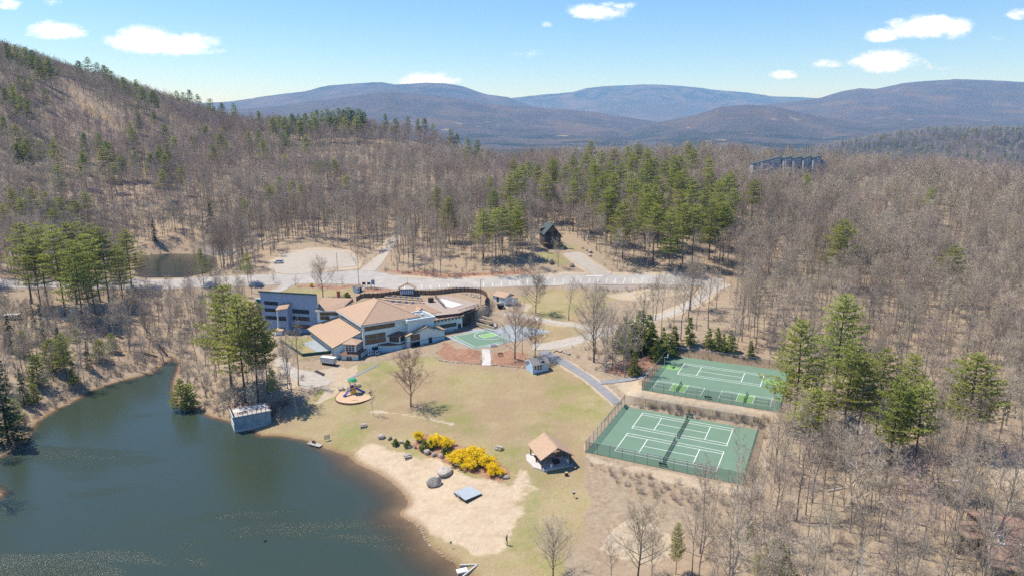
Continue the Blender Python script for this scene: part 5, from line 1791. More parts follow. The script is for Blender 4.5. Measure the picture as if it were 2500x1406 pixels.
# the hall under the big hip roof
LP('wall', 'siding_teal', MB().prism([(0, 0), (20, 0), (20, 24), (0, 24)], 4.4, 15.7))
r = MB()
e, ez, rz_ = .85, 15.7, 20.8
c = [(-e, -e, ez), (20 + e, -e, ez), (20 + e, 24 + e, ez), (-e, 24 + e, ez)]
a, b = (10, 10.2, rz_), (10, 14.2, rz_)
for q in ([c[0], c[1], a], [c[1], c[2], b, a], [c[2], c[3], b], [c[3], c[0], a, b]):
    r.slab(q, .22)
hall_roof = LP('roof', 'shingle_tan', r)
f = MB()
for p, q in ((c[0], c[1]), (c[1], c[2]), (c[2], c[3]), (c[3], c[0])):
    p, q = Vector(p), Vector(q)
    f.bar(p - Vector((0, 0, .42)), q - Vector((0, 0, .42)), .16, .5)
LP('fascia', 'fascia_pale', f)
LP('corner_board', 'trim_white', MB().box((-.08, -.08, 10.2), (.5, .5, 10.6)))
rc = MB()
for p, q in ((c[0], a), (c[1], a), (a, b), (c[2], b), (c[3], b)):
    rc.bar(Vector(p) + Vector((0, 0, .04)), Vector(q) + Vector((0, 0, .04)), .3, .08)
LP('ridge_cap', 'shingle_tan', rc, hall_roof)
window((.7, 0), U, (0, -1), 10.8, 13.3, 15.0, 12)
window((.7, 0), U, (0, -1), 7.2, 10.4, 11.8, 8)
window((.7, 0), U, (0, -1), 7.2, 8.5, 10.1, 8)
window((0, 21.5), (0, -1), (-1, 0), 19.8, 13.75, 15.05, 20)
door((3.0, 0), U, (0, -1), 2.0, 5.0, 7.2)
# low front range with the glazed corner room
LP('base_range', 'siding_teal', MB().prism([(5.2, .05), (8.6, -2.2), (12.0, -3.6), (15.2, -1.6), (15.2, .05)], 4.3, 7.5))
LP('base_roof', 'shingle_brown', MB().hexa([(4.9, -.01, 7.5), (8.5, -2.6, 7.5), (12, -4.0, 7.5), (15.4, -2.0, 7.5), (15.4, -.01, 7.5)], [(4.9, -.01, 7.9), (8.7, -2.0, 7.62), (12, -3.3, 7.62), (15.4, -1.6, 7.62), (15.4, -.01, 7.9)]))
LP('corner_room', 'siding_teal', MB().prism([(9.0, -.02), (12.0, -3.0), (14.7, -1.2), (14.7, -.02)], 7.6, 10.4))
r = MB()
pk = (13.0, -.05, 11.5)
loop = [(8.3, .0, 10.4), (12.0, -3.7, 10.4), (15.3, -1.5, 10.4), (15.3, .0, 10.4)]
for i in range(3):
    r.slab([loop[i], loop[i + 1], pk], .16)
LP('corner_roof', 'shingle_brown', r)
d1 = np.array([3.0, -2.98]) / np.hypot(3, 2.98)
window(np.array([9.0, -.02]) + d1 * .5, d1, (d1[1], -d1[0]), 3.3, 8.3, 10.0, 4, 1, 'glass_dark')
d2 = np.array([2.7, 1.8]) / np.hypot(2.7, 1.8)
window(np.array([12.0, -3.0]) + d2 * .4, d2, (d2[1], -d2[0]), 2.4, 8.3, 10.0, 3, 1, 'glass_dark')
# flat roofed block with parapet
LP('stair_block', 'siding_teal', MB().prism([(15.6, -2.1), (25.6, -2.1), (25.6, 7), (15.6, 7)], 4.4, 14.6))
p_ = MB()
for q in ([(15.1, -2.6), (26.1, -2.6), (26.1, -2.0), (15.1, -2.0)], [(15.1, 6.9), (26.1, 6.9), (26.1, 7.5), (15.1, 7.5)], [(15.1, -2.0), (15.7, -2.0), (15.7, 6.9), (15.1, 6.9)], [(25.5, -2.0), (26.1, -2.0), (26.1, 6.9), (25.5, 6.9)]):
    p_.prism(q, 14.35, 15.35)
LP('parapet', 'fascia_pale', p_)
LP('flat_roof', 'roof_flat', MB().prism([(15.75, -1.95), (25.45, -1.95), (25.45, 6.85), (15.75, 6.85)], 14.6, 14.95))
for (x, y, s, hh) in ((18.0, 3.4, .7, 1.4), (20.0, 1.6, 1.1, 1.2), (23.2, 2.2, .9, .7)):
    mb = MB()
    mb.tube([(x, y, 14.9), (x, y, 14.95 + hh * .65)], s * .33, 10)
    mb.tube([(x, y, 14.95 + hh * .65), (x, y, 14.95 + hh)], s * .62, 10)
    LP('vent', 'metal_pale', mb)
# gabled front block
gb = MB()
gp = [(14.3, -3.9, 4.4), (28.8, -3.9, 4.4), (28.8, -3.9, 10.3), (21.7, -3.9, 12.5), (14.3, -3.9, 10.5)]
gb.hexa([(x, 1.9, z) for x, y, z in gp], gp)
LP('gable_block', 'siding_teal', gb)
r = MB()
for p, q in (((13.7, 10.32), (21.7, 12.66)), ((21.7, 12.66), (29.5, 10.1))):
    r.slab([(p[0], -4.5, p[1] + .02), (q[0], -4.5, q[1] + .02), (q[0], 2.2, q[1] + .02), (p[0], 2.2, p[1] + .02)], .2)
LP('gable_roof', 'shingle_tan', r)
bd = MB()
for p, q in (((13.7, 10.2), (21.7, 12.54)), ((21.7, 12.54), (29.5, 9.98))):
    bd.bar((p[0], -4.58, p[1]), (q[0], -4.58, q[1]), .1, .32)
bd.box((21.5, -3.94, 7.85), (14.4, .06, .14))
LP('barge_board', 'trim_teal', bd)
window((15.6, -3.9), U, (0, -1), 3.4, 8.3, 10.3, 5)
window((15.6, -3.9), U, (0, -1), 3.4, 5.8, 7.6, 4, 1, 'glass_dark')
door((22.6, -3.9), U, (0, -1), 1.1, 6.2, 8.3)
for u in (18.4, 24.6):
    v_ = MB().box((u, -3.93, 11.05 if u < 20 else 10.95), (.6, .08, .6))
    LP('gable_vent', 'metal_grey', v_)
# block under the pool deck
LP('deck_block', 'siding_teal', MB().prism([(26.2, 3), (40, 3), (40, 14), (26.2, 14)], 6.5, 12.1))
window((30.8, 3), U, (0, -1), 6.6, 8.7, 10.0, 6, 1, 'glass_dark')
door((38.2, 3), U, (0, -1), 1.1, 7.05, 9.3)
LP('skirt_board', 'trim_teal', MB().box((33.1, 2.96, 7.5), (13.8, .08, .18)))
LP('deck_floor', 'deck_wood', MB().prism([(26.0, 2.2), (40.6, 2.2), (40.6, 14.5), (26.0, 14.5)], 12.1, 12.42))
def railing(path, z, h=1.05, step=1.9, m='rail_brown', root=None, zoff=LZ, name='railing', infill=3):
    """posts as parts of the rail"""
    root = root or lodge
    rail = MB()
    posts = []
    for (a, b) in zip(path[:-1], path[1:]):
        a, b = np.array(a, float), np.array(b, float)
        L_ = np.hypot(*(b - a)[:2])
        n = max(1, int(round(L_ / step)))
        za, zb = (z, z) if len(a) == 2 else (a[2], b[2])
        for i in range(n + (1 if b is path[-1] else 0)):
            t = i / n
            q = a + (b - a) * t
            posts.append((q[0], q[1], za + (zb - za) * t))
        rail.bar((a[0], a[1], za + h - zoff), (b[0], b[1], zb + h - zoff), .12, .09)
        for k in range(infill):
            hh = h * (k + 1) / (infill + 1)
            rail.bar((a[0], a[1], za + hh - zoff), (b[0], b[1], zb + hh - zoff), .04, .05)
    q = path[-1]
    posts.append((q[0], q[1], z if len(q) == 2 else q[2]))
    o = rail.build(name, m, root)
    for p in posts:
        MB().box((p[0], p[1], p[2] + (h + .1) / 2 - .2 - zoff), (.14, .14, h + .5)).build('post', m, o)
    return o
railing([(26.2, 14.2), (26.2, 2.4), (40.4, 2.4), (40.4, 6.0)], 12.42)
br = MB()
for k in range(10):
    br.box((27 + k * 1.45, 2.5, 11.75), (.16, .9, .6))
LP('bracket', 'trim_teal', br)
# service roof behind the hall
LP('back_wall', 'siding_teal', MB().prism([(20.1, 8.5), (33, 8.5), (33, 20), (20.1, 20)], 11, 13.7))
r = MB()
q = [(19.9, 7.6, 13.6), (33.8, 7.6, 13.6), (33.8, 20.8, 13.6), (19.9, 20.8, 13.6)]
t1, t2 = (22, 14.2, 16.4), (28, 14.2, 16.4)
for k in ([q[0], q[1], t2, t1], [q[1], q[2], t2], [q[2], q[3], t1, t2], [q[3], q[0], t1]):
    r.slab(k, .2)
LP('back_roof', 'shingle_tan', r)
dm = MB()
dm.hexa([(24.6, 9.0, 14.0), (27.4, 9.0, 14.0), (27.4, 12.6, 14.0), (24.6, 12.6, 14.0)], [(24.6, 9.0, 14.7), (27.4, 9.0, 14.7), (27.4, 12.6, 14.7), (24.6, 12.6, 14.7)])
LP('dormer', 'trim_teal', dm)
r = MB()
r.slab([(24.2, 8.6, 14.6), (26, 8.6, 15.8), (26, 13.2, 15.8), (24.2, 13.2, 14.6)], .14).slab([(26, 8.6, 15.8), (27.8, 8.6, 14.6), (27.8, 13.2, 14.6), (26, 13.2, 15.8)], .14)
LP('dormer_roof', 'shingle_tan', r)
# lean-to on the lake side
lw = MB()
prof = [(-9.6, 4.4), (0, 4.4), (0, 12.9), (-9.6, 9.2)]
lw.hexa([(u, 27.5, z) for u, z in prof], [(u, 1.6, z) for u, z in prof])
LP('lean_to', 'siding_pale', lw)
LP('lean_to_roof', 'shingle_tan', MB().slab([(-10.5, .9, 9.02), (-.02, .9, 13.05), (-.02, 28.5, 13.05), (-10.5, 28.5, 9.02)], .22))
ed = MB()
ed.bar((-10.5, .86, 8.86), (-.05, .86, 12.9), .1, .3)
ed.bar((-10.56, .9, 8.82), (-10.56, 28.5, 8.82), .1, .3)
LP('roof_edge', 'trim_teal', ed)
for k in range(10):
    window((-9.6, 5.4 + 2.2 * k + 1.0), (0, -1), (-1, 0), 1.0, 6.9, 8.3, 1, 1, 'glass_dark', 'trim_white')
LP('plinth', 'concrete', MB().box((-9.75, 15, 6.3), (.4, 24, .55)))
LP('corner_panel', 'siding_teal', MB().hexa([(-9.7, 1.55, 4.3), (-6.4, 1.55, 4.3), (-6.4, 1.0, 4.3), (-9.7, 1.0, 4.3)], [(-9.7, 1.55, 9.0), (-6.4, 1.55, 10.2), (-6.4, 1.0, 10.2), (-9.7, 1.0, 9.0)]))
LP('downpipe', 'trim_white', MB().box((-6.2, .95, 7.2), (.25, .25, 5.6)))
# two storey bay at the corner
BA = math.radians(-44.5)
def bay(s, t):
    return (-8.2 + s * math.cos(BA) - t * math.sin(BA), -.6 + s * math.sin(BA) + t * math.cos(BA))
LP('bay', 'siding_teal', MB().prism([bay(0, 0), bay(5.7, 0), bay(5.7, 7.4), bay(1.8, 7.4), bay(0, 4)], 3.6, 6.9))
LP('bay_skirt_roof', 'shingle_brown', MB().hexa([(*bay(-.6, -.6), 6.9), (*bay(6.3, -.6), 6.9), (*bay(6.3, 7.4), 6.9), (*bay(-.6, 5), 6.9)], [(*bay(.8, .9), 7.7), (*bay(4.9, .9), 7.7), (*bay(4.9, 7.4), 7.7), (*bay(.8, 5), 7.7)]))
LP('bay_upper', 'siding_pale', MB().prism([bay(.9, 1.0), bay(4.8, 1.0), bay(4.8, 7.0), bay(.9, 5)], 7.3, 10.4))
r = MB()
l4 = [(*bay(.3, .3), 10.4), (*bay(5.5, .3), 10.4), (*bay(5.5, 6.4), 10.4), (*bay(.3, 5.5), 10.4)]
k4 = (*bay(2.2, 4.2), 11.5)
for i in range(3):
    r.slab([l4[i], l4[i + 1], k4], .15)
r.slab([l4[3], l4[0], k4], .15)
LP('bay_roof', 'shingle_tan', r)
db = (math.cos(BA), math.sin(BA))
window(bay(1.3, 1.0), db, (db[1], -db[0]), 3.1, 7.9, 10.0, 3, 3, 'glass_dark', 'trim_white', fw=.12, bar=.14)
window(bay(4.8, 1.6), (-db[1], db[0]), (db[0], db[1]), 4.0, 7.9, 10.0, 5, 1, 'glass_dark', 'trim_white', fw=.1, bar=.16)
for s in (2.0, 3.0):
    window(bay(s, 0), db, (db[1], -db[0]), .55, 4.3, 6.1, 1, 1, 'glass_dark', 'trim_teal')
door(bay(5.7, 1.2), (-db[1], db[0]), (db[0], db[1]), 1.3, 4.4, 6.5)
# link between hall and blue wing
LP('link', 'siding_teal', MB().prism([(-6.6, 28.4), (.4, 24.02), (8.4, 32.4), (1.4, 39.8)], 7, 15.5))
r = MB()
m1, m2 = (-2.6, 34.0, 18.6), (4.6, 28.2, 18.6)
r.slab([(-7.3, 28.0, 15.45), (.2, 23.3, 15.45), (6.6, 26.4, 18.6), m1], .2).slab([m1, (6.6, 26.4, 18.6), (9.2, 32.8, 15.45), (1.4, 40.6, 15.45)], .2)
LP('link_roof', 'shingle_tan', r)
dl = np.array([7.0, -4.38]) / np.hypot(7, 4.38)
LP('link_fascia', 'fascia_pale', MB().bar((-7.3, 27.95, 15.2), (.2, 23.25, 15.2), .14, .42))
window(np.array([-6.6, 28.4]) + dl * 1.2, dl, (dl[1], -dl[0]), 6.6, 13.6, 14.9, 7)
window(np.array([-6.6, 28.4]) + dl * 1.2, dl, (dl[1], -dl[0]), 3.2, 12.0, 13.2, 3)
LP('chimney', 'brick', MB().box((3.6, 33.5, 18.6), (1.0, 1.0, 3.0)).box((3.6, 33.5, 20.2), (1.2, 1.2, .25)))
# tall blue-grey wing with a single pitch roof falling to the back
w0, wd, wn_ = np.array([-6.0, 29.3]), np.array([-.69, .724]), np.array([.724, .69])
def wing(s, d):                                   # the end by the link runs back askew
    k = max(0.0, 1 - s / 8.0) if d > 0 else 0.0
    n_ = wn_ * (1 - k) + np.array([.296, .955]) * k
    return tuple(w0 + wd * s + n_ * d)
bw_ = MB()
bw_.hexa([(*wing(0, 0), 5.4), (*wing(23.2, 0), 5.4), (*wing(23.2, 7.5), 5.4), (*wing(0, 7.5), 5.4)], [(*wing(0, 0), 20.9), (*wing(23.2, 0), 20.9), (*wing(23.2, 7.5), 14.6), (*wing(0, 7.5), 14.6)])
LP('blue_wing', 'siding_blue', bw_)
LP('wing_roof', 'shingle_dark', MB().slab([(*wing(-.4, -.45), 21.4), (*wing(23.6, -.45), 21.4), (*wing(23.6, 8), 14.5), (*wing(-.4, 8), 14.5)], .25))
LP('wing_cap', 'trim_teal', MB().bar((*wing(-.4, -.5), 21.1), (*wing(23.6, -.5), 21.1), .12, .5))
LP('wing_corner_board', 'trim_white', MB().box((*wing(-.02, -.02), 11.5), (.35, .35, 11)))
sw, nw = tuple(-wd), tuple(-wn_)
for z0, z1 in ((13.6, 15.0), (10.9, 12.3), (7.9, 9.3)):
    window(wing(10.2, 0), sw, nw, 6.7, z0, z1, 6, 1, 'glass_dark')
for z0, z1, s in ((16.2, 17.4, 21.6), (13.6, 14.7, 21.6), (10.6, 11.8, 21.6)):
    window(wing(s, 0), sw, nw, 5.6, z0, z1, 5, 1, 'glass_dark')
tw = MB()
tw.hexa([(*wing(10.9, .1), 5.0), (*wing(10.9, -2.4), 5.0), (*wing(14.8, -2.9), 5.0), (*wing(14.8, .1), 5.0)], [(*wing(10.9, .1), 17.4), (*wing(10.9, -2.4), 15.9), (*wing(14.8, -2.9), 15.2), (*wing(14.8, .1), 16.6)])
LP('stair_tower', 'siding_blue', tw)
LP('tower_roof', 'shingle_tan', MB().slab([(*wing(10.6, .0), 17.75), (*wing(10.6, -2.9), 15.95), (*wing(15.2, -3.4), 15.2), (*wing(15.2, .0), 16.9)], .2))
LP('tower_corner_board', 'trim_white', MB().box((*wing(14.8, -2.9), 10), (.3, .3, 10)))
tdir = np.array(wing(10.9, -2.4)) - np.array(wing(14.8, -2.9))
tdir /= np.linalg.norm(tdir)
window(np.array(wing(14.8, -2.9)) + tdir * .6, tdir, (tdir[1], -tdir[0]), 2.6, 11.2, 12.6, 3, 1, 'glass_dark')
LP('entry_porch', 'siding_pale', MB().hexa([(*wing(12.4, -2.3), 5.2), (*wing(12.4, -4.6), 5.2), (*wing(14.9, -4.8), 5.2), (*wing(14.9, -2.3), 5.2)], [(*wing(12.4, -2.3), 8.0), (*wing(12.4, -4.6), 7.6), (*wing(14.9, -4.8), 7.4), (*wing(14.9, -2.3), 8.0)]))
LP('porch_roof', 'shingle_tan', MB().slab([(*wing(12.0, -2.4), 8.5), (*wing(12.0, -5.0), 7.9), (*wing(15.3, -5.2), 7.7), (*wing(15.3, -2.4), 8.4)], .15))
door(np.array(wing(12.4, -3.9)), wn_, (-wd[0], -wd[1]), 1.1, 5.9, 7.3)
LP('end_balcony', 'fence_green', MB().hexa([(*wing(23.2, 1), 8), (*wing(26, 1.5), 8), (*wing(26, 7), 8), (*wing(23.2, 7), 8)], [(*wing(23.2, 1), 17.6), (*wing(26, 1.5), 17.6), (*wing(26, 7), 16), (*wing(23.2, 7), 16)]))
LP('end_frame', 'siding_teal', MB().bar((*wing(26, 1.2), 6.5), (*wing(26, 1.2), 18), .35).bar((*wing(23.2, .6), 17.9), (*wing(26.1, 1.2), 17.9), .35))
# yard in front of the lean-to
st = MB()
for k in range(6):
    p0 = wing(15.6 + .1 * k, -3.0 - .42 * k)
    st.box((p0[0] - .6, p0[1], 6.5 - .17 * k), (1.5, 3.0, .2), math.atan2(wn_[1], wn_[0]))
LP('entry_steps', 'concrete', st)
patch('yard_paving', [lodge_pt(*q) for q in [(-14.6, 21.5), (-9.8, 22.5), (-9.8, 5.2), (-13.2, 5.6)]], 'pad_bluegrey', .05, 1.5, 6.1)
yf = empty('yard_fence', (*lodge_pt(-18.9, 6.7), 5.9), LB, 'low dark green solid fence round the small lodge yard', 'fence')
ya, yb, yc = np.array([-1.6, 20.6]), np.array([0, 0]), np.array([9.0, -2.2])
for p, q in ((ya, yb), (yb, yc)):
    n = int(np.linalg.norm(q - p) / 2.3)
    for k in range(n):
        s_, e_ = p + (q - p) * k / n, p + (q - p) * (k + 1) / n
        MB().bar((*s_, .62), (*(s_ + (e_ - s_) * .985), .62), .08, 1.25).build('panel', 'fence_green', yf)
        MB().box((*s_, .65), (.14, .14, 1.45)).build('post', 'fence_green', yf)
wallst = empty('stone_retaining_wall', (*lodge_pt(-19.6, 6.0), 4.0), 0, 'rough dry stone retaining wall below the green yard fence', 'stone wall')
rgs = random.Random(3)
def wall_stones(parent, org, p, q, n, z0, z1, spread, sz=(.35, .8), off=0):
    mb = []
    for k in range(n):
        t = rgs.random()
        h = rgs.random()
        c = np.array(p) + (np.array(q) - np.array(p)) * t
        d = np.array(q) - np.array(p)
        nn = np.array([d[1], -d[0]]) / np.linalg.norm(d)
        c = c + nn * spread * (1 - h)
        r_ = rgs.uniform(*sz)
        m_ = MB().rock((c[0] - org[0], c[1] - org[1], z0 + (z1 - z0) * h - org[2]), (r_, r_ * rgs.uniform(.6, .9), r_ * rgs.uniform(.4, .65)), rgs.randint(0, 9999), n=1)
        m_.build('stone', 'stone', parent)
wo = np.array(wallst.location)
wall_stones(wallst, wo, lodge_pt(-20.2, 24), lodge_pt(-18.9, 6.2), 90, 3.9, 5.9, -1.5)
wall_stones(wallst, wo, lodge_pt(-18.9, 6.2), lodge_pt(-10.0, 3.9), 70, 3.9, 5.8, 1.2)

# ---------------------------------------------------------------- court fences, nets, benches
def chain_link():
    m = bpy.data.materials.new('chain_link')
    nt, p = nodes_of(m)
    p.inputs['Base Color'].default_value = (.035, .05, .05, 1)
    p.inputs['Roughness'].default_value = .6
    p.inputs['Alpha'].default_value = .36
    return m
MATS['chain_link'] = chain_link()
mat('post_dark', (.035, .055, .055), .5, .1, 2)
mat('net_black', (.03, .035, .035), .9, .1, 3)
MATS['net_black'].node_tree.nodes['Principled BSDF'].inputs['Alpha'].default_value = .72
mat('bench_green', (.02, .11, .085), .6, .1, 2)
mat('plastic_blue', (.012, .07, .42), .45, .06, 1, .4)
mat('plastic_green', (.02, .30, .13), .45, .08, 1, .4)
mat('plastic_orange', (.62, .24, .04), .5, .06, 1, .4)
mat('plastic_yellow', (.72, .42, .06), .5, .06, 1, .4)
mat('wood_grey', (.36, .335, .30), .9, .18, 3)
mat('wood_dark', (.085, .055, .04), .85, .2, 2)
mat('wood_brown', (.17, .105, .07), .85, .2, 1.5)
mat('wood_fence', (.165, .105, .075), .9, .25, .9)
mat('timber_tan', (.46, .36, .24), .85, .15, 1.2)
mat('wood_chips', (.52, .36, .235), .95, .14, 1.8, .1, bump=.5, bscale=10)
mat('paint_purple', (.05, .035, .22), .6, .1, 2)
mat('paint_maroon', (.16, .05, .045), .6, .1, 2)
mat('cloth_white', (.78, .80, .84), .8, .05, 2)
mat('cloth_navy', (.02, .04, .09), .8, .1, 2)
mat('deck_grey', (.34, .38, .41), .75, .08, 1.2)
mat('steel', (.6, .6, .6), .35, .05, 2, .5, .8)
mat('car_white', (.72, .73, .74), .25, .03, 1, .5)
mat('tyre', (.02, .02, .02), .8, .1, 4)
mat('black_metal', (.02, .02, .022), .5, .1, 4)
def court_fence(name, rect, z, h, label, sides=(0, 1, 2, 3), step=3.0, gap=None):
    root = empty(name, (rect[0][0], rect[0][1], z), 0, label, 'fence')
    o = np.array([rect[0][0], rect[0][1], z])
    def R(p, zz):
        return (p[0] - o[0], p[1] - o[1], zz)
    done = set()
    for s in sides:
        a, b = np.array(rect[s]), np.array(rect[(s + 1) % 4])
        n = int(round(np.linalg.norm(b - a) / step))
        for i in range(n + 1):
            q = a + (b - a) * i / n
            key = (round(q[0], 2), round(q[1], 2))
            if key not in done:
                done.add(key)
                MB().tube([R(q, -.3), R(q, h + .05)], .045, 6).build('post', 'post_dark', root)
        for i in range(n):
            p, q = a + (b - a) * i / n, a + (b - a) * (i + 1) / n
            d = (q - p) * .02
            MB().poly([R(p + d, .04), R(q - d, .04), R(q - d, h), R(p + d, h)]).build('mesh_panel', 'chain_link', root)
        MB().tube([R(a, h), R(b, h)], .038, 5).build('top_rail', 'metal_grey', root)
    return root
court_fence('court_fence', LOWRECT, LOWZ, 3.0, 'dark chain-link fence enclosing the two lower tennis courts')
court_fence('court_fence', UPRECT, UPZ, 3.0, 'dark chain-link fence enclosing the upper striped sports court')
def net(o, z, a, b0, b1, h, label, posts='post_dark'):
    p, q = court_pt(o, a, b0), court_pt(o, a, b1)
    c = (p + q) / 2
    root = empty('net', (c[0], c[1], z + .05), CT, label, 'net')
    L_ = np.linalg.norm(q - p) / 2
    for s in (-1, 1):
        MB().tube([(0, s * L_, 0), (0, s * L_, h + .12)], .06, 6).build('post', posts, root)
    mb = MB()
    for k in range(8):
        y0, y1 = -L_ + 2 * L_ * k / 8, -L_ + 2 * L_ * (k + 1) / 8
        s0, s1 = 1 - .14 * (1 - (y0 / L_) ** 2), 1 - .14 * (1 - (y1 / L_) ** 2)
        mb.poly([(0, y0, .05), (0, y1, .05), (0, y1, h * s1), (0, y0, h * s0)])
    mb.build('netting', 'net_black', root)
    tp = MB()
    for k in range(8):
        y0, y1 = -L_ + 2 * L_ * k / 8, -L_ + 2 * L_ * (k + 1) / 8
        s0, s1 = 1 - .14 * (1 - (y0 / L_) ** 2), 1 - .14 * (1 - (y1 / L_) ** 2)
        tp.bar((0, y0, h * s0), (0, y1, h * s1), .06, .06)
    tp.build('net_tape', 'post_dark', root)
net(LOW0, LOWZ, 11.9, -11.9, .9, 1.07, 'tennis net across the lower court nearest the picnic pavilion')
net(LOW0, LOWZ, 12.0, 2.5, 15.3, 1.07, 'tennis net across the court nearer the weedy bank')
net(UP0, UPZ, 2.9, -25.6, -18.7, .92, 'short pickleball net near the fork of the path')
net(UP0, UPZ, 21.1, -25.6, -18.7, .92, 'short pickleball net close to the overhanging pine')
def bench(loc, rz, label, m='bench_green', w=1.9, group=None):
    root = empty('park_bench', loc, rz, label, 'bench', group)
    for k in range(3):
        MB().box((0, -.2 + .16 * k, .45), (w, .13, .04)).build('seat_slat', m, root)
    for k in range(3):
        MB().box((0, .26 + .03 * k, .58 + .14 * k), (w, .035, .12), 0, 0).build('back_slat', m, root)
    for s in (-1, 1):
        MB().bar((s * w * .4, -.22, 0), (s * w * .4, -.18, .44), .07).bar((s * w * .4, .22, 0), (s * w * .4, .34, .95), .07).bar((s * w * .4, -.2, .4), (s * w * .4, .26, .4), .06).build('leg', m, root)
    return root
for (o, z, a, b, r_, lab) in ((LOW0, LOWZ, 12.3, -13.6, CT + math.pi, 'green slatted bench inside the near lower court fence'), (LOW0, LOWZ, 12.2, 16.6, CT, 'green bench inside the fence on the bank side of the lower courts'),
                              (LOW0, LOWZ, -5.0, 15.6, CT + math.pi / 2, 'green bench in the path corner of the lower courts'), (UP0, UPZ, 11.9, -27.0, CT + math.pi, 'dark green bench between the two pickleball courts')):
    p = court_pt(o, a, b)
    bench((p[0], p[1], z + .05), r_, lab)
# basketball hoops
def hoop(loc, rz, label):
    root = empty('basketball_hoop', loc, rz, label, 'basketball hoop')
    MB().tube([(0, 0, 0), (0, 0, 2.9), (0, .9, 3.3)], .07, 6).build('pole', 'steel', root)
    MB().box((0, .95, 3.45), (1.8, .06, 1.05)).build('backboard', 'cloth_white', root)
    rim = MB()
    for k in range(12):
        t, u = 2 * math.pi * k / 12, 2 * math.pi * (k + 1) / 12
        rim.bar((.23 * math.cos(t), 1.25 + .23 * math.sin(t), 3.05), (.23 * math.cos(u), 1.25 + .23 * math.sin(u), 3.05), .03)
    rim.build('rim', 'plastic_orange', root)
p = lodge_pt(47.6, KV)
hoop((p[0], p[1], 7.08), LB + math.pi / 2, 'basketball hoop at the light green key of the half court')
p = court_pt(UP0, -5.2, -5.6)
hoop((p[0], p[1], UPZ + .05), CT - math.pi / 2, 'basketball hoop at the path end of the upper court')

# ---------------------------------------------------------------- picnic tables
def picnic_table(loc, rz, label, m='wood_grey', ln=1.9):
    root = empty('picnic_table', loc, rz, label, 'picnic table')
    for k in range(5):
        MB().box((0, -.32 + .16 * k, .75), (ln, .145, .045)).build('top_plank', m, root)
    for s in (-1, 1):
        for k in range(2):
            MB().box((0, s * (.68 + .15 * k), .45), (ln, .135, .045)).build('seat_plank', m, root)
    for e in (-1, 1):
        x = e * ln * .36
        MB().bar((x, -.28, .72), (x, -.7, 0), .09).bar((x, .28, .72), (x, .7, 0), .09).bar((x, -.78, .41), (x, .78, .41), .08).bar((x, -.3, .7), (x, .3, .7), .07).build('leg_frame', m, root)
    return root
for px, py, rz, lab, m in [(886, 1041, .2, 'grey picnic table alone on the lower lawn', 'wood_grey'), (994, 1116, .3, 'grey picnic table standing on the beach sand', 'wood_grey'), (1218, 1096, -.5, 'pale picnic table on the lawn behind the yellow bushes', 'wood_grey'),
                           (872, 942, -.2, 'picnic table on the grass behind the playground', 'wood_grey'), (832, 950, .4, 'low grey picnic table left of the playground', 'wood_grey'), (1118, 808, .6, 'picnic table on the paving beside the basketball court', 'wood_grey')]:
    p = spot(px, py)
    picnic_table((p[0], p[1], p[2] + .07), rz, lab, m)

# ---------------------------------------------------------------- picnic pavilion
PB = math.radians(108.7)                            # ridge bearing
pav = empty('picnic_pavilion', (9.07, 147.05, 3.0), PB, 'open timber picnic pavilion with tan shingled gable roof', 'pavilion')
MB().prism([(-4.2, -4.0), (4.2, -4.0), (4.4, 4.6), (1.5, 5.4), (-2.2, 5.0), (-4.4, 3.4)], -.6, .12).build('slab', 'concrete', pav)
PW, PL, PE, PR = 3.55, 4.4, 2.75, 5.15
r = MB()
r.slab([(-PL, -PW - .6, PE - .1), (PL, -PW - .6, PE - .1), (PL, 0, PR), (-PL, 0, PR)], .16)
r.slab([(-PL, 0, PR), (PL, 0, PR), (PL, PW + .6, PE - .1), (-PL, PW + .6, PE - .1)], .16)
rf = r.build('roof', 'shingle_tan', pav)
MB().bar((-PL, 0, PR + .02), (PL, 0, PR + .02), .3, .08).build('ridge_cap', 'shingle_tan', rf)
for x in (-3.7, 0, 3.7):
    for y in (-PW, PW):
        MB().box((x, y, (PE + .12) / 2), (.26, .26, PE - .12)).bar((x, y, PE - 1.0), (x, y * .78, PE - .05), .12).build('post', 'wood_dark', pav)
for y in (-PW, PW):
    MB().box((0, y, PE - .12), (2 * PL - .3, .22, .24)).build('beam', 'wood_dark', pav)
for x in (-3.95, 0, 3.95):
    t = MB()
    t.bar((x, -PW, PE), (x, PW, PE), .16)
    t.bar((x, -PW, PE), (x, 0, PR - .3), .16).bar((x, PW, PE), (x, 0, PR - .3), .16).bar((x, 0, PE), (x, 0, PR - .3), .14)
    for s in (-1, 1):
        t.bar((x, 0, PE + .1), (x, s * 1.7, PR - 1.3), .11).bar((x, s * .1, PE + .05), (x, s * .9, PR - .8), .09)
    t.build('truss', 'wood_dark', pav)
def local(root, x, y, z=0):
    a = root.rotation_euler[2]
    return (root.location[0] + x * math.cos(a) - y * math.sin(a), root.location[1] + x * math.sin(a) + y * math.cos(a), root.location[2] + z)
cn = empty('serving_counter', local(pav, .4, .9, .12), PB + math.pi / 2, 'long grey serving counter under the pavilion roof', 'counter')
MB().box((0, 0, .45), (3.6, .9, .88)).build('base', 'rail_grey', cn)
MB().box((0, 0, .93), (4.0, 1.2, .08)).build('top', 'concrete', cn)
MB().tube([(.3, 0, .97), (.3, 0, 1.2), (.3, .2, 1.22)], .03, 5).build('tap', 'steel', cn)
fp = empty('fire_table', local(pav, -2.0, -.6, .12), PB, 'square black grill table under the pavilion', 'grill')
MB().box((0, 0, .3), (1.2, 1.2, .6)).build('base', 'black_metal', fp)
MB().box((0, 0, .66), (1.5, 1.5, .12)).build('top', 'black_metal', fp)
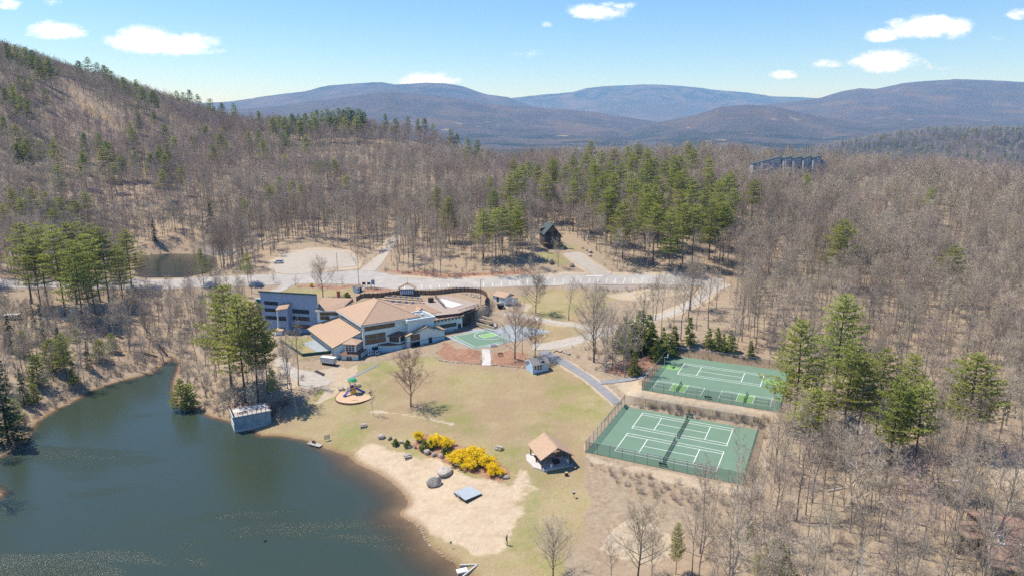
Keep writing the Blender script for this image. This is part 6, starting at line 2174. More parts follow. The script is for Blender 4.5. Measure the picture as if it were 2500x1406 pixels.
def bin_(loc, label, m):
    b = empty('trash_bin', loc, 0, label, 'bin')
    MB().tube([(0, 0, 0), (0, 0, .85)], [.27, .3], 10).build('body', m, b)
    MB().tube([(0, 0, .85), (0, 0, .95)], [.33, .26], 10).build('lid', 'metal_grey', b)
bin_(local(pav, -3.6, 1.2, .12), 'pale blue trash bin at the shaded edge of the pavilion slab', 'metal_pale')
bin_(local(pav, -2.6, -3.3, .12), 'trash bin beside the right front pavilion post', 'metal_pale')
picnic_table(local(pav, 1.6, 2.4, .12), PB, 'dark picnic table under the lake side of the pavilion roof', 'wood_dark')

# ---------------------------------------------------------------- boathouse, footbridge, float and other things at the lake
bh = empty('boathouse', (*at_level(560, 1055, 0)[:2], 0), 0, 'weathered pale blue boathouse with a railed roof deck', 'boathouse')
c0 = at_level(573, 1056, 0)                        # near corner on the water
c1 = at_level(548, 1032, 0)
c2 = at_level(632, 1040, .5)
fx = (c2 - c0)[:2]
fx = fx / np.linalg.norm(fx)
fy = np.array([-fx[1], fx[0]])
BL, BD, BH = 9.6, 6.2, 4.3
bh.location = (c0[0], c0[1], 0)
bh.rotation_euler = (0, 0, math.atan2(fx[1], fx[0]))
MB().box((BL / 2, BD / 2, -.6), (BL, BD, 2.4)).build('foundation', 'concrete_worn', bh)
siding('siding_boathouse', (.21, .285, .33), False, .5, .28)
MB().box((BL / 2, BD / 2, .6 + (BH - .6) / 2), (BL - .12, BD - .12, BH - .6)).build('wall', 'siding_boathouse', bh)
MB().box((BL / 2, BD / 2, BH + .1), (BL + .35, BD + .35, .2)).build('roof_deck', 'concrete', bh)
railing([(.05, .05), (BL - .05, .05), (BL - .05, BD - 1.6)], BH + .2, 1.0, 1.25, 'rail_brown', bh, 0)
railing([(.05, .3), (.05, BD - .05), (BL - .05, BD - .05)], BH + .2, 1.0, 1.25, 'rail_brown', bh, 0)
wd_ = MB()
for k in range(4):
    window((0, 1.0 + 1.4 * k), V, (-1, 0), .8, 2.9, 3.8, 1, 1, 'glass_dark', 'trim_white', bh, 0)
for zz in (.8, 1.5, 2.2):
    MB().box((.02, BD / 2, zz), (.1, BD - .3, .12)).build('lattice_rail', 'trim_white', bh)
for k in range(5):
    MB().box((.0, .5 + 1.3 * k, 1.5), (.09, .12, 1.6)).build('lattice_post', 'trim_white', bh)
ln_ = empty('lounger', local(bh, 2.6, 1.6, BH + .2), bh.rotation_euler[2] + .3, 'dark bench frame on the boathouse roof deck', 'bench')
MB().box((0, 0, .35), (2.0, .5, .06)).build('seat', 'wood_dark', ln_)
for s in (-1, 1):
    MB().box((s * .8, 0, .17), (.07, .45, .34)).build('leg', 'wood_dark', ln_)
e0, e1 = np.array(local(bh, BL, 3.8, 3.2)), spot(700, 985)
fb = empty('footbridge', (e0[0], e0[1], e0[2] - .3), math.atan2(e1[1] - e0[1], e1[0] - e0[0]), 'dark railed footbridge from the bank to the boathouse', 'footbridge')
FL = float(np.hypot(*(e1 - e0)[:2]))
MB().box((FL / 2, 0, -.1), (FL, 1.5, .14)).build('deck', 'wood_brown', fb)
for s in (-.7, .7):
    MB().bar((0, s, 1.0), (FL, s, 1.0), .09).bar((0, s, .55), (FL, s, .55), .06).build('rail', 'wood_dark', fb)
    for k in range(int(FL / 2) + 1):
        MB().box((min(k * 2.0, FL - .1), s, .1), (.1, .1, 1.9)).build('post', 'wood_dark', fb)
sp = spot(1142, 1208)
fl = empty('swim_float', (sp[0], sp[1], sp[2] + .0), math.radians(40), 'square grey swim float pulled up on the beach', 'swim float')
fl.scale = (1.25, 1.25, 1.25)
for k in range(9):
    MB().box((-1.56 + .39 * k, 0, .46), (.375, 3.5, .06)).build('plank', 'deck_grey', fl)
MB().box((0, 0, .25), (3.45, 3.45, .34)).build('frame', 'wood_dark', fl)
for (x, y) in ((-1.2, -1.2), (1.2, -1.2), (-1.2, 1.2), (1.2, 1.2)):
    MB().tube([(x, y - .4, .1), (x, y + .4, .1)], .22, 8).build('pontoon', 'black_metal', fl)
ld = MB()
for s in (-.25, .25):
    ld.tube([(-1.75, s, .5), (-1.85, s, 1.1), (-2.05, s, 1.1), (-2.1, s, .1)], .03, 5)
ld.bar((-2.07, -.25, .35), (-2.07, .25, .35), .05).bar((-2.05, -.25, .65), (-2.05, .25, .65), .05)
ld.build('ladder', 'steel', fl)
dk = empty('small_dock', (*at_level(770, 1086, 0)[:2], 0), math.radians(-28), 'narrow plank dock with white posts at the lawn shore', 'dock')
for k in range(7):
    MB().box((-1.9 + .6 * k, 0, .28), (.57, 1.5, .06)).build('plank', 'wood_grey', dk)
for (x, y) in ((-2.1, .75), (-1.0, -.85), (.7, -.85)):
    MB().tube([(x, y, -.8), (x, y, 1.15)], .06, 6).build('post', 'trim_white', dk)
MB().box((-.9, .35, .6), (.9, .5, .55)).build('dock_box', 'rail_brown', dk)
bu = MB().tube([(0, 0, -.2), (0, 0, .15), (0, 0, .3)], [.28, .32, .12], 10).build('mooring_buoy', 'black_metal')
bu.location = at_level(647, 1320, 0.0)
tag(bu, 'small dark buoy floating on the lower lake', 'buoy')
ss = empty('sign_stand', spot(799, 1075), .5, 'white slatted notice stand on the lawn near the dock', 'sign')
for s in (-.6, .6):
    MB().bar((s, 0, 0), (s, 0, 1.6), .09).build('post', 'wood_grey', ss)
for k in range(4):
    MB().box((0, -.03, .55 + .3 * k), (1.4, .05, .2)).build('slat', 'wood_grey', ss)
sl = empty('sluice_box', (*at_level(1128, 1397, 0)[:2], 0), .35, 'white box on the concrete outlet at the bottom shore', 'outlet box')
MB().box((0, 0, .45), (2.0, 1.2, .14)).build('lid', 'metal_pale', sl)
MB().box((0, 0, .1), (1.8, 1.0, .56)).build('base', 'concrete_worn', sl)
ow = empty('outlet_wall', (*at_level(1145, 1380, .2)[:2], 0), 0, 'angled concrete outlet wall at the bottom shore', 'retaining wall')
q0, q1, q2 = (np.array(at_level(*q, .35)[:2]) - np.array(ow.location)[:2] for q in ((1122, 1380), (1166, 1378), (1120, 1415)))
MB().bar((*q0, .2), (*q1, .2), .25, .7).build('wall', 'concrete', ow)
MB().bar((*(q1 * .95 + q2 * .05), .19), (*q2, .19), .25, .68).build('wing_wall', 'concrete', ow)

# ---------------------------------------------------------------- boulders
def boulder(px, py, w, h, label, m='granite', seed=0, elong=.75, rz=0.0):
    p = spot(px, py)
    o = MB().rock((0, 0, h * .32), (w / 2, w / 2 * elong, h * .62), seed, n=3).build('boulder', m, smooth=False)
    o.location = p
    o.rotation_euler = (0, 0, rz)
    return tag(o, label, 'boulder')
for i, a in enumerate([(1061, 1183, 3.9, 2.3, 'large light boulder on the sand nearest the swim float'), (1086, 1155, 4.3, 1.6, 'long low boulder behind the large one on the sand'), (931, 1068, 2.4, 1.2, 'flat pale boulder at the lawn end of the rock row'), (951, 1072, 1.4, 1.0, 'grey boulder second in the rock row above the beach'),
                       (980, 1080, 1.3, .8, 'small boulder between the two evergreen bushes'), (1000, 1092, 1.2, .9, 'dark boulder at the foot of the second evergreen bush'), (1014, 1094, .9, .8, 'narrow boulder left of the pinkish rock'), (1042, 1106, 2.0, 1.2, 'grey boulder below the middle evergreen bushes'),
                       (1060, 1112, 1.4, .9, 'pinkish boulder in the rock row'), (1078, 1116, 1.5, 1.3, 'rounded pale boulder at the start of the yellow bushes'), (1122, 1136, 1.6, 1.0, 'boulder half hidden below the big yellow bush'), (1222, 1162, 1.2, .8, 'dark boulder at the right end of the yellow bushes'), (1236, 1166, 1.7, .8, 'flat boulder at the right end of the rock row'),
                       (1345, 642, 3.6, 2.6, 'big pale boulder on the bank below the chalet'), (1395, 650, 2.6, 1.8, 'smaller pale boulder beside the chalet driveway'), (1423, 607, 1.6, 1.0, 'pale stone at the top of the chalet driveway'), (1432, 612, 1.8, 1.0, 'pale stone in the driveway border row'), (1441, 617, 2.2, 1.4, 'largest stone of the driveway border row'), (1440, 625, 2.4, .9, 'flat stone at the end of the driveway border row')]):
    px, py, w, h, lab = a
    boulder(px, py, w, h, lab, 'granite' if i < 13 else 'stone', 50 + i, .7 + .2 * ((i * 37) % 10) / 10, i * 1.3)
def stones_row(name, pts, n, sz, label, cat, seed, drop=0.0):
    rg = random.Random(seed)
    P = [spot(*p) for p in pts]
    root = empty(name, P[0], 0, label, cat)
    Q = resample(P, n)
    for k in range(n):
        r_ = rg.uniform(*sz)
        x, y = Q[k][0] + rg.gauss(0, .25), Q[k][1] + rg.gauss(0, .25)
        MB().rock((x - P[0][0], y - P[0][1], float(ground_z(x, y)) - P[0][2] + r_ * .2), (r_, r_ * rg.uniform(.6, .95), r_ * .6), rg.randint(0, 9999), n=1).build('stone', 'stone', root)
    return root
stones_row('stone_edging', [(1062, 872), (1075, 880), (1110, 884), (1150, 887), (1176, 888), (1180, 870)], 46, (.3, .55), 'rough stone edging round the left mulch bed', 'stone edging', 1)
stones_row('stone_edging', [(1200, 890), (1230, 892), (1260, 896), (1285, 898)], 30, (.3, .5), 'rough stone edging round the right mulch bed', 'stone edging', 2)
stones_row('stone_heap', [(1345, 860), (1360, 856), (1375, 858), (1390, 866), (1380, 862)], 18, (.4, .9), 'heap of flat stones beside the asphalt path', 'stone heap', 3)
stones_row('garden_rocks', [(1125, 716), (1140, 720), (1155, 718), (1165, 722), (1172, 728), (1150, 724)], 26, (.4, .9), 'pale garden rocks in the bed behind the pool', 'rocks', 4)
stones_row('shore_stones', [(1000, 1268), (1020, 1283), (1036, 1305), (1046, 1325), (1075, 1350), (1106, 1370)], 60, (.12, .3), 'small stones along the sandy shore edge', 'stones', 5)
stones_row('shore_rocks', [(60, 1078), (100, 1030), (140, 1002), (190, 978), (230, 954), (280, 937), (340, 921), (380, 910)], 80, (.25, .6), 'grey rocks along the left lake shore', 'rocks', 6)

# ---------------------------------------------------------------- yellow forsythia and bushes by the beach
def forsythia(seed, r=1.75, h=2.2, n=3800):
    rg = random.Random(seed)
    T, W = MB(), Tri()
    for k in range(34):
        az = rg.uniform(0, 6.28)
        rr = r * math.sqrt(rg.random())
        e = Vector((math.cos(az) * rr, math.sin(az) * rr, h * rg.uniform(.55, 1.05) * (1.05 - .42 * (rr / r) ** 2)))
        m_ = Vector((e.x * .4, e.y * .4, e.z * .75))
        T.tube([(e.x * .1, e.y * .1, -.1), m_, e], [.025, .018, .006], 3, cap=False)
        for j in range(n // 34):
            t = .25 + .8 * rg.random()
            q = m_.lerp(e, min(1.05, (t - .25) / .75)) + Vector((rg.gauss(0, .18), rg.gauss(0, .18), rg.gauss(0, .16)))
            v = rdir(rg, .4)
            W.blade(q, q + v * .2, .065, v.cross(rdir(rg)).normalized())
    return T, W
for i in range(3):
    make_kind(f'forsythia_{i}', *forsythia(600 + i), 'bark_grey', 'blossom_yellow', 2.2)
for i, (px, py, h, sx, lab) in enumerate([(1022, 1075, 2.4, .8, 'small yellow forsythia bush at the lawn end of the row'), (1062, 1088, 2.6, 1.25, 'yellow forsythia bush behind the middle evergreen bushes'), (1090, 1092, 2.5, 1.2, 'yellow forsythia bush left of the largest pair'),
                                          (1122, 1128, 2.9, 1.45, 'large yellow forsythia above the beach stones'), (1158, 1122, 3.0, 1.45, 'tallest yellow forsythia in the middle of the clump'), (1146, 1142, 2.4, 1.2, 'low yellow forsythia spilling towards the sand'), (1188, 1138, 2.6, 1.25, 'yellow forsythia right of the clump centre'), (1204, 1156, 2.3, 1.1, 'yellow forsythia near the right end of the clump'), (1222, 1160, 1.8, .95, 'last low yellow forsythia at the right end')]):
    p = spot(px, py)
    plant(f'forsythia_{i % 3}', p, h, i * 1.1, 'forsythia_bush', lab, 'yellow bush', 'forsythia above the beach', sx)
p = spot(760, 700)
plant('forsythia_1', p, 1.5, .3, 'forsythia_bush', 'tiny yellow forsythia on the mulch bank behind the lodge', 'yellow bush', None, .8)
for i, (px, py, h, lab) in enumerate([(966, 1086, 1.6, 'round evergreen bush left of the rock row centre'), (995, 1090, 1.7, 'round evergreen bush between two boulders'), (1036, 1098, 2.3, 'evergreen bush left of the pinkish boulder'), (1052, 1094, 2.0, 'evergreen bush touching the yellow forsythia'), (1086, 1108, 1.7, 'low evergreen under the forsythia'), (848, 728, 2.4, 'olive evergreen bush beside the brick chimney'), (1166, 1140, 1.4, 'dark evergreen at the foot of the forsythia')]):
    plant('evergreen_bush', spot(px, py), h, i * .9, 'evergreen_bush', lab, 'bush')

# ---------------------------------------------------------------- pool terrace behind the lodge
mat('pool_cover', (.62, .63, .62), .6, .12, .5)
mat('patio', (.33, .265, .22), .9, .14, .9)
patch('pool_patio', [tuple(at_level(a, b, POOLZ)[:2]) for a, b in [(1030, 742), (1058, 727), (1088, 722), (1130, 730), (1168, 742), (1160, 752), (1120, 764), (1066, 770), (1034, 760)]], 'patio', .05, 2.0, POOLZ)
pool = empty('swimming_pool', (*at_level(1095, 740, POOLZ)[:2], POOLZ + .05), 0, 'pale covered swimming pool behind the lodge', 'pool')
pq = [np.array(at_level(a, b, POOLZ)[:2]) - np.array(pool.location)[:2] for a, b in [(1064, 732), (1080, 730), (1132, 744), (1104, 752), (1084, 747)]]
MB().prism([tuple(q) for q in pq], 0, .12).build('coping', 'concrete', pool)
pc = sum(pq) / len(pq)
MB().prism([tuple(pc + (q - pc) * .86) for q in pq], .1, .16).build('cover', 'pool_cover', pool)
def lev(a, b, z=POOLZ):
    return np.array(at_level(a, b, z)[:2])
# striped sun deck in two tiers
sdk = empty('sun_deck', (*lev(985, 732), POOLZ), 0, 'two tiered sun deck striped with dark blue and brown panels', 'sun deck')
so = np.array(sdk.location)[:2]
for (a, b, c, d, zz) in (((944, 722), (1030, 729), (1032, 735.5), (938, 728), .5), ((936, 731), (1036, 738.5), (1040, 748), (926, 739), .25)):
    A, B, Cc, D = (lev(*q) - so for q in (a, b, c, d))
    MB().prism([tuple(D), tuple(Cc), tuple(B), tuple(A)], -.1, zz).build('platform', 'timber_tan', sdk)
    n = 13
    for k in range(n):
        t0, t1 = (k + .06) / n, (k + .94) / n
        f = lambda t, s: (A + (B - A) * t) * (1 - s) + (D + (Cc - D) * t) * s
        MB().prism([tuple(f(t0, .8)), tuple(f(t1, .8)), tuple(f(t1, .2)), tuple(f(t0, .2))], zz + .005, zz + .12).build('panel', 'cloth_navy' if k % 2 else 'wood_brown', sdk)
# shelter with stacked white chairs
shp = lev(994, 721)
sh = empty('poolside_shelter', (*shp, POOLZ + .5), math.radians(6), 'small open gabled shelter above the sun deck', 'shelter')
for (x, y) in ((-3, -1.2), (3, -1.2), (-3, 1.4), (3, 1.4)):
    MB().box((x, y, 1.2), (.18, .18, 3.4)).build('post', 'wood_brown', sh)
MB().slab([(-3.7, -1.8, 2.5), (.4, -1.8, 4.6), (.4, 1.9, 4.6), (-3.7, 1.9, 2.5)], .05).build('rafters', 'wood_brown', sh)
MB().slab([(-.2, -1.9, 4.7), (3.9, -1.9, 2.6), (3.9, 2.0, 2.6), (-.2, 2.0, 4.7)], .12).build('roof', 'shingle_tan', sh)
MB().tube([(.3, 0, 4.5), (.3, 0, 7.2)], .05, 5).build('flagpole', 'metal_grey', sh)
MB().box((0, 1.35, .9), (5.8, .1, 1.9)).build('back_panel', 'black_metal', sh)
for k in range(7):
    c = empty('stacked_chair', local(sh, -2.5 + .8 * k, -.2, 0), math.radians(6), 'stack of white plastic chairs in the row under the poolside shelter', 'chair stack', 'white chairs under the shelter')
    MB().box((0, 0, .75), (.55, .6, 1.3)).build('seat_stack', 'cloth_white', c)
    MB().box((0, .3, 1.55), (.55, .12, .6), 0, -.15).build('backrest', 'cloth_white', c)
# board fence round the terrace
fpath = [lev(*q) for q in [(870, 727), (922, 727), (962, 722), (985, 718), (1030, 720), (1060, 720), (1100, 715), (1121, 712), (1150, 713), (1175, 716), (1187, 724), (1191, 735), (1184, 744)]]
FP = resample(fpath, 44)
pf = empty('board_fence', (*FP[0], POOLZ), 0, 'curved brown board fence between the pool terrace and the road', 'fence')
for k in range(43):
    a, b = FP[k] - FP[0], FP[k + 1] - FP[0]
    za, zb = float(ground_z(*FP[k])) - POOLZ, float(ground_z(*FP[k + 1])) - POOLZ
    n = 8
    for i in range(n):
        p, q = a + (b - a) * (i + .03) / n, a + (b - a) * (i + .97) / n
        z0 = za + (zb - za) * i / n - .15
        jit = ((k * 7 + i * 13) % 5) * .012
        MB().hexa([(*p, z0), (*q, z0), (q[0], q[1] + .04, z0), (p[0], p[1] + .04, z0)], [(*p, z0 + 2.0 + jit), (*q, z0 + 2.0 + jit), (q[0], q[1] + .04, z0 + 2.0 + jit), (p[0], p[1] + .04, z0 + 2.0 + jit)]).build('board', 'wood_fence', pf) if k < 37 else None
    MB().box((a[0], a[1] - .06, za + 1.1), (.15, .15, 2.5)).build('post', 'wood_dark', pf)
mbs = MB()
for k in range(37, 43):
    a, b = FP[k] - FP[0], FP[k + 1] - FP[0]
    mbs.bar((*a, .95), (*b, .95), .05, 2.0)
tag(mbs.build('boards', 'wood_fence', pf), kind='stuff')
# raised walk along the front of the terrace
w0_, w1_ = lodge_pt(40.7, 5.2), lev(1183, 745)
wk = empty('pool_walkway', (*w0_, 12.4), math.atan2(w1_[1] - w0_[1], w1_[0] - w0_[0]), 'raised wooden walkway with brown railings along the pool terrace', 'walkway')
WL = float(np.linalg.norm(w1_ - w0_))
MB().hexa([(0, -1.2, -.15), (WL, -1.2, .75), (WL, 1.4, .75), (0, 1.4, -.15)], [(0, -1.2, .03), (WL, -1.2, .95), (WL, 1.4, .95), (0, 1.4, .03)]).build('deck', 'deck_wood', wk)
railing([(0, -1.1, .03), (WL, -1.1, .95)], 0, 1.05, 1.9, 'rail_brown', wk, 0)
railing([(0, 1.3, .03), (WL * .8, 1.3, .76)], 0, 1.05, 1.9, 'rail_brown', wk, 0)
for k in range(6):
    MB().box((1.5 + k * WL / 6, -.9, -2.5), (.22, .22, 5.4 + .3 * k)).build('support_post', 'wood_dark', wk)
pr_ = empty('pool_railing', (*lev(1060, 752), POOLZ), 0, 'brown slatted railing across the middle of the pool terrace', 'railing')
a_, b_ = lev(1062, 728) - lev(1060, 752), lev(1086, 752) - lev(1060, 752)
railing([tuple(a_), tuple(b_)], .05, 1.5, 1.8, 'rail_brown', pr_, 0, 'rail', 6)
p2 = lev(1052, 737)
bx_ = empty('equipment_box', (*p2, POOLZ), .2, 'dark brown slatted box beside the pool railing', 'box')
for k in range(5):
    MB().box((0, -.9, .2 + .36 * k), (2.2, .06, .3)).build('slat', 'rail_brown', bx_)
MB().box((0, 0, .9), (2.1, 1.7, 1.75)).build('body', 'wood_dark', bx_)

# ---------------------------------------------------------------- sheds and the cottage
def gable_house(name, loc, rz, w, d, eave, ridge, label, cat, wall, roof, over=.35, trim='trim_white', roofname='roof', axis='x'):
    """rectangular house; x along the ridge, front towards -y"""
    root = empty(name, loc, rz, label, cat)
    mb = MB()
    prof = [(-d / 2, -.8), (d / 2, -.8), (d / 2, eave), (0, ridge - .12), (-d / 2, eave)]
    mb.hexa([(w / 2, y, z) for y, z in prof], [(-w / 2, y, z) for y, z in prof])
    mb.build('wall', wall, root)
    sl_ = (ridge - eave) / (d / 2)
    e = eave - sl_ * over
    r_ = MB()
    r_.slab([(-w / 2 - over, -d / 2 - over, e + .06), (w / 2 + over, -d / 2 - over, e + .06), (w / 2 + over, 0, ridge + .06), (-w / 2 - over, 0, ridge + .06)], .13)
    r_.slab([(-w / 2 - over, 0, ridge + .06), (w / 2 + over, 0, ridge + .06), (w / 2 + over, d / 2 + over, e + .06), (-w / 2 - over, d / 2 + over, e + .06)], .13)
    r_.build(roofname, roof, root)
    t = MB()
    for s in (-1, 1):
        x = s * (w / 2 + over + .03)
        t.bar((x, -d / 2 - over, e - .02), (x, 0, ridge - .02), .06, .2).bar((x, 0, ridge - .02), (x, d / 2 + over, e - .02), .06, .2)
    t.build('barge_board', trim, root)
    return root
cot = gable_house('garden_cottage', (8.0, 205.0, 5.0), math.radians(26.7), 5.5, 4.5, 2.45, 3.75, 'small blue cottage with grey roof and white trim at the lawn edge', 'cottage', 'siding_cottage', 'shingle_grey')
window((-2.1, -2.25), U, (0, -1), .6, .9, 2.1, 1, 1, 'glass_dark', 'trim_white', cot, 0)
window((-1.1, -2.25), U, (0, -1), .65, .6, 2.1, 1, 2, 'glass_dark', 'trim_white', cot, 0)
window((-.2, -2.25), U, (0, -1), .65, .6, 2.1, 1, 2, 'glass_dark', 'trim_white', cot, 0)
door((1.6, -2.25), U, (0, -1), .8, .15, 2.1, 'siding_cottage', cot, 0, 'trim_white')
cb = MB()
for x in (-2.75, 2.75):
    cb.box((x, -2.27, 1.1), (.18, .12, 2.6))
cb.box((0, -2.28, .2), (5.4, .08, .22))
cb.build('corner_boards', 'trim_white', cot)
MB().slab([(.2, -1.9, 2.75), (1.0, -1.9, 3.5), (1.0, -.4, 3.5), (.2, -.6, 2.9)], .08).slab([(1.0, -1.9, 3.5), (1.8, -1.9, 2.75), (1.8, -.6, 2.9), (1.0, -.4, 3.5)], .08).build('dormer', 'shingle_grey', cot)
shed = gable_house('equipment_shed', (-3.4, 266.0, float(ground_z(-3.4, 266))), math.radians(-45), 7.0, 5.2, 2.5, 3.8, 'pale blue equipment shed with tan roof beside the pool terrace', 'shed', 'siding_pale', 'shingle_tan', .3, 'trim_teal')
door((-1.2, -2.6), U, (0, -1), 1.0, .1, 2.2, 'door_dark', shed, 0)
door((1.6, -2.6), U, (0, -1), 1.0, .1, 2.2, 'siding_pale', shed, 0)
MB().hexa([(3.5, -.2, -.5), (5.6, -.2, -.5), (5.6, 2.4, -.5), (3.5, 2.4, -.5)], [(3.5, -.2, 2.9), (5.6, -.2, 2.3), (5.6, 2.4, 2.1), (3.5, 2.4, 2.4)]).build('annex', 'siding_pale', shed)
MB().slab([(3.3, -.4, 3.1), (5.9, -.4, 2.5), (5.9, 2.6, 2.25), (3.3, 2.6, 2.6)], .1).build('annex_roof', 'shingle_tan', shed)
MB().box((2.0, -2.62, .9), (.12, .05, 2.4)).build('trim_strip', 'trim_teal', shed)
p = spot(873, 712)
gh = gable_house('gate_shed', p, math.radians(62), 3.0, 2.4, 2.2, 3.1, 'tiny pale teal gatehouse by the road signs', 'shed', 'siding_teal', 'shingle_tan', .3)
window((-1.2, -1.2), U, (0, -1), .7, .9, 1.8, 1, 1, 'glass_dark', 'trim_white', gh, 0)
door((.2, -1.2), U, (0, -1), .8, .1, 2.0, 'door_dark', gh, 0)

# ---------------------------------------------------------------- the dark chalet across the road
CHZ = float(ground_z(18.5, 322)) + .2
ch = empty('chalet', (15.45, 321.2, CHZ), math.radians(10.3), 'tall dark chalet with black-green steep roof in the woods', 'house')
siding('siding_bark', (.13, .10, .085))
cd, cw_ = 10.5, 8.2
prof = [(0, -1.5), (cw_, -1.5), (cw_, 5.2), (3.8, 10.6), (0, 6.6)]
MB().hexa([(x, cd, z) for x, z in prof], [(x, 0, z) for x, z in prof]).build('wall', 'siding_bark', ch)
MB().slab([(-.6, -1.3, 6.1), (3.8, -1.3, 10.95), (3.8, cd + .5, 10.95), (-.6, cd + .5, 6.1)], .25).slab([(3.8, -1.3, 10.95), (8.9, -1.3, 4.6), (8.9, cd + .5, 4.6), (3.8, cd + .5, 10.95)], .25).build('roof', 'shingle_dark', ch)
MB().hexa([(-.3, 6, 5.2), (2.2, 6, 5.2), (2.2, 9, 5.2), (-.3, 9, 5.2)], [(-.3, 6, 8.1), (2.2, 6, 8.9), (2.2, 9, 8.9), (-.3, 9, 8.1)]).build('dormer', 'siding_bark', ch)
MB().slab([(-.7, 5.6, 8.0), (2.5, 5.6, 9.2), (2.5, 9.4, 9.2), (-.7, 9.4, 8.0)], .15).build('dormer_roof', 'shingle_dark', ch)
MB().box((6.0, 6.0, 9.6), (.9, .9, 2.6)).build('chimney', 'stone', ch)
for (x, w_, z0, z1, c_, r_) in ((1.0, 2.3, 5.0, 7.2, 2, 2), (4.6, 1.8, 5.0, 7.6, 2, 2), (.9, 2.2, 2.6, 4.2, 2, 1), (4.2, 2.6, 2.4, 4.3, 2, 1)):
    window((x, 0), U, (0, -1), w_, z0, z1, c_, r_, 'glass_dark', 'wood_dark', ch, 0)
MB().box((3.75, -.03, 5.2), (.5, .1, 6.0)).build('centre_post', 'wood_brown', ch)
MB().box((4.0, -1.5, 2.1), (8.6, 3.0, .22)).build('balcony', 'wood_brown', ch)
railing([(0, -2.9), (8.2, -2.9)], 2.2, 1.0, 1.6, 'wood_dark', ch, 0)
for x in (.2, 4, 8.0):
    MB().box((x, -2.8, .6), (.22, .22, 3.2)).build('support_post', 'wood_dark', ch)
stp = MB()
for k in range(9):
    stp.box((9.2 + .5 * k, -1.0 - .35 * k, 1.9 - .24 * k), (.55, 1.3, .1), -.5)
stp.build('stairs', 'wood_grey', ch)
window((0, 7.4), (0, -1), (-1, 0), .9, 2.6, 4.0, 1, 2, 'glass_dark', 'wood_dark', ch, 0)
window((0, 4.2), (0, -1), (-1, 0), .9, 2.6, 4.0, 1, 2, 'glass_dark', 'wood_dark', ch, 0)

# ---------------------------------------------------------------- condominiums on the ridge and other houses in the woods
siding('siding_slate', (.29, .31, .345), False, .4)
con = empty('condominium_row', (0, 0, 0), 0, 'row of grey condominiums with saw-tooth shed roofs on the wooded ridge', 'condominium')
cy0 = 486.0
con.location = ((1958 - 1250) / F_PX * cy0, cy0, float(ground_z((1958 - 1250) / F_PX * cy0, cy0)))
def cpt(px, py, dy=0.0):
    r_ = ray(px, py)
    t = (cy0 + dy) / r_[1]
    return r_[0] * t - con.location[0], r_[1] * t - con.location[1], CAM_Z + r_[2] * t - con.location[2]
tops = [(1839, 401.5, 1909, 383.5), (1911, 389, 1934.5, 383.2), (1935, 389.5, 1958, 382.8), (1959, 389, 1982, 381.8), (1983, 388, 2006, 381.2)]
for i, (x0, y0, x1, y1) in enumerate(tops):
    a, b = cpt(x0, y0, -i * .6), cpt(x1, y1, -i * .6)
    dpt = 9.0 if i else 7.0
    MB().hexa([(a[0], a[1], -4), (b[0], b[1], -4), (b[0], b[1] + dpt, -4), (a[0], a[1] + dpt, -4)], [a, b, (b[0], b[1] + dpt, b[2] - .4), (a[0], a[1] + dpt, a[2] - .4)]).build('unit', 'siding_slate', con)
    MB().hexa([(a[0] - .3, a[1] - .4, a[2]), (b[0] + .25, b[1] - .4, b[2]), (b[0] + .25, b[1] + dpt, b[2]), (a[0] - .3, a[1] + dpt, a[2])], [(a[0] - .3, a[1] - .4, a[2] + .35), (b[0] + .25, b[1] - .4, b[2] + .35), (b[0] + .25, b[1] + dpt, b[2] + .35), (a[0] - .3, a[1] + dpt, a[2] + .35)]).build('roof', 'shingle_dark', con)
    wx = b[0] - 2.6 if i else b[0] - 3.2
    window((wx, a[1] + (b[1] - a[1]) * .6 - .05), U, (0, -1), 1.2, b[2] - 3.4, b[2] - 2.2, 1, 1, 'glass_dark', 'trim_white', con, 0, fw=.3)
    if i:
        MB().hexa([(a[0] - .2, a[1] - 3.2, -4), (a[0] + 3.0, a[1] - 3.2, -4), (a[0] + 3.0, a[1] - .05, -4), (a[0] - .2, a[1] - .05, -4)], [(a[0] - .2, a[1] - 3.2, a[2] - 1.2), (a[0] + 3.0, a[1] - 3.2, a[2] - 3.4), (a[0] + 3.0, a[1] - .05, a[2] - 3.4), (a[0] - .2, a[1] - .05, a[2] - 1.2)]).build('stair_bay', 'siding_slate', con)
q = cpt(1860, 398)
MB().box((q[0], q[1] - .2, q[2] - 1.8), (1.6, .3, 4.2)).build('white_panel', 'trim_white', con)
q = cpt(2014, 396)
MB().hexa([(q[0] - 2, q[1], -4), (q[0] + 3, q[1], -4), (q[0] + 3, q[1] + 8, -4), (q[0] - 2, q[1] + 8, -4)], [(q[0] - 2, q[1], q[2] + 1.5), (q[0] + 3, q[1], q[2] - 2), (q[0] + 3, q[1] + 8, q[2] - 2), (q[0] - 2, q[1] + 8, q[2] + 1.5)]).build('end_unit', 'siding_slate', con)
siding('siding_rose', (.36, .235, .19), False, .5)
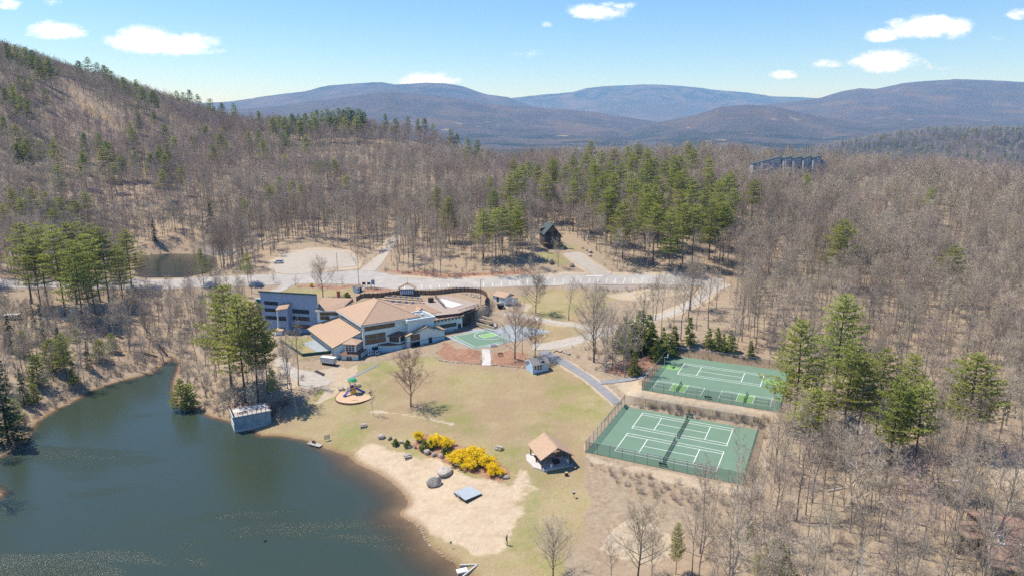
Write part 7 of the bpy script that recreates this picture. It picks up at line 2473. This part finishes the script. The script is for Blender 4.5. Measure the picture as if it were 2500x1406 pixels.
for px, py, h, w, lab in ((1860, 428, 8, 9, 'rosy townhouse half hidden by bare trees below the saw roofs'), (1912, 456, 9, 10, 'rosy townhouse with white skylights in the middle of the bare woods'), (2002, 440, 8, 9, 'rosy townhouse on the right behind the pine'), (1940, 470, 7, 8, 'dark walled townhouse next to the skylit one')):
    p = spot(px, py, h)
    t_ = gable_house('townhouse', p, math.radians(-15), w, 9, h - 3.5, h, lab, 'house', 'siding_rose' if 'rosy' in lab else 'siding_slate', 'shingle_pink', .3)
    window((-2.5, -4.5), U, (0, -1), 1.4, 1.5, 3.2, 2, 1, 'glass_dark', 'trim_white', t_, 0)
    window((1.0, -4.5), U, (0, -1), 1.4, 1.5, 3.2, 2, 1, 'glass_dark', 'trim_white', t_, 0)
    for x in (-2.2, 1.4):
        MB().slab([(x, -3.2, h - 3.5 + 3.5 * (1.3 / 4.5) + .22), (x + 1.1, -3.2, h - 3.5 + 3.5 * (1.3 / 4.5) + .22), (x + 1.1, -2.0, h - 3.5 + 3.5 * (2.5 / 4.5) + .22), (x, -2.0, h - 3.5 + 3.5 * (2.5 / 4.5) + .22)], .12).build('skylight', 'metal_pale', t_)
def roof_house(name, ridge, eave, zr, ze, label, wall, roof, zbase, over=.5, seed=0):
    """house set out from its roof: ridge ends and near eave ends as map points"""
    a, b = (np.array(at_level(*q, zr)) for q in ridge)
    mid = (a + b) / 2
    root = empty(name, (mid[0], mid[1], zbase), 0, label, 'house')
    c, d = (np.array(at_level(*q, ze)) for q in eave)
    off = (c[:2] - a[:2] + d[:2] - b[:2]) / 2
    ax = (b - a)[:2] / np.linalg.norm((b - a)[:2])
    off = off - ax * off.dot(ax)
    def R(p, z):
        return (p[0] - mid[0], p[1] - mid[1], z - zbase)
    A, B = a[:2], b[:2]
    rf_ = MB()
    rf_.slab([R(A + off, ze), R(B + off, ze), R(B, zr), R(A, zr)], .2).slab([R(A, zr), R(B, zr), R(B - off, ze), R(A - off, ze)], .2)
    r_ = rf_.build('roof', roof, root)
    o2 = off * .92
    A2, B2 = A + ax * over, B - ax * over
    g = [(A2 + o2, ze), (A2, zr - .5), (A2 - o2, ze), (A2 - o2, zbase - 1), (A2 + o2, zbase - 1)]
    g2 = [(q[0] - A2 + B2, q[1]) for q in g]
    MB().hexa([R(p, z - .1) for p, z in g], [R(p, z - .1) for p, z in g2]).build('wall', wall, root)
    return root, (lambda t, s: (A + (B - A) * t + off * s, zr + (ze - zr) * s)), R, math.atan2(ax[1], ax[0])
hb_, roofp, RR, hang = roof_house('brown_house', [(2392, 1268), (2560, 1296)], [(2384, 1372), (2560, 1410)], 13.4, 10.4, 'brown roofed house with two skylights at the lower right edge', 'siding_bark', 'shingle_brown', float(ground_z(90, 116)))
MATS['shingle_maroon'] = shingles('shingle_maroon', (.235, .145, .115), (.33, .215, .175))
[o for o in hb_.children if o.name.startswith('roof')][0].data.materials[0] = MATS['shingle_maroon']
for t, s in ((.19, .50), (.50, .62)):
    k_ = MB()
    f = lambda tt, ss, up: (lambda q: RR(q[0], q[1] + up))(roofp(tt, ss))
    k_.hexa([f(t, s, .02), f(t + .085, s, .02), f(t + .085, s - .2, .02), f(t, s - .2, .02)], [f(t, s, .17), f(t + .085, s, .17), f(t + .085, s - .2, .17), f(t, s - .2, .17)])
    fr_ = k_.build('skylight', 'trim_white', hb_)
    g_ = MB().poly([f(t + .008, s - .03, .18), f(t + .077, s - .03, .18), f(t + .077, s - .17, .18), f(t + .008, s - .17, .18)])
    g_.build('pane', 'glass_dark', fr_)
p0 = np.array(at_level(2376, 1290, 11.5)) - np.array(hb_.location)
MB().box((p0[0], p0[1] + 1, 1.4), (3.4, 4.5, 3.6), hang).build('side_wing', 'siding_bark', hb_)
MB().slab([(p0[0] - 2, p0[1] - 1.6, 3.4), (p0[0] + 1.8, p0[1] - 2.2, 3.7), (p0[0] + 2.2, p0[1] + 3.2, 3.7), (p0[0] - 1.8, p0[1] + 3.6, 3.4)], .2).build('side_roof', 'shingle_maroon', hb_)
roof_house('grey_house', [(2074, 1010), (2132, 1066)], [(2036, 1044), (2090, 1100)], 10.6, 7.6, 'grey roofed house among the pines right of the courts', 'siding_slate', 'shingle_grey', float(ground_z(*at_level(2085, 1070, 6)[:2])))
roof_house('left_house', [(-40, 700), (28, 704)], [(-40, 742), (6, 742)], 14.5, 11.6, 'grey roofed house behind trees at the left edge', 'siding_slate', 'shingle_grey', float(ground_z(*at_level(0, 740, 9)[:2])))
roof_house('garage', [(36, 702), (78, 706)], [(34, 738), (74, 740)], 13.4, 10.8, 'small grey roofed garage right of the left edge house', 'siding_bark', 'shingle_grey', float(ground_z(*at_level(55, 745, 9)[:2])))
roof_house('hidden_house', [(868, 428), (888, 428)], [(866, 440), (886, 440)], 46.5, 43, 'pale roof just showing through the woods above the parking lot', 'siding_slate', 'shingle_pink', 35)
roof_house('hidden_house', [(2074, 588), (2110, 590)], [(2070, 612), (2106, 614)], 30, 26.5, 'grey house roof behind the lone tall pine', 'siding_slate', 'shingle_grey', 21)

# ---------------------------------------------------------------- vehicles
def car(loc, rz, label, name='parked_car', cat='car', m='car_white', pickup=False):
    root = empty(name, loc, rz, label, cat)
    L_, W_ = (5.4, 1.95) if pickup else (4.6, 1.85)
    if pickup:
        pr = [(-2.7, .5), (2.7, .5), (2.7, 1.0), (1.5, 1.12), (.85, 1.75), (-.6, 1.78), (-.85, 1.15), (-2.7, 1.12)]
    else:
        pr = [(-2.3, .42), (2.3, .42), (2.3, .82), (1.35, 1.0), (.6, 1.56), (-1.7, 1.6), (-2.2, 1.05), (-2.3, .8)]
    b = MB()
    n = len(pr)
    ins = [.0 if z < 1.2 else .16 for x, z in pr]
    b.hexa([(x, -W_ / 2 + i, z) for (x, z), i in zip(pr, ins)], [(x, W_ / 2 - i, z) for (x, z), i in zip(pr, ins)])
    b.build('body', m, root)
    if pickup:
        sw = [[(.7, 1.15), (.75, 1.62), (.15, 1.64), (.1, 1.15)], [(0, 1.15), (.05, 1.64), (-.5, 1.64), (-.7, 1.15)]]
    else:
        sw = [[(1.05, 1.04), (.55, 1.48), (-.15, 1.5), (-.15, 1.04)], [(-.25, 1.04), (-.25, 1.5), (-1.5, 1.52), (-1.85, 1.08)]]
    for s in (-1, 1):
        for q in sw:
            MB().poly([(x, s * (W_ / 2 + .012 - (.16 * max(0, (z - 1.0) / .6))), z) for x, z in (q if s < 0 else q[::-1])]).build('side_window', 'glass_dark', root)
        for x in (-L_ * .31, L_ * .32):
            w_ = MB().tube([(x, s * (W_ / 2 - .2), .34), (x, s * (W_ / 2 + .02), .34)], .34, 14).build('wheel', 'tyre', root)
            MB().tube([(x, s * (W_ / 2 + .021), .34), (x, s * (W_ / 2 + .03), .34)], .2, 10).build('rim', 'steel', w_)
        MB().box((L_ / 2 + .005, s * .7, .78), (.03, .34, .16)).build('headlight', 'cloth_white', root)
        MB().box((-L_ / 2 - .005, s * .75, .92), (.03, .2, .2)).build('taillight', 'paint_maroon', root)
    if pickup:
        MB().poly([(1.42, -.8, 1.17), (1.42, .8, 1.17), (.9, .72, 1.7), (.9, -.72, 1.7)]).build('windscreen', 'glass_dark', root)
        MB().box((-1.8, 0, 1.125), (1.6, 1.5, .03)).build('bed', 'black_metal', root)
    else:
        MB().poly([(1.33, -.78, 1.03), (1.33, .78, 1.03), (.66, .7, 1.53), (.66, -.7, 1.53)]).build('windscreen', 'glass_dark', root)
        MB().poly([(-2.19, .75, 1.08), (-2.19, -.75, 1.08), (-1.76, -.68, 1.57), (-1.76, .68, 1.57)]).build('rear_window', 'glass_dark', root)
        MB().box((-.6, 0, 1.6), (1.6, 1.2, .03)).build('roof_rack', 'metal_grey', root)
    return root
p = spot(680, 643)
car((p[0], p[1], p[2] + .1), math.radians(184), 'white car parked alone on the gravel lot beyond the road')
p = spot(180, 764)
car((p[0], p[1], p[2] + .05), math.radians(172), 'pale pickup truck half hidden by pine trunks on the left', 'pickup_truck', 'truck', 'metal_grey', True)
p = spot(32, 778)
tr_ = empty('covered_trailer', p, math.radians(8), 'white topped trailer beside the left edge house', 'trailer')
MB().box((0, 0, 1.1), (4.8, 2.1, 1.3)).build('body', 'timber_tan', tr_)
MB().box((0, 0, 1.83), (4.9, 2.2, .16)).build('cover', 'cloth_white', tr_)
for s in (-1, 1):
    MB().tube([(0, s * .9, .36), (0, s * 1.12, .36)], .36, 12).build('wheel', 'tyre', tr_)

# ---------------------------------------------------------------- playground
PG = (-46.4, 187.6)
pgz = float(ground_z(*PG))
ring = [(PG[0] + 5.7 * math.cos(t) * (1 + .06 * math.cos(3 * t)), PG[1] + 6.2 * math.sin(t)) for t in np.linspace(0, 2 * math.pi, 33)[:-1]]
pgb = empty('play_area', (PG[0], PG[1], pgz), 0, 'round wood-chip play area with dark timber edging', 'play area')
MB().prism([(a - PG[0], b - PG[1]) for a, b in ring], -.6, .16).build('wood_chips', 'wood_chips', pgb)
for k in range(32):
    a, b = ring[k], ring[(k + 1) % 32]
    MB().bar((a[0] - PG[0], a[1] - PG[1], .05), (b[0] - PG[0], b[1] - PG[1], .05), .18, .34).build('timber', 'wood_brown', pgb)
ps = empty('play_tower', (-47.3, 189.2, pgz + .16), math.radians(20), 'orange and blue play tower with green palm canopy and two slides', 'playground')
for (x, y) in ((-.7, -.7), (.7, -.7), (.7, .7), (-.7, .7)):
    MB().tube([(x, y, 0), (x, y, 4.0)], .075, 7).build('post', 'plastic_orange', ps)
MB().box((0, 0, 1.2), (1.4, 1.4, .1)).build('platform', 'wood_brown', ps)
pal = MB()
for k in range(8):
    t = k * math.pi / 4
    d = (math.cos(t), math.sin(t))
    pal.hexa([(-d[1] * .18, d[0] * .18, 4.35), (d[1] * .18, -d[0] * .18, 4.35), (d[0] * .8 + d[1] * .45, d[1] * .8 - d[0] * .45, 4.3), (d[0] * .8 - d[1] * .45, d[1] * .8 + d[0] * .45, 4.3)], [(-d[1] * .18, d[0] * .18, 4.6), (d[1] * .18, -d[0] * .18, 4.6), (d[0] * .8 + d[1] * .45, d[1] * .8 - d[0] * .45, 4.55), (d[0] * .8 - d[1] * .45, d[1] * .8 + d[0] * .45, 4.55)])
    pal.hexa([(d[0] * .78 + d[1] * .45, d[1] * .78 - d[0] * .45, 4.3), (d[0] * 1.3 + d[1] * .2, d[1] * 1.3 - d[0] * .2, 3.75), (d[0] * 1.3 - d[1] * .2, d[1] * 1.3 + d[0] * .2, 3.75), (d[0] * .78 - d[1] * .45, d[1] * .78 + d[0] * .45, 4.3)], [(d[0] * .8 + d[1] * .45, d[1] * .8 - d[0] * .45, 4.55), (d[0] * 1.4 + d[1] * .2, d[1] * 1.4 - d[0] * .2, 3.9), (d[0] * 1.4 - d[1] * .2, d[1] * 1.4 + d[0] * .2, 3.9), (d[0] * .8 - d[1] * .45, d[1] * .8 + d[0] * .45, 4.55)])
pal.build('canopy', 'plastic_green', ps)
def slide(p0, p1, nm):
    p0, p1 = Vector(p0), Vector(p1)
    m1 = p0.lerp(p1, .75)
    m1.z = p1.z + .18
    d = (p1 - p0)
    s = Vector((-d.y, d.x, 0)).normalized() * .3
    b = MB()
    for a, c in ((p0, m1), (m1, p1)):
        b.hexa([a - s - Vector((0, 0, .08)), a + s - Vector((0, 0, .08)), c + s - Vector((0, 0, .08)), c - s - Vector((0, 0, .08))], [a - s, a + s, c + s, c - s])
        for e in (-1, 1):
            b.bar(a + s * e + Vector((0, 0, .12)), c + s * e + Vector((0, 0, .12)), .09, .3)
    b.build(nm, 'plastic_blue', ps)
slide((-.9, -.3, 1.35), (-2.9, -2.2, .15), 'slide')
slide((.9, .2, 1.35), (3.4, -.9, .15), 'slide')
for (x, y, a) in ((-.72, 0, math.pi / 2), (.72, .2, math.pi / 2), (0, .72, 0)):
    MB().box((x, y, 1.85), (.9, .08, 1.0), a).build('panel', 'plastic_blue', ps)
MB().box((0, -.74, .6), (1.1, .1, 1.0)).build('climbing_panel', 'plastic_yellow', ps)
MB().tube([(.1, -.75, 1.2), (.1, -.8, 2.3)], .12, 8).build('drum', 'plastic_orange', ps)
hoopb = MB()
for k in range(10):
    t0, t1 = math.pi * k / 10, math.pi * (k + 1) / 10
    hoopb.bar((-1.3 + .45 * math.cos(t0), -.9, 1.6 + .7 * math.sin(t0)), (-1.3 + .45 * math.cos(t1), -.9, 1.6 + .7 * math.sin(t1)), .1)
hoopb.build('arch', 'plastic_blue', ps)
rr_ = empty('spring_rider', (*lev(904, 965, pgz), pgz + .16), .4, 'slim red-brown spring rider at the right of the play area', 'spring rider')
MB().tube([(0, 0, 0), (0, 0, .5)], .12, 7).build('spring', 'metal_grey', rr_)
MB().box((0, 0, .75), (.9, .25, .4)).box((.35, 0, 1.1), (.2, .22, .5)).build('seat', 'paint_maroon', rr_)
hs = empty('hopscotch_mat', (*lev(866, 978, pgz), pgz + .16), .2, 'dark scattered rubber marks on the play area wood chips', 'mat')
for k in range(5):
    MB().box((-.8 + .4 * k, .12 * ((k % 2) * 2 - 1), .02), (.3, .2, .05)).build('tile', 'black_metal', hs)

# ---------------------------------------------------------------- poles, signs, grills and other small things
def pole(px, pyb, pyt, r_, label, name='light_pole', cat='light pole', m='wood_grey', lamp=True):
    p, h = by_base(px, pyb, pyt)
    o = empty(name, p, 0, label, cat)
    MB().tube([(0, 0, -.3), (0, 0, h)], [r_, r_ * .7], 7).build('pole', m, o)
    if lamp:
        MB().bar((0, 0, h - .1), (.7, -.2, h + .05), .07).build('arm', m, o)
        MB().box((.8, -.23, h + .05), (.5, .22, .12)).build('lamp_head', 'metal_grey', o)
    return o
pole(1174, 744, 683, .13, 'dark light pole at the right end of the pool terrace', m='wood_dark')
pole(824, 660, 616, .16, 'grey utility pole at the edge of the gravel lot', 'utility_pole', 'utility pole', 'wood_grey', False)
pole(1498, 648, 592, .16, 'pale utility pole in front of the pine stand right of the chalet', 'utility_pole', 'utility pole', 'wood_grey', False)
for px, w_, h_, m, lab in ((889, 1.5, 1.1, 'paint_maroon', 'maroon sign board nearest the gatehouse'), (901, 1.4, 1.1, 'paint_maroon', 'maroon sign board in the middle of the three road signs'), (911, 1.5, 2.0, 'siding_blue', 'tall blue-grey sign board on the right of the three')):
    p = spot(px, 703)
    s = empty('sign_board', p, math.radians(-4), lab, 'sign')
    for e in (-1, 1):
        MB().box((e * w_ * .45, 0, 1.0 + h_ * .25), (.12, .12, 2.2 + h_ * .5)).build('post', 'wood_brown', s)
    MB().box((0, -.09, 1.6 + h_ / 2 - .2), (w_, .07, h_)).build('board', m, s)
    if h_ > 1.5:
        MB().slab([(-w_ / 2 - .1, -.2, 3.35), (0, -.2, 3.75), (0, .15, 3.75), (-w_ / 2 - .1, .15, 3.35)], .07).slab([(0, -.2, 3.75), (w_ / 2 + .1, -.2, 3.35), (w_ / 2 + .1, .15, 3.35), (0, .15, 3.75)], .07).build('cap', 'paint_purple', s)
p = spot(1401, 1214)
g = empty('post_grill', p, .3, 'rusty charcoal grill on a post in the grass', 'grill')
MB().tube([(0, 0, -.2), (0, 0, .95)], .05, 6).build('post', 'black_metal', g)
MB().box((0, 0, 1.15), (.5, .45, .35)).build('firebox', 'wood_dark', g)
MB().box((0, 0, 1.35), (.5, .45, .04)).build('grate', 'metal_grey', g)
for px, py, lab in ((1383, 1160, 'cut tree stump on the grass below the pavilion'), (1403, 1144, 'smaller dark stump right of the pavilion')):
    p = spot(px, py)
    s = empty('tree_stump', p, px, lab, 'stump')
    hh = .8 if px < 1390 else .45
    MB().tube([(0, 0, -.2), (0, 0, .1), (0, 0, hh)], [.55 * hh + .15, .42, .38], 9).build('trunk', 'bark_pine', s)
    MB().tube([(0, 0, hh), (0, 0, hh + .03)], [.36, .34], 9).build('cut_face', 'timber_tan', s)
p = spot(1238, 1330)
s = empty('trail_post', p, .2, 'dark wooden post at the bottom corner of the beach', 'post')
MB().box((0, 0, 1.1), (.16, .16, 2.4)).build('post', 'wood_dark', s)
MB().box((-.2, -.05, 1.5), (.14, .14, .9)).build('side_board', 'wood_dark', s)
p = spot(1101, 1337)
s = empty('shore_sign', p, 0, 'small pale sign on a thin stake near the bottom shore', 'sign')
MB().tube([(0, 0, -.1), (0, 0, 1.1)], .03, 5).build('stake', 'metal_grey', s)
MB().box((0, -.04, 1.25), (.4, .03, .5)).build('board', 'wood_grey', s)
gl = lev(803, 893, 4.4)
ge = empty('generator', (*gl, float(ground_z(*gl))), math.radians(-19), 'long pale grey generator box on a dark base below the lodge', 'generator')
MB().box((0, 0, .3), (4.2, 1.5, .7)).build('base', 'black_metal', ge)
MB().box((0, 0, 1.55), (5.0, 1.8, 1.8)).build('cabinet', 'metal_grey', ge)
MB().box((0, 0, 2.48), (5.1, 1.9, .1)).build('lid', 'metal_pale', ge)
for k in range(6):
    MB().box((-2.0 + .8 * k, -.915, 1.5), (.62, .04, 1.4)).build('louver_panel', 'metal_pale', ge)
for k, (u, v) in enumerate(((1.2, -1.6), (2.4, -1.4), (3.4, -2.4), (4.2, -2.2))):
    q = lodge_pt(u, v)
    c = empty('heat_pump', (*q, float(ground_z(*q))), LB, ['white heat pump unit nearest the lodge bay', 'second white heat pump from the lodge bay', 'front white heat pump of the four', 'white heat pump nearest the dark basement door'][k], 'heat pump')
    MB().box((0, 0, .85), (.9, .42, 1.5)).build('case', 'metal_pale', c)
    MB().tube([(0, -.215, 1.1), (0, -.24, 1.1)], .32, 10).build('fan_grille', 'black_metal', c)
    MB().box((0, 0, .07), (1.0, .5, .14)).build('pad', 'concrete', c)
for k, (a, b) in enumerate((((768, 907), (790, 917)), ((772, 905), (792, 914)))):
    A, B = spot(*a), spot(*b)
    o = MB().tube([(0, 0, .2), (B[0] - A[0], B[1] - A[1], B[2] - A[2] + .2)], .2, 8).build('drain_pipe', 'black_metal')
    o.location = A
    tag(o, ['front black drain pipe lying below the stone wall', 'rear black drain pipe lying below the stone wall'][k], 'pipe')
for px, py, w_, d_, h_, m, lab, nm in ((1204, 845, 2.2, 1.0, .7, 'timber_tan', 'white planter box on the paving below the basketball court', 'planter_box'), (1222, 868, 1.8, .5, .6, 'wood_brown', 'brown bench in the right mulch bed', 'garden_bench')):
    p = spot(px, py)
    o = empty(nm, (p[0], p[1], p[2] + .05), LB - .3, lab, nm.split('_')[-1])
    if nm == 'planter_box':
        for s in (-1, 1):
            MB().box((0, s * d_ / 2, h_ / 2), (w_, .1, h_)).build('side', 'trim_white', o)
            MB().box((s * w_ / 2, 0, h_ / 2), (.1, d_ - .12, h_)).build('end', 'trim_white', o)
        MB().box((0, 0, h_ * .4), (w_ - .12, d_ - .12, h_ * .7)).build('soil', 'wood_brown', o)
    else:
        MB().box((0, 0, .45), (w_, d_, .08)).build('seat', m, o)
        MB().box((0, d_ / 2, .75), (w_, .08, .35)).build('backrest', m, o)
        for s in (-1, 1):
            MB().box((s * w_ * .4, 0, .2), (.1, d_ * .8, .45)).build('leg', m, o)
# timber terraces and store by the deck
for k, (a, b, z) in enumerate((((1160, 776), (1202, 787), 9.6), ((1163, 788), (1208, 800), 8.6), ((1172, 770), (1200, 778), 10.4))):
    A, B = lev(*a, z), lev(*b, z)
    o = empty('timber_step', (*A, z), 0, ['middle pale timber retaining step right of the deck', 'lowest pale timber retaining step right of the deck', 'top pale timber retaining step right of the deck'][k], 'retaining step')
    d = B - A
    for i in range(4):
        MB().bar((*(d * (i + .01) / 4), -.2), (*(d * (i + .99) / 4), -.2), .4, .9).build('timber', 'timber_tan', o)
A = lev(1204, 781, 10)
bn = empty('storage_bin', (*A, float(ground_z(*A))), LB - .6, 'dark brown board storage bin on the slope right of the deck', 'storage bin')
for k in range(7):
    MB().box((-1.2 + .4 * k, -.9, .7), (.37, .06, 1.5)).build('board', 'wood_dark', bn)
    MB().box((-1.2 + .4 * k, .9, .7), (.37, .06, 1.5)).build('board', 'wood_dark', bn)
for s in (-1, 1):
    MB().box((s * 1.42, 0, .7), (.06, 1.7, 1.5)).build('end', 'wood_dark', bn)
A = lev(1222, 752, 11)
db_ = empty('dumpster', (*A, float(ground_z(*A))), .3, 'black dumpster below the equipment shed', 'dumpster')
MB().hexa([(-1.1, -.8, .1), (1.1, -.8, .1), (1.1, .8, .1), (-1.1, .8, .1)], [(-1.3, -.95, 1.4), (1.3, -.95, 1.4), (1.3, .95, 1.6), (-1.3, .95, 1.6)]).build('body', 'black_metal', db_)
MB().slab([(-1.32, -1.0, 1.5), (1.32, -1.0, 1.5), (1.32, 1.0, 1.7), (-1.32, 1.0, 1.7)], .07).build('lid', 'post_dark', db_)
# woodland snag and fallen trunks
p = spot(1434, 585)
s = MB().tube([(0, 0, -.2), (.3, 0, 2.0), (.7, .1, 4.2), (.4, .1, 6.4)], [.5, .42, .3, .05], 7).tube([(.5, 0, 2.5), (1.4, .2, 4.6)], [.2, .04], 5).build('dead_snag', 'bark_birch')
s.location = p
tag(s, 'pale broken dead tree above the chalet driveway', 'dead tree')
for k, (a, b, lab) in enumerate((((350, 800), (408, 868), 'long dark fallen trunk leaning to the inlet on the left bank'), ((330, 860), (385, 872), 'fallen trunk lying on the left bank slope'), ((250, 812), (300, 826), 'short fallen trunk below the tall left pines'))):
    A, B = spot(*a), spot(*b)
    o = MB().tube([(0, 0, 1.0 - .6 * (k > 0)), ((B[0] - A[0]) * .5, (B[1] - A[1]) * .5, (B[2] - A[2]) * .5 + .6), (B[0] - A[0], B[1] - A[1], B[2] - A[2] + .25)], [.14, .22, .32], 7).build('fallen_trunk', 'bark_pine')
    o.location = A
    tag(o, lab, 'fallen trunk')
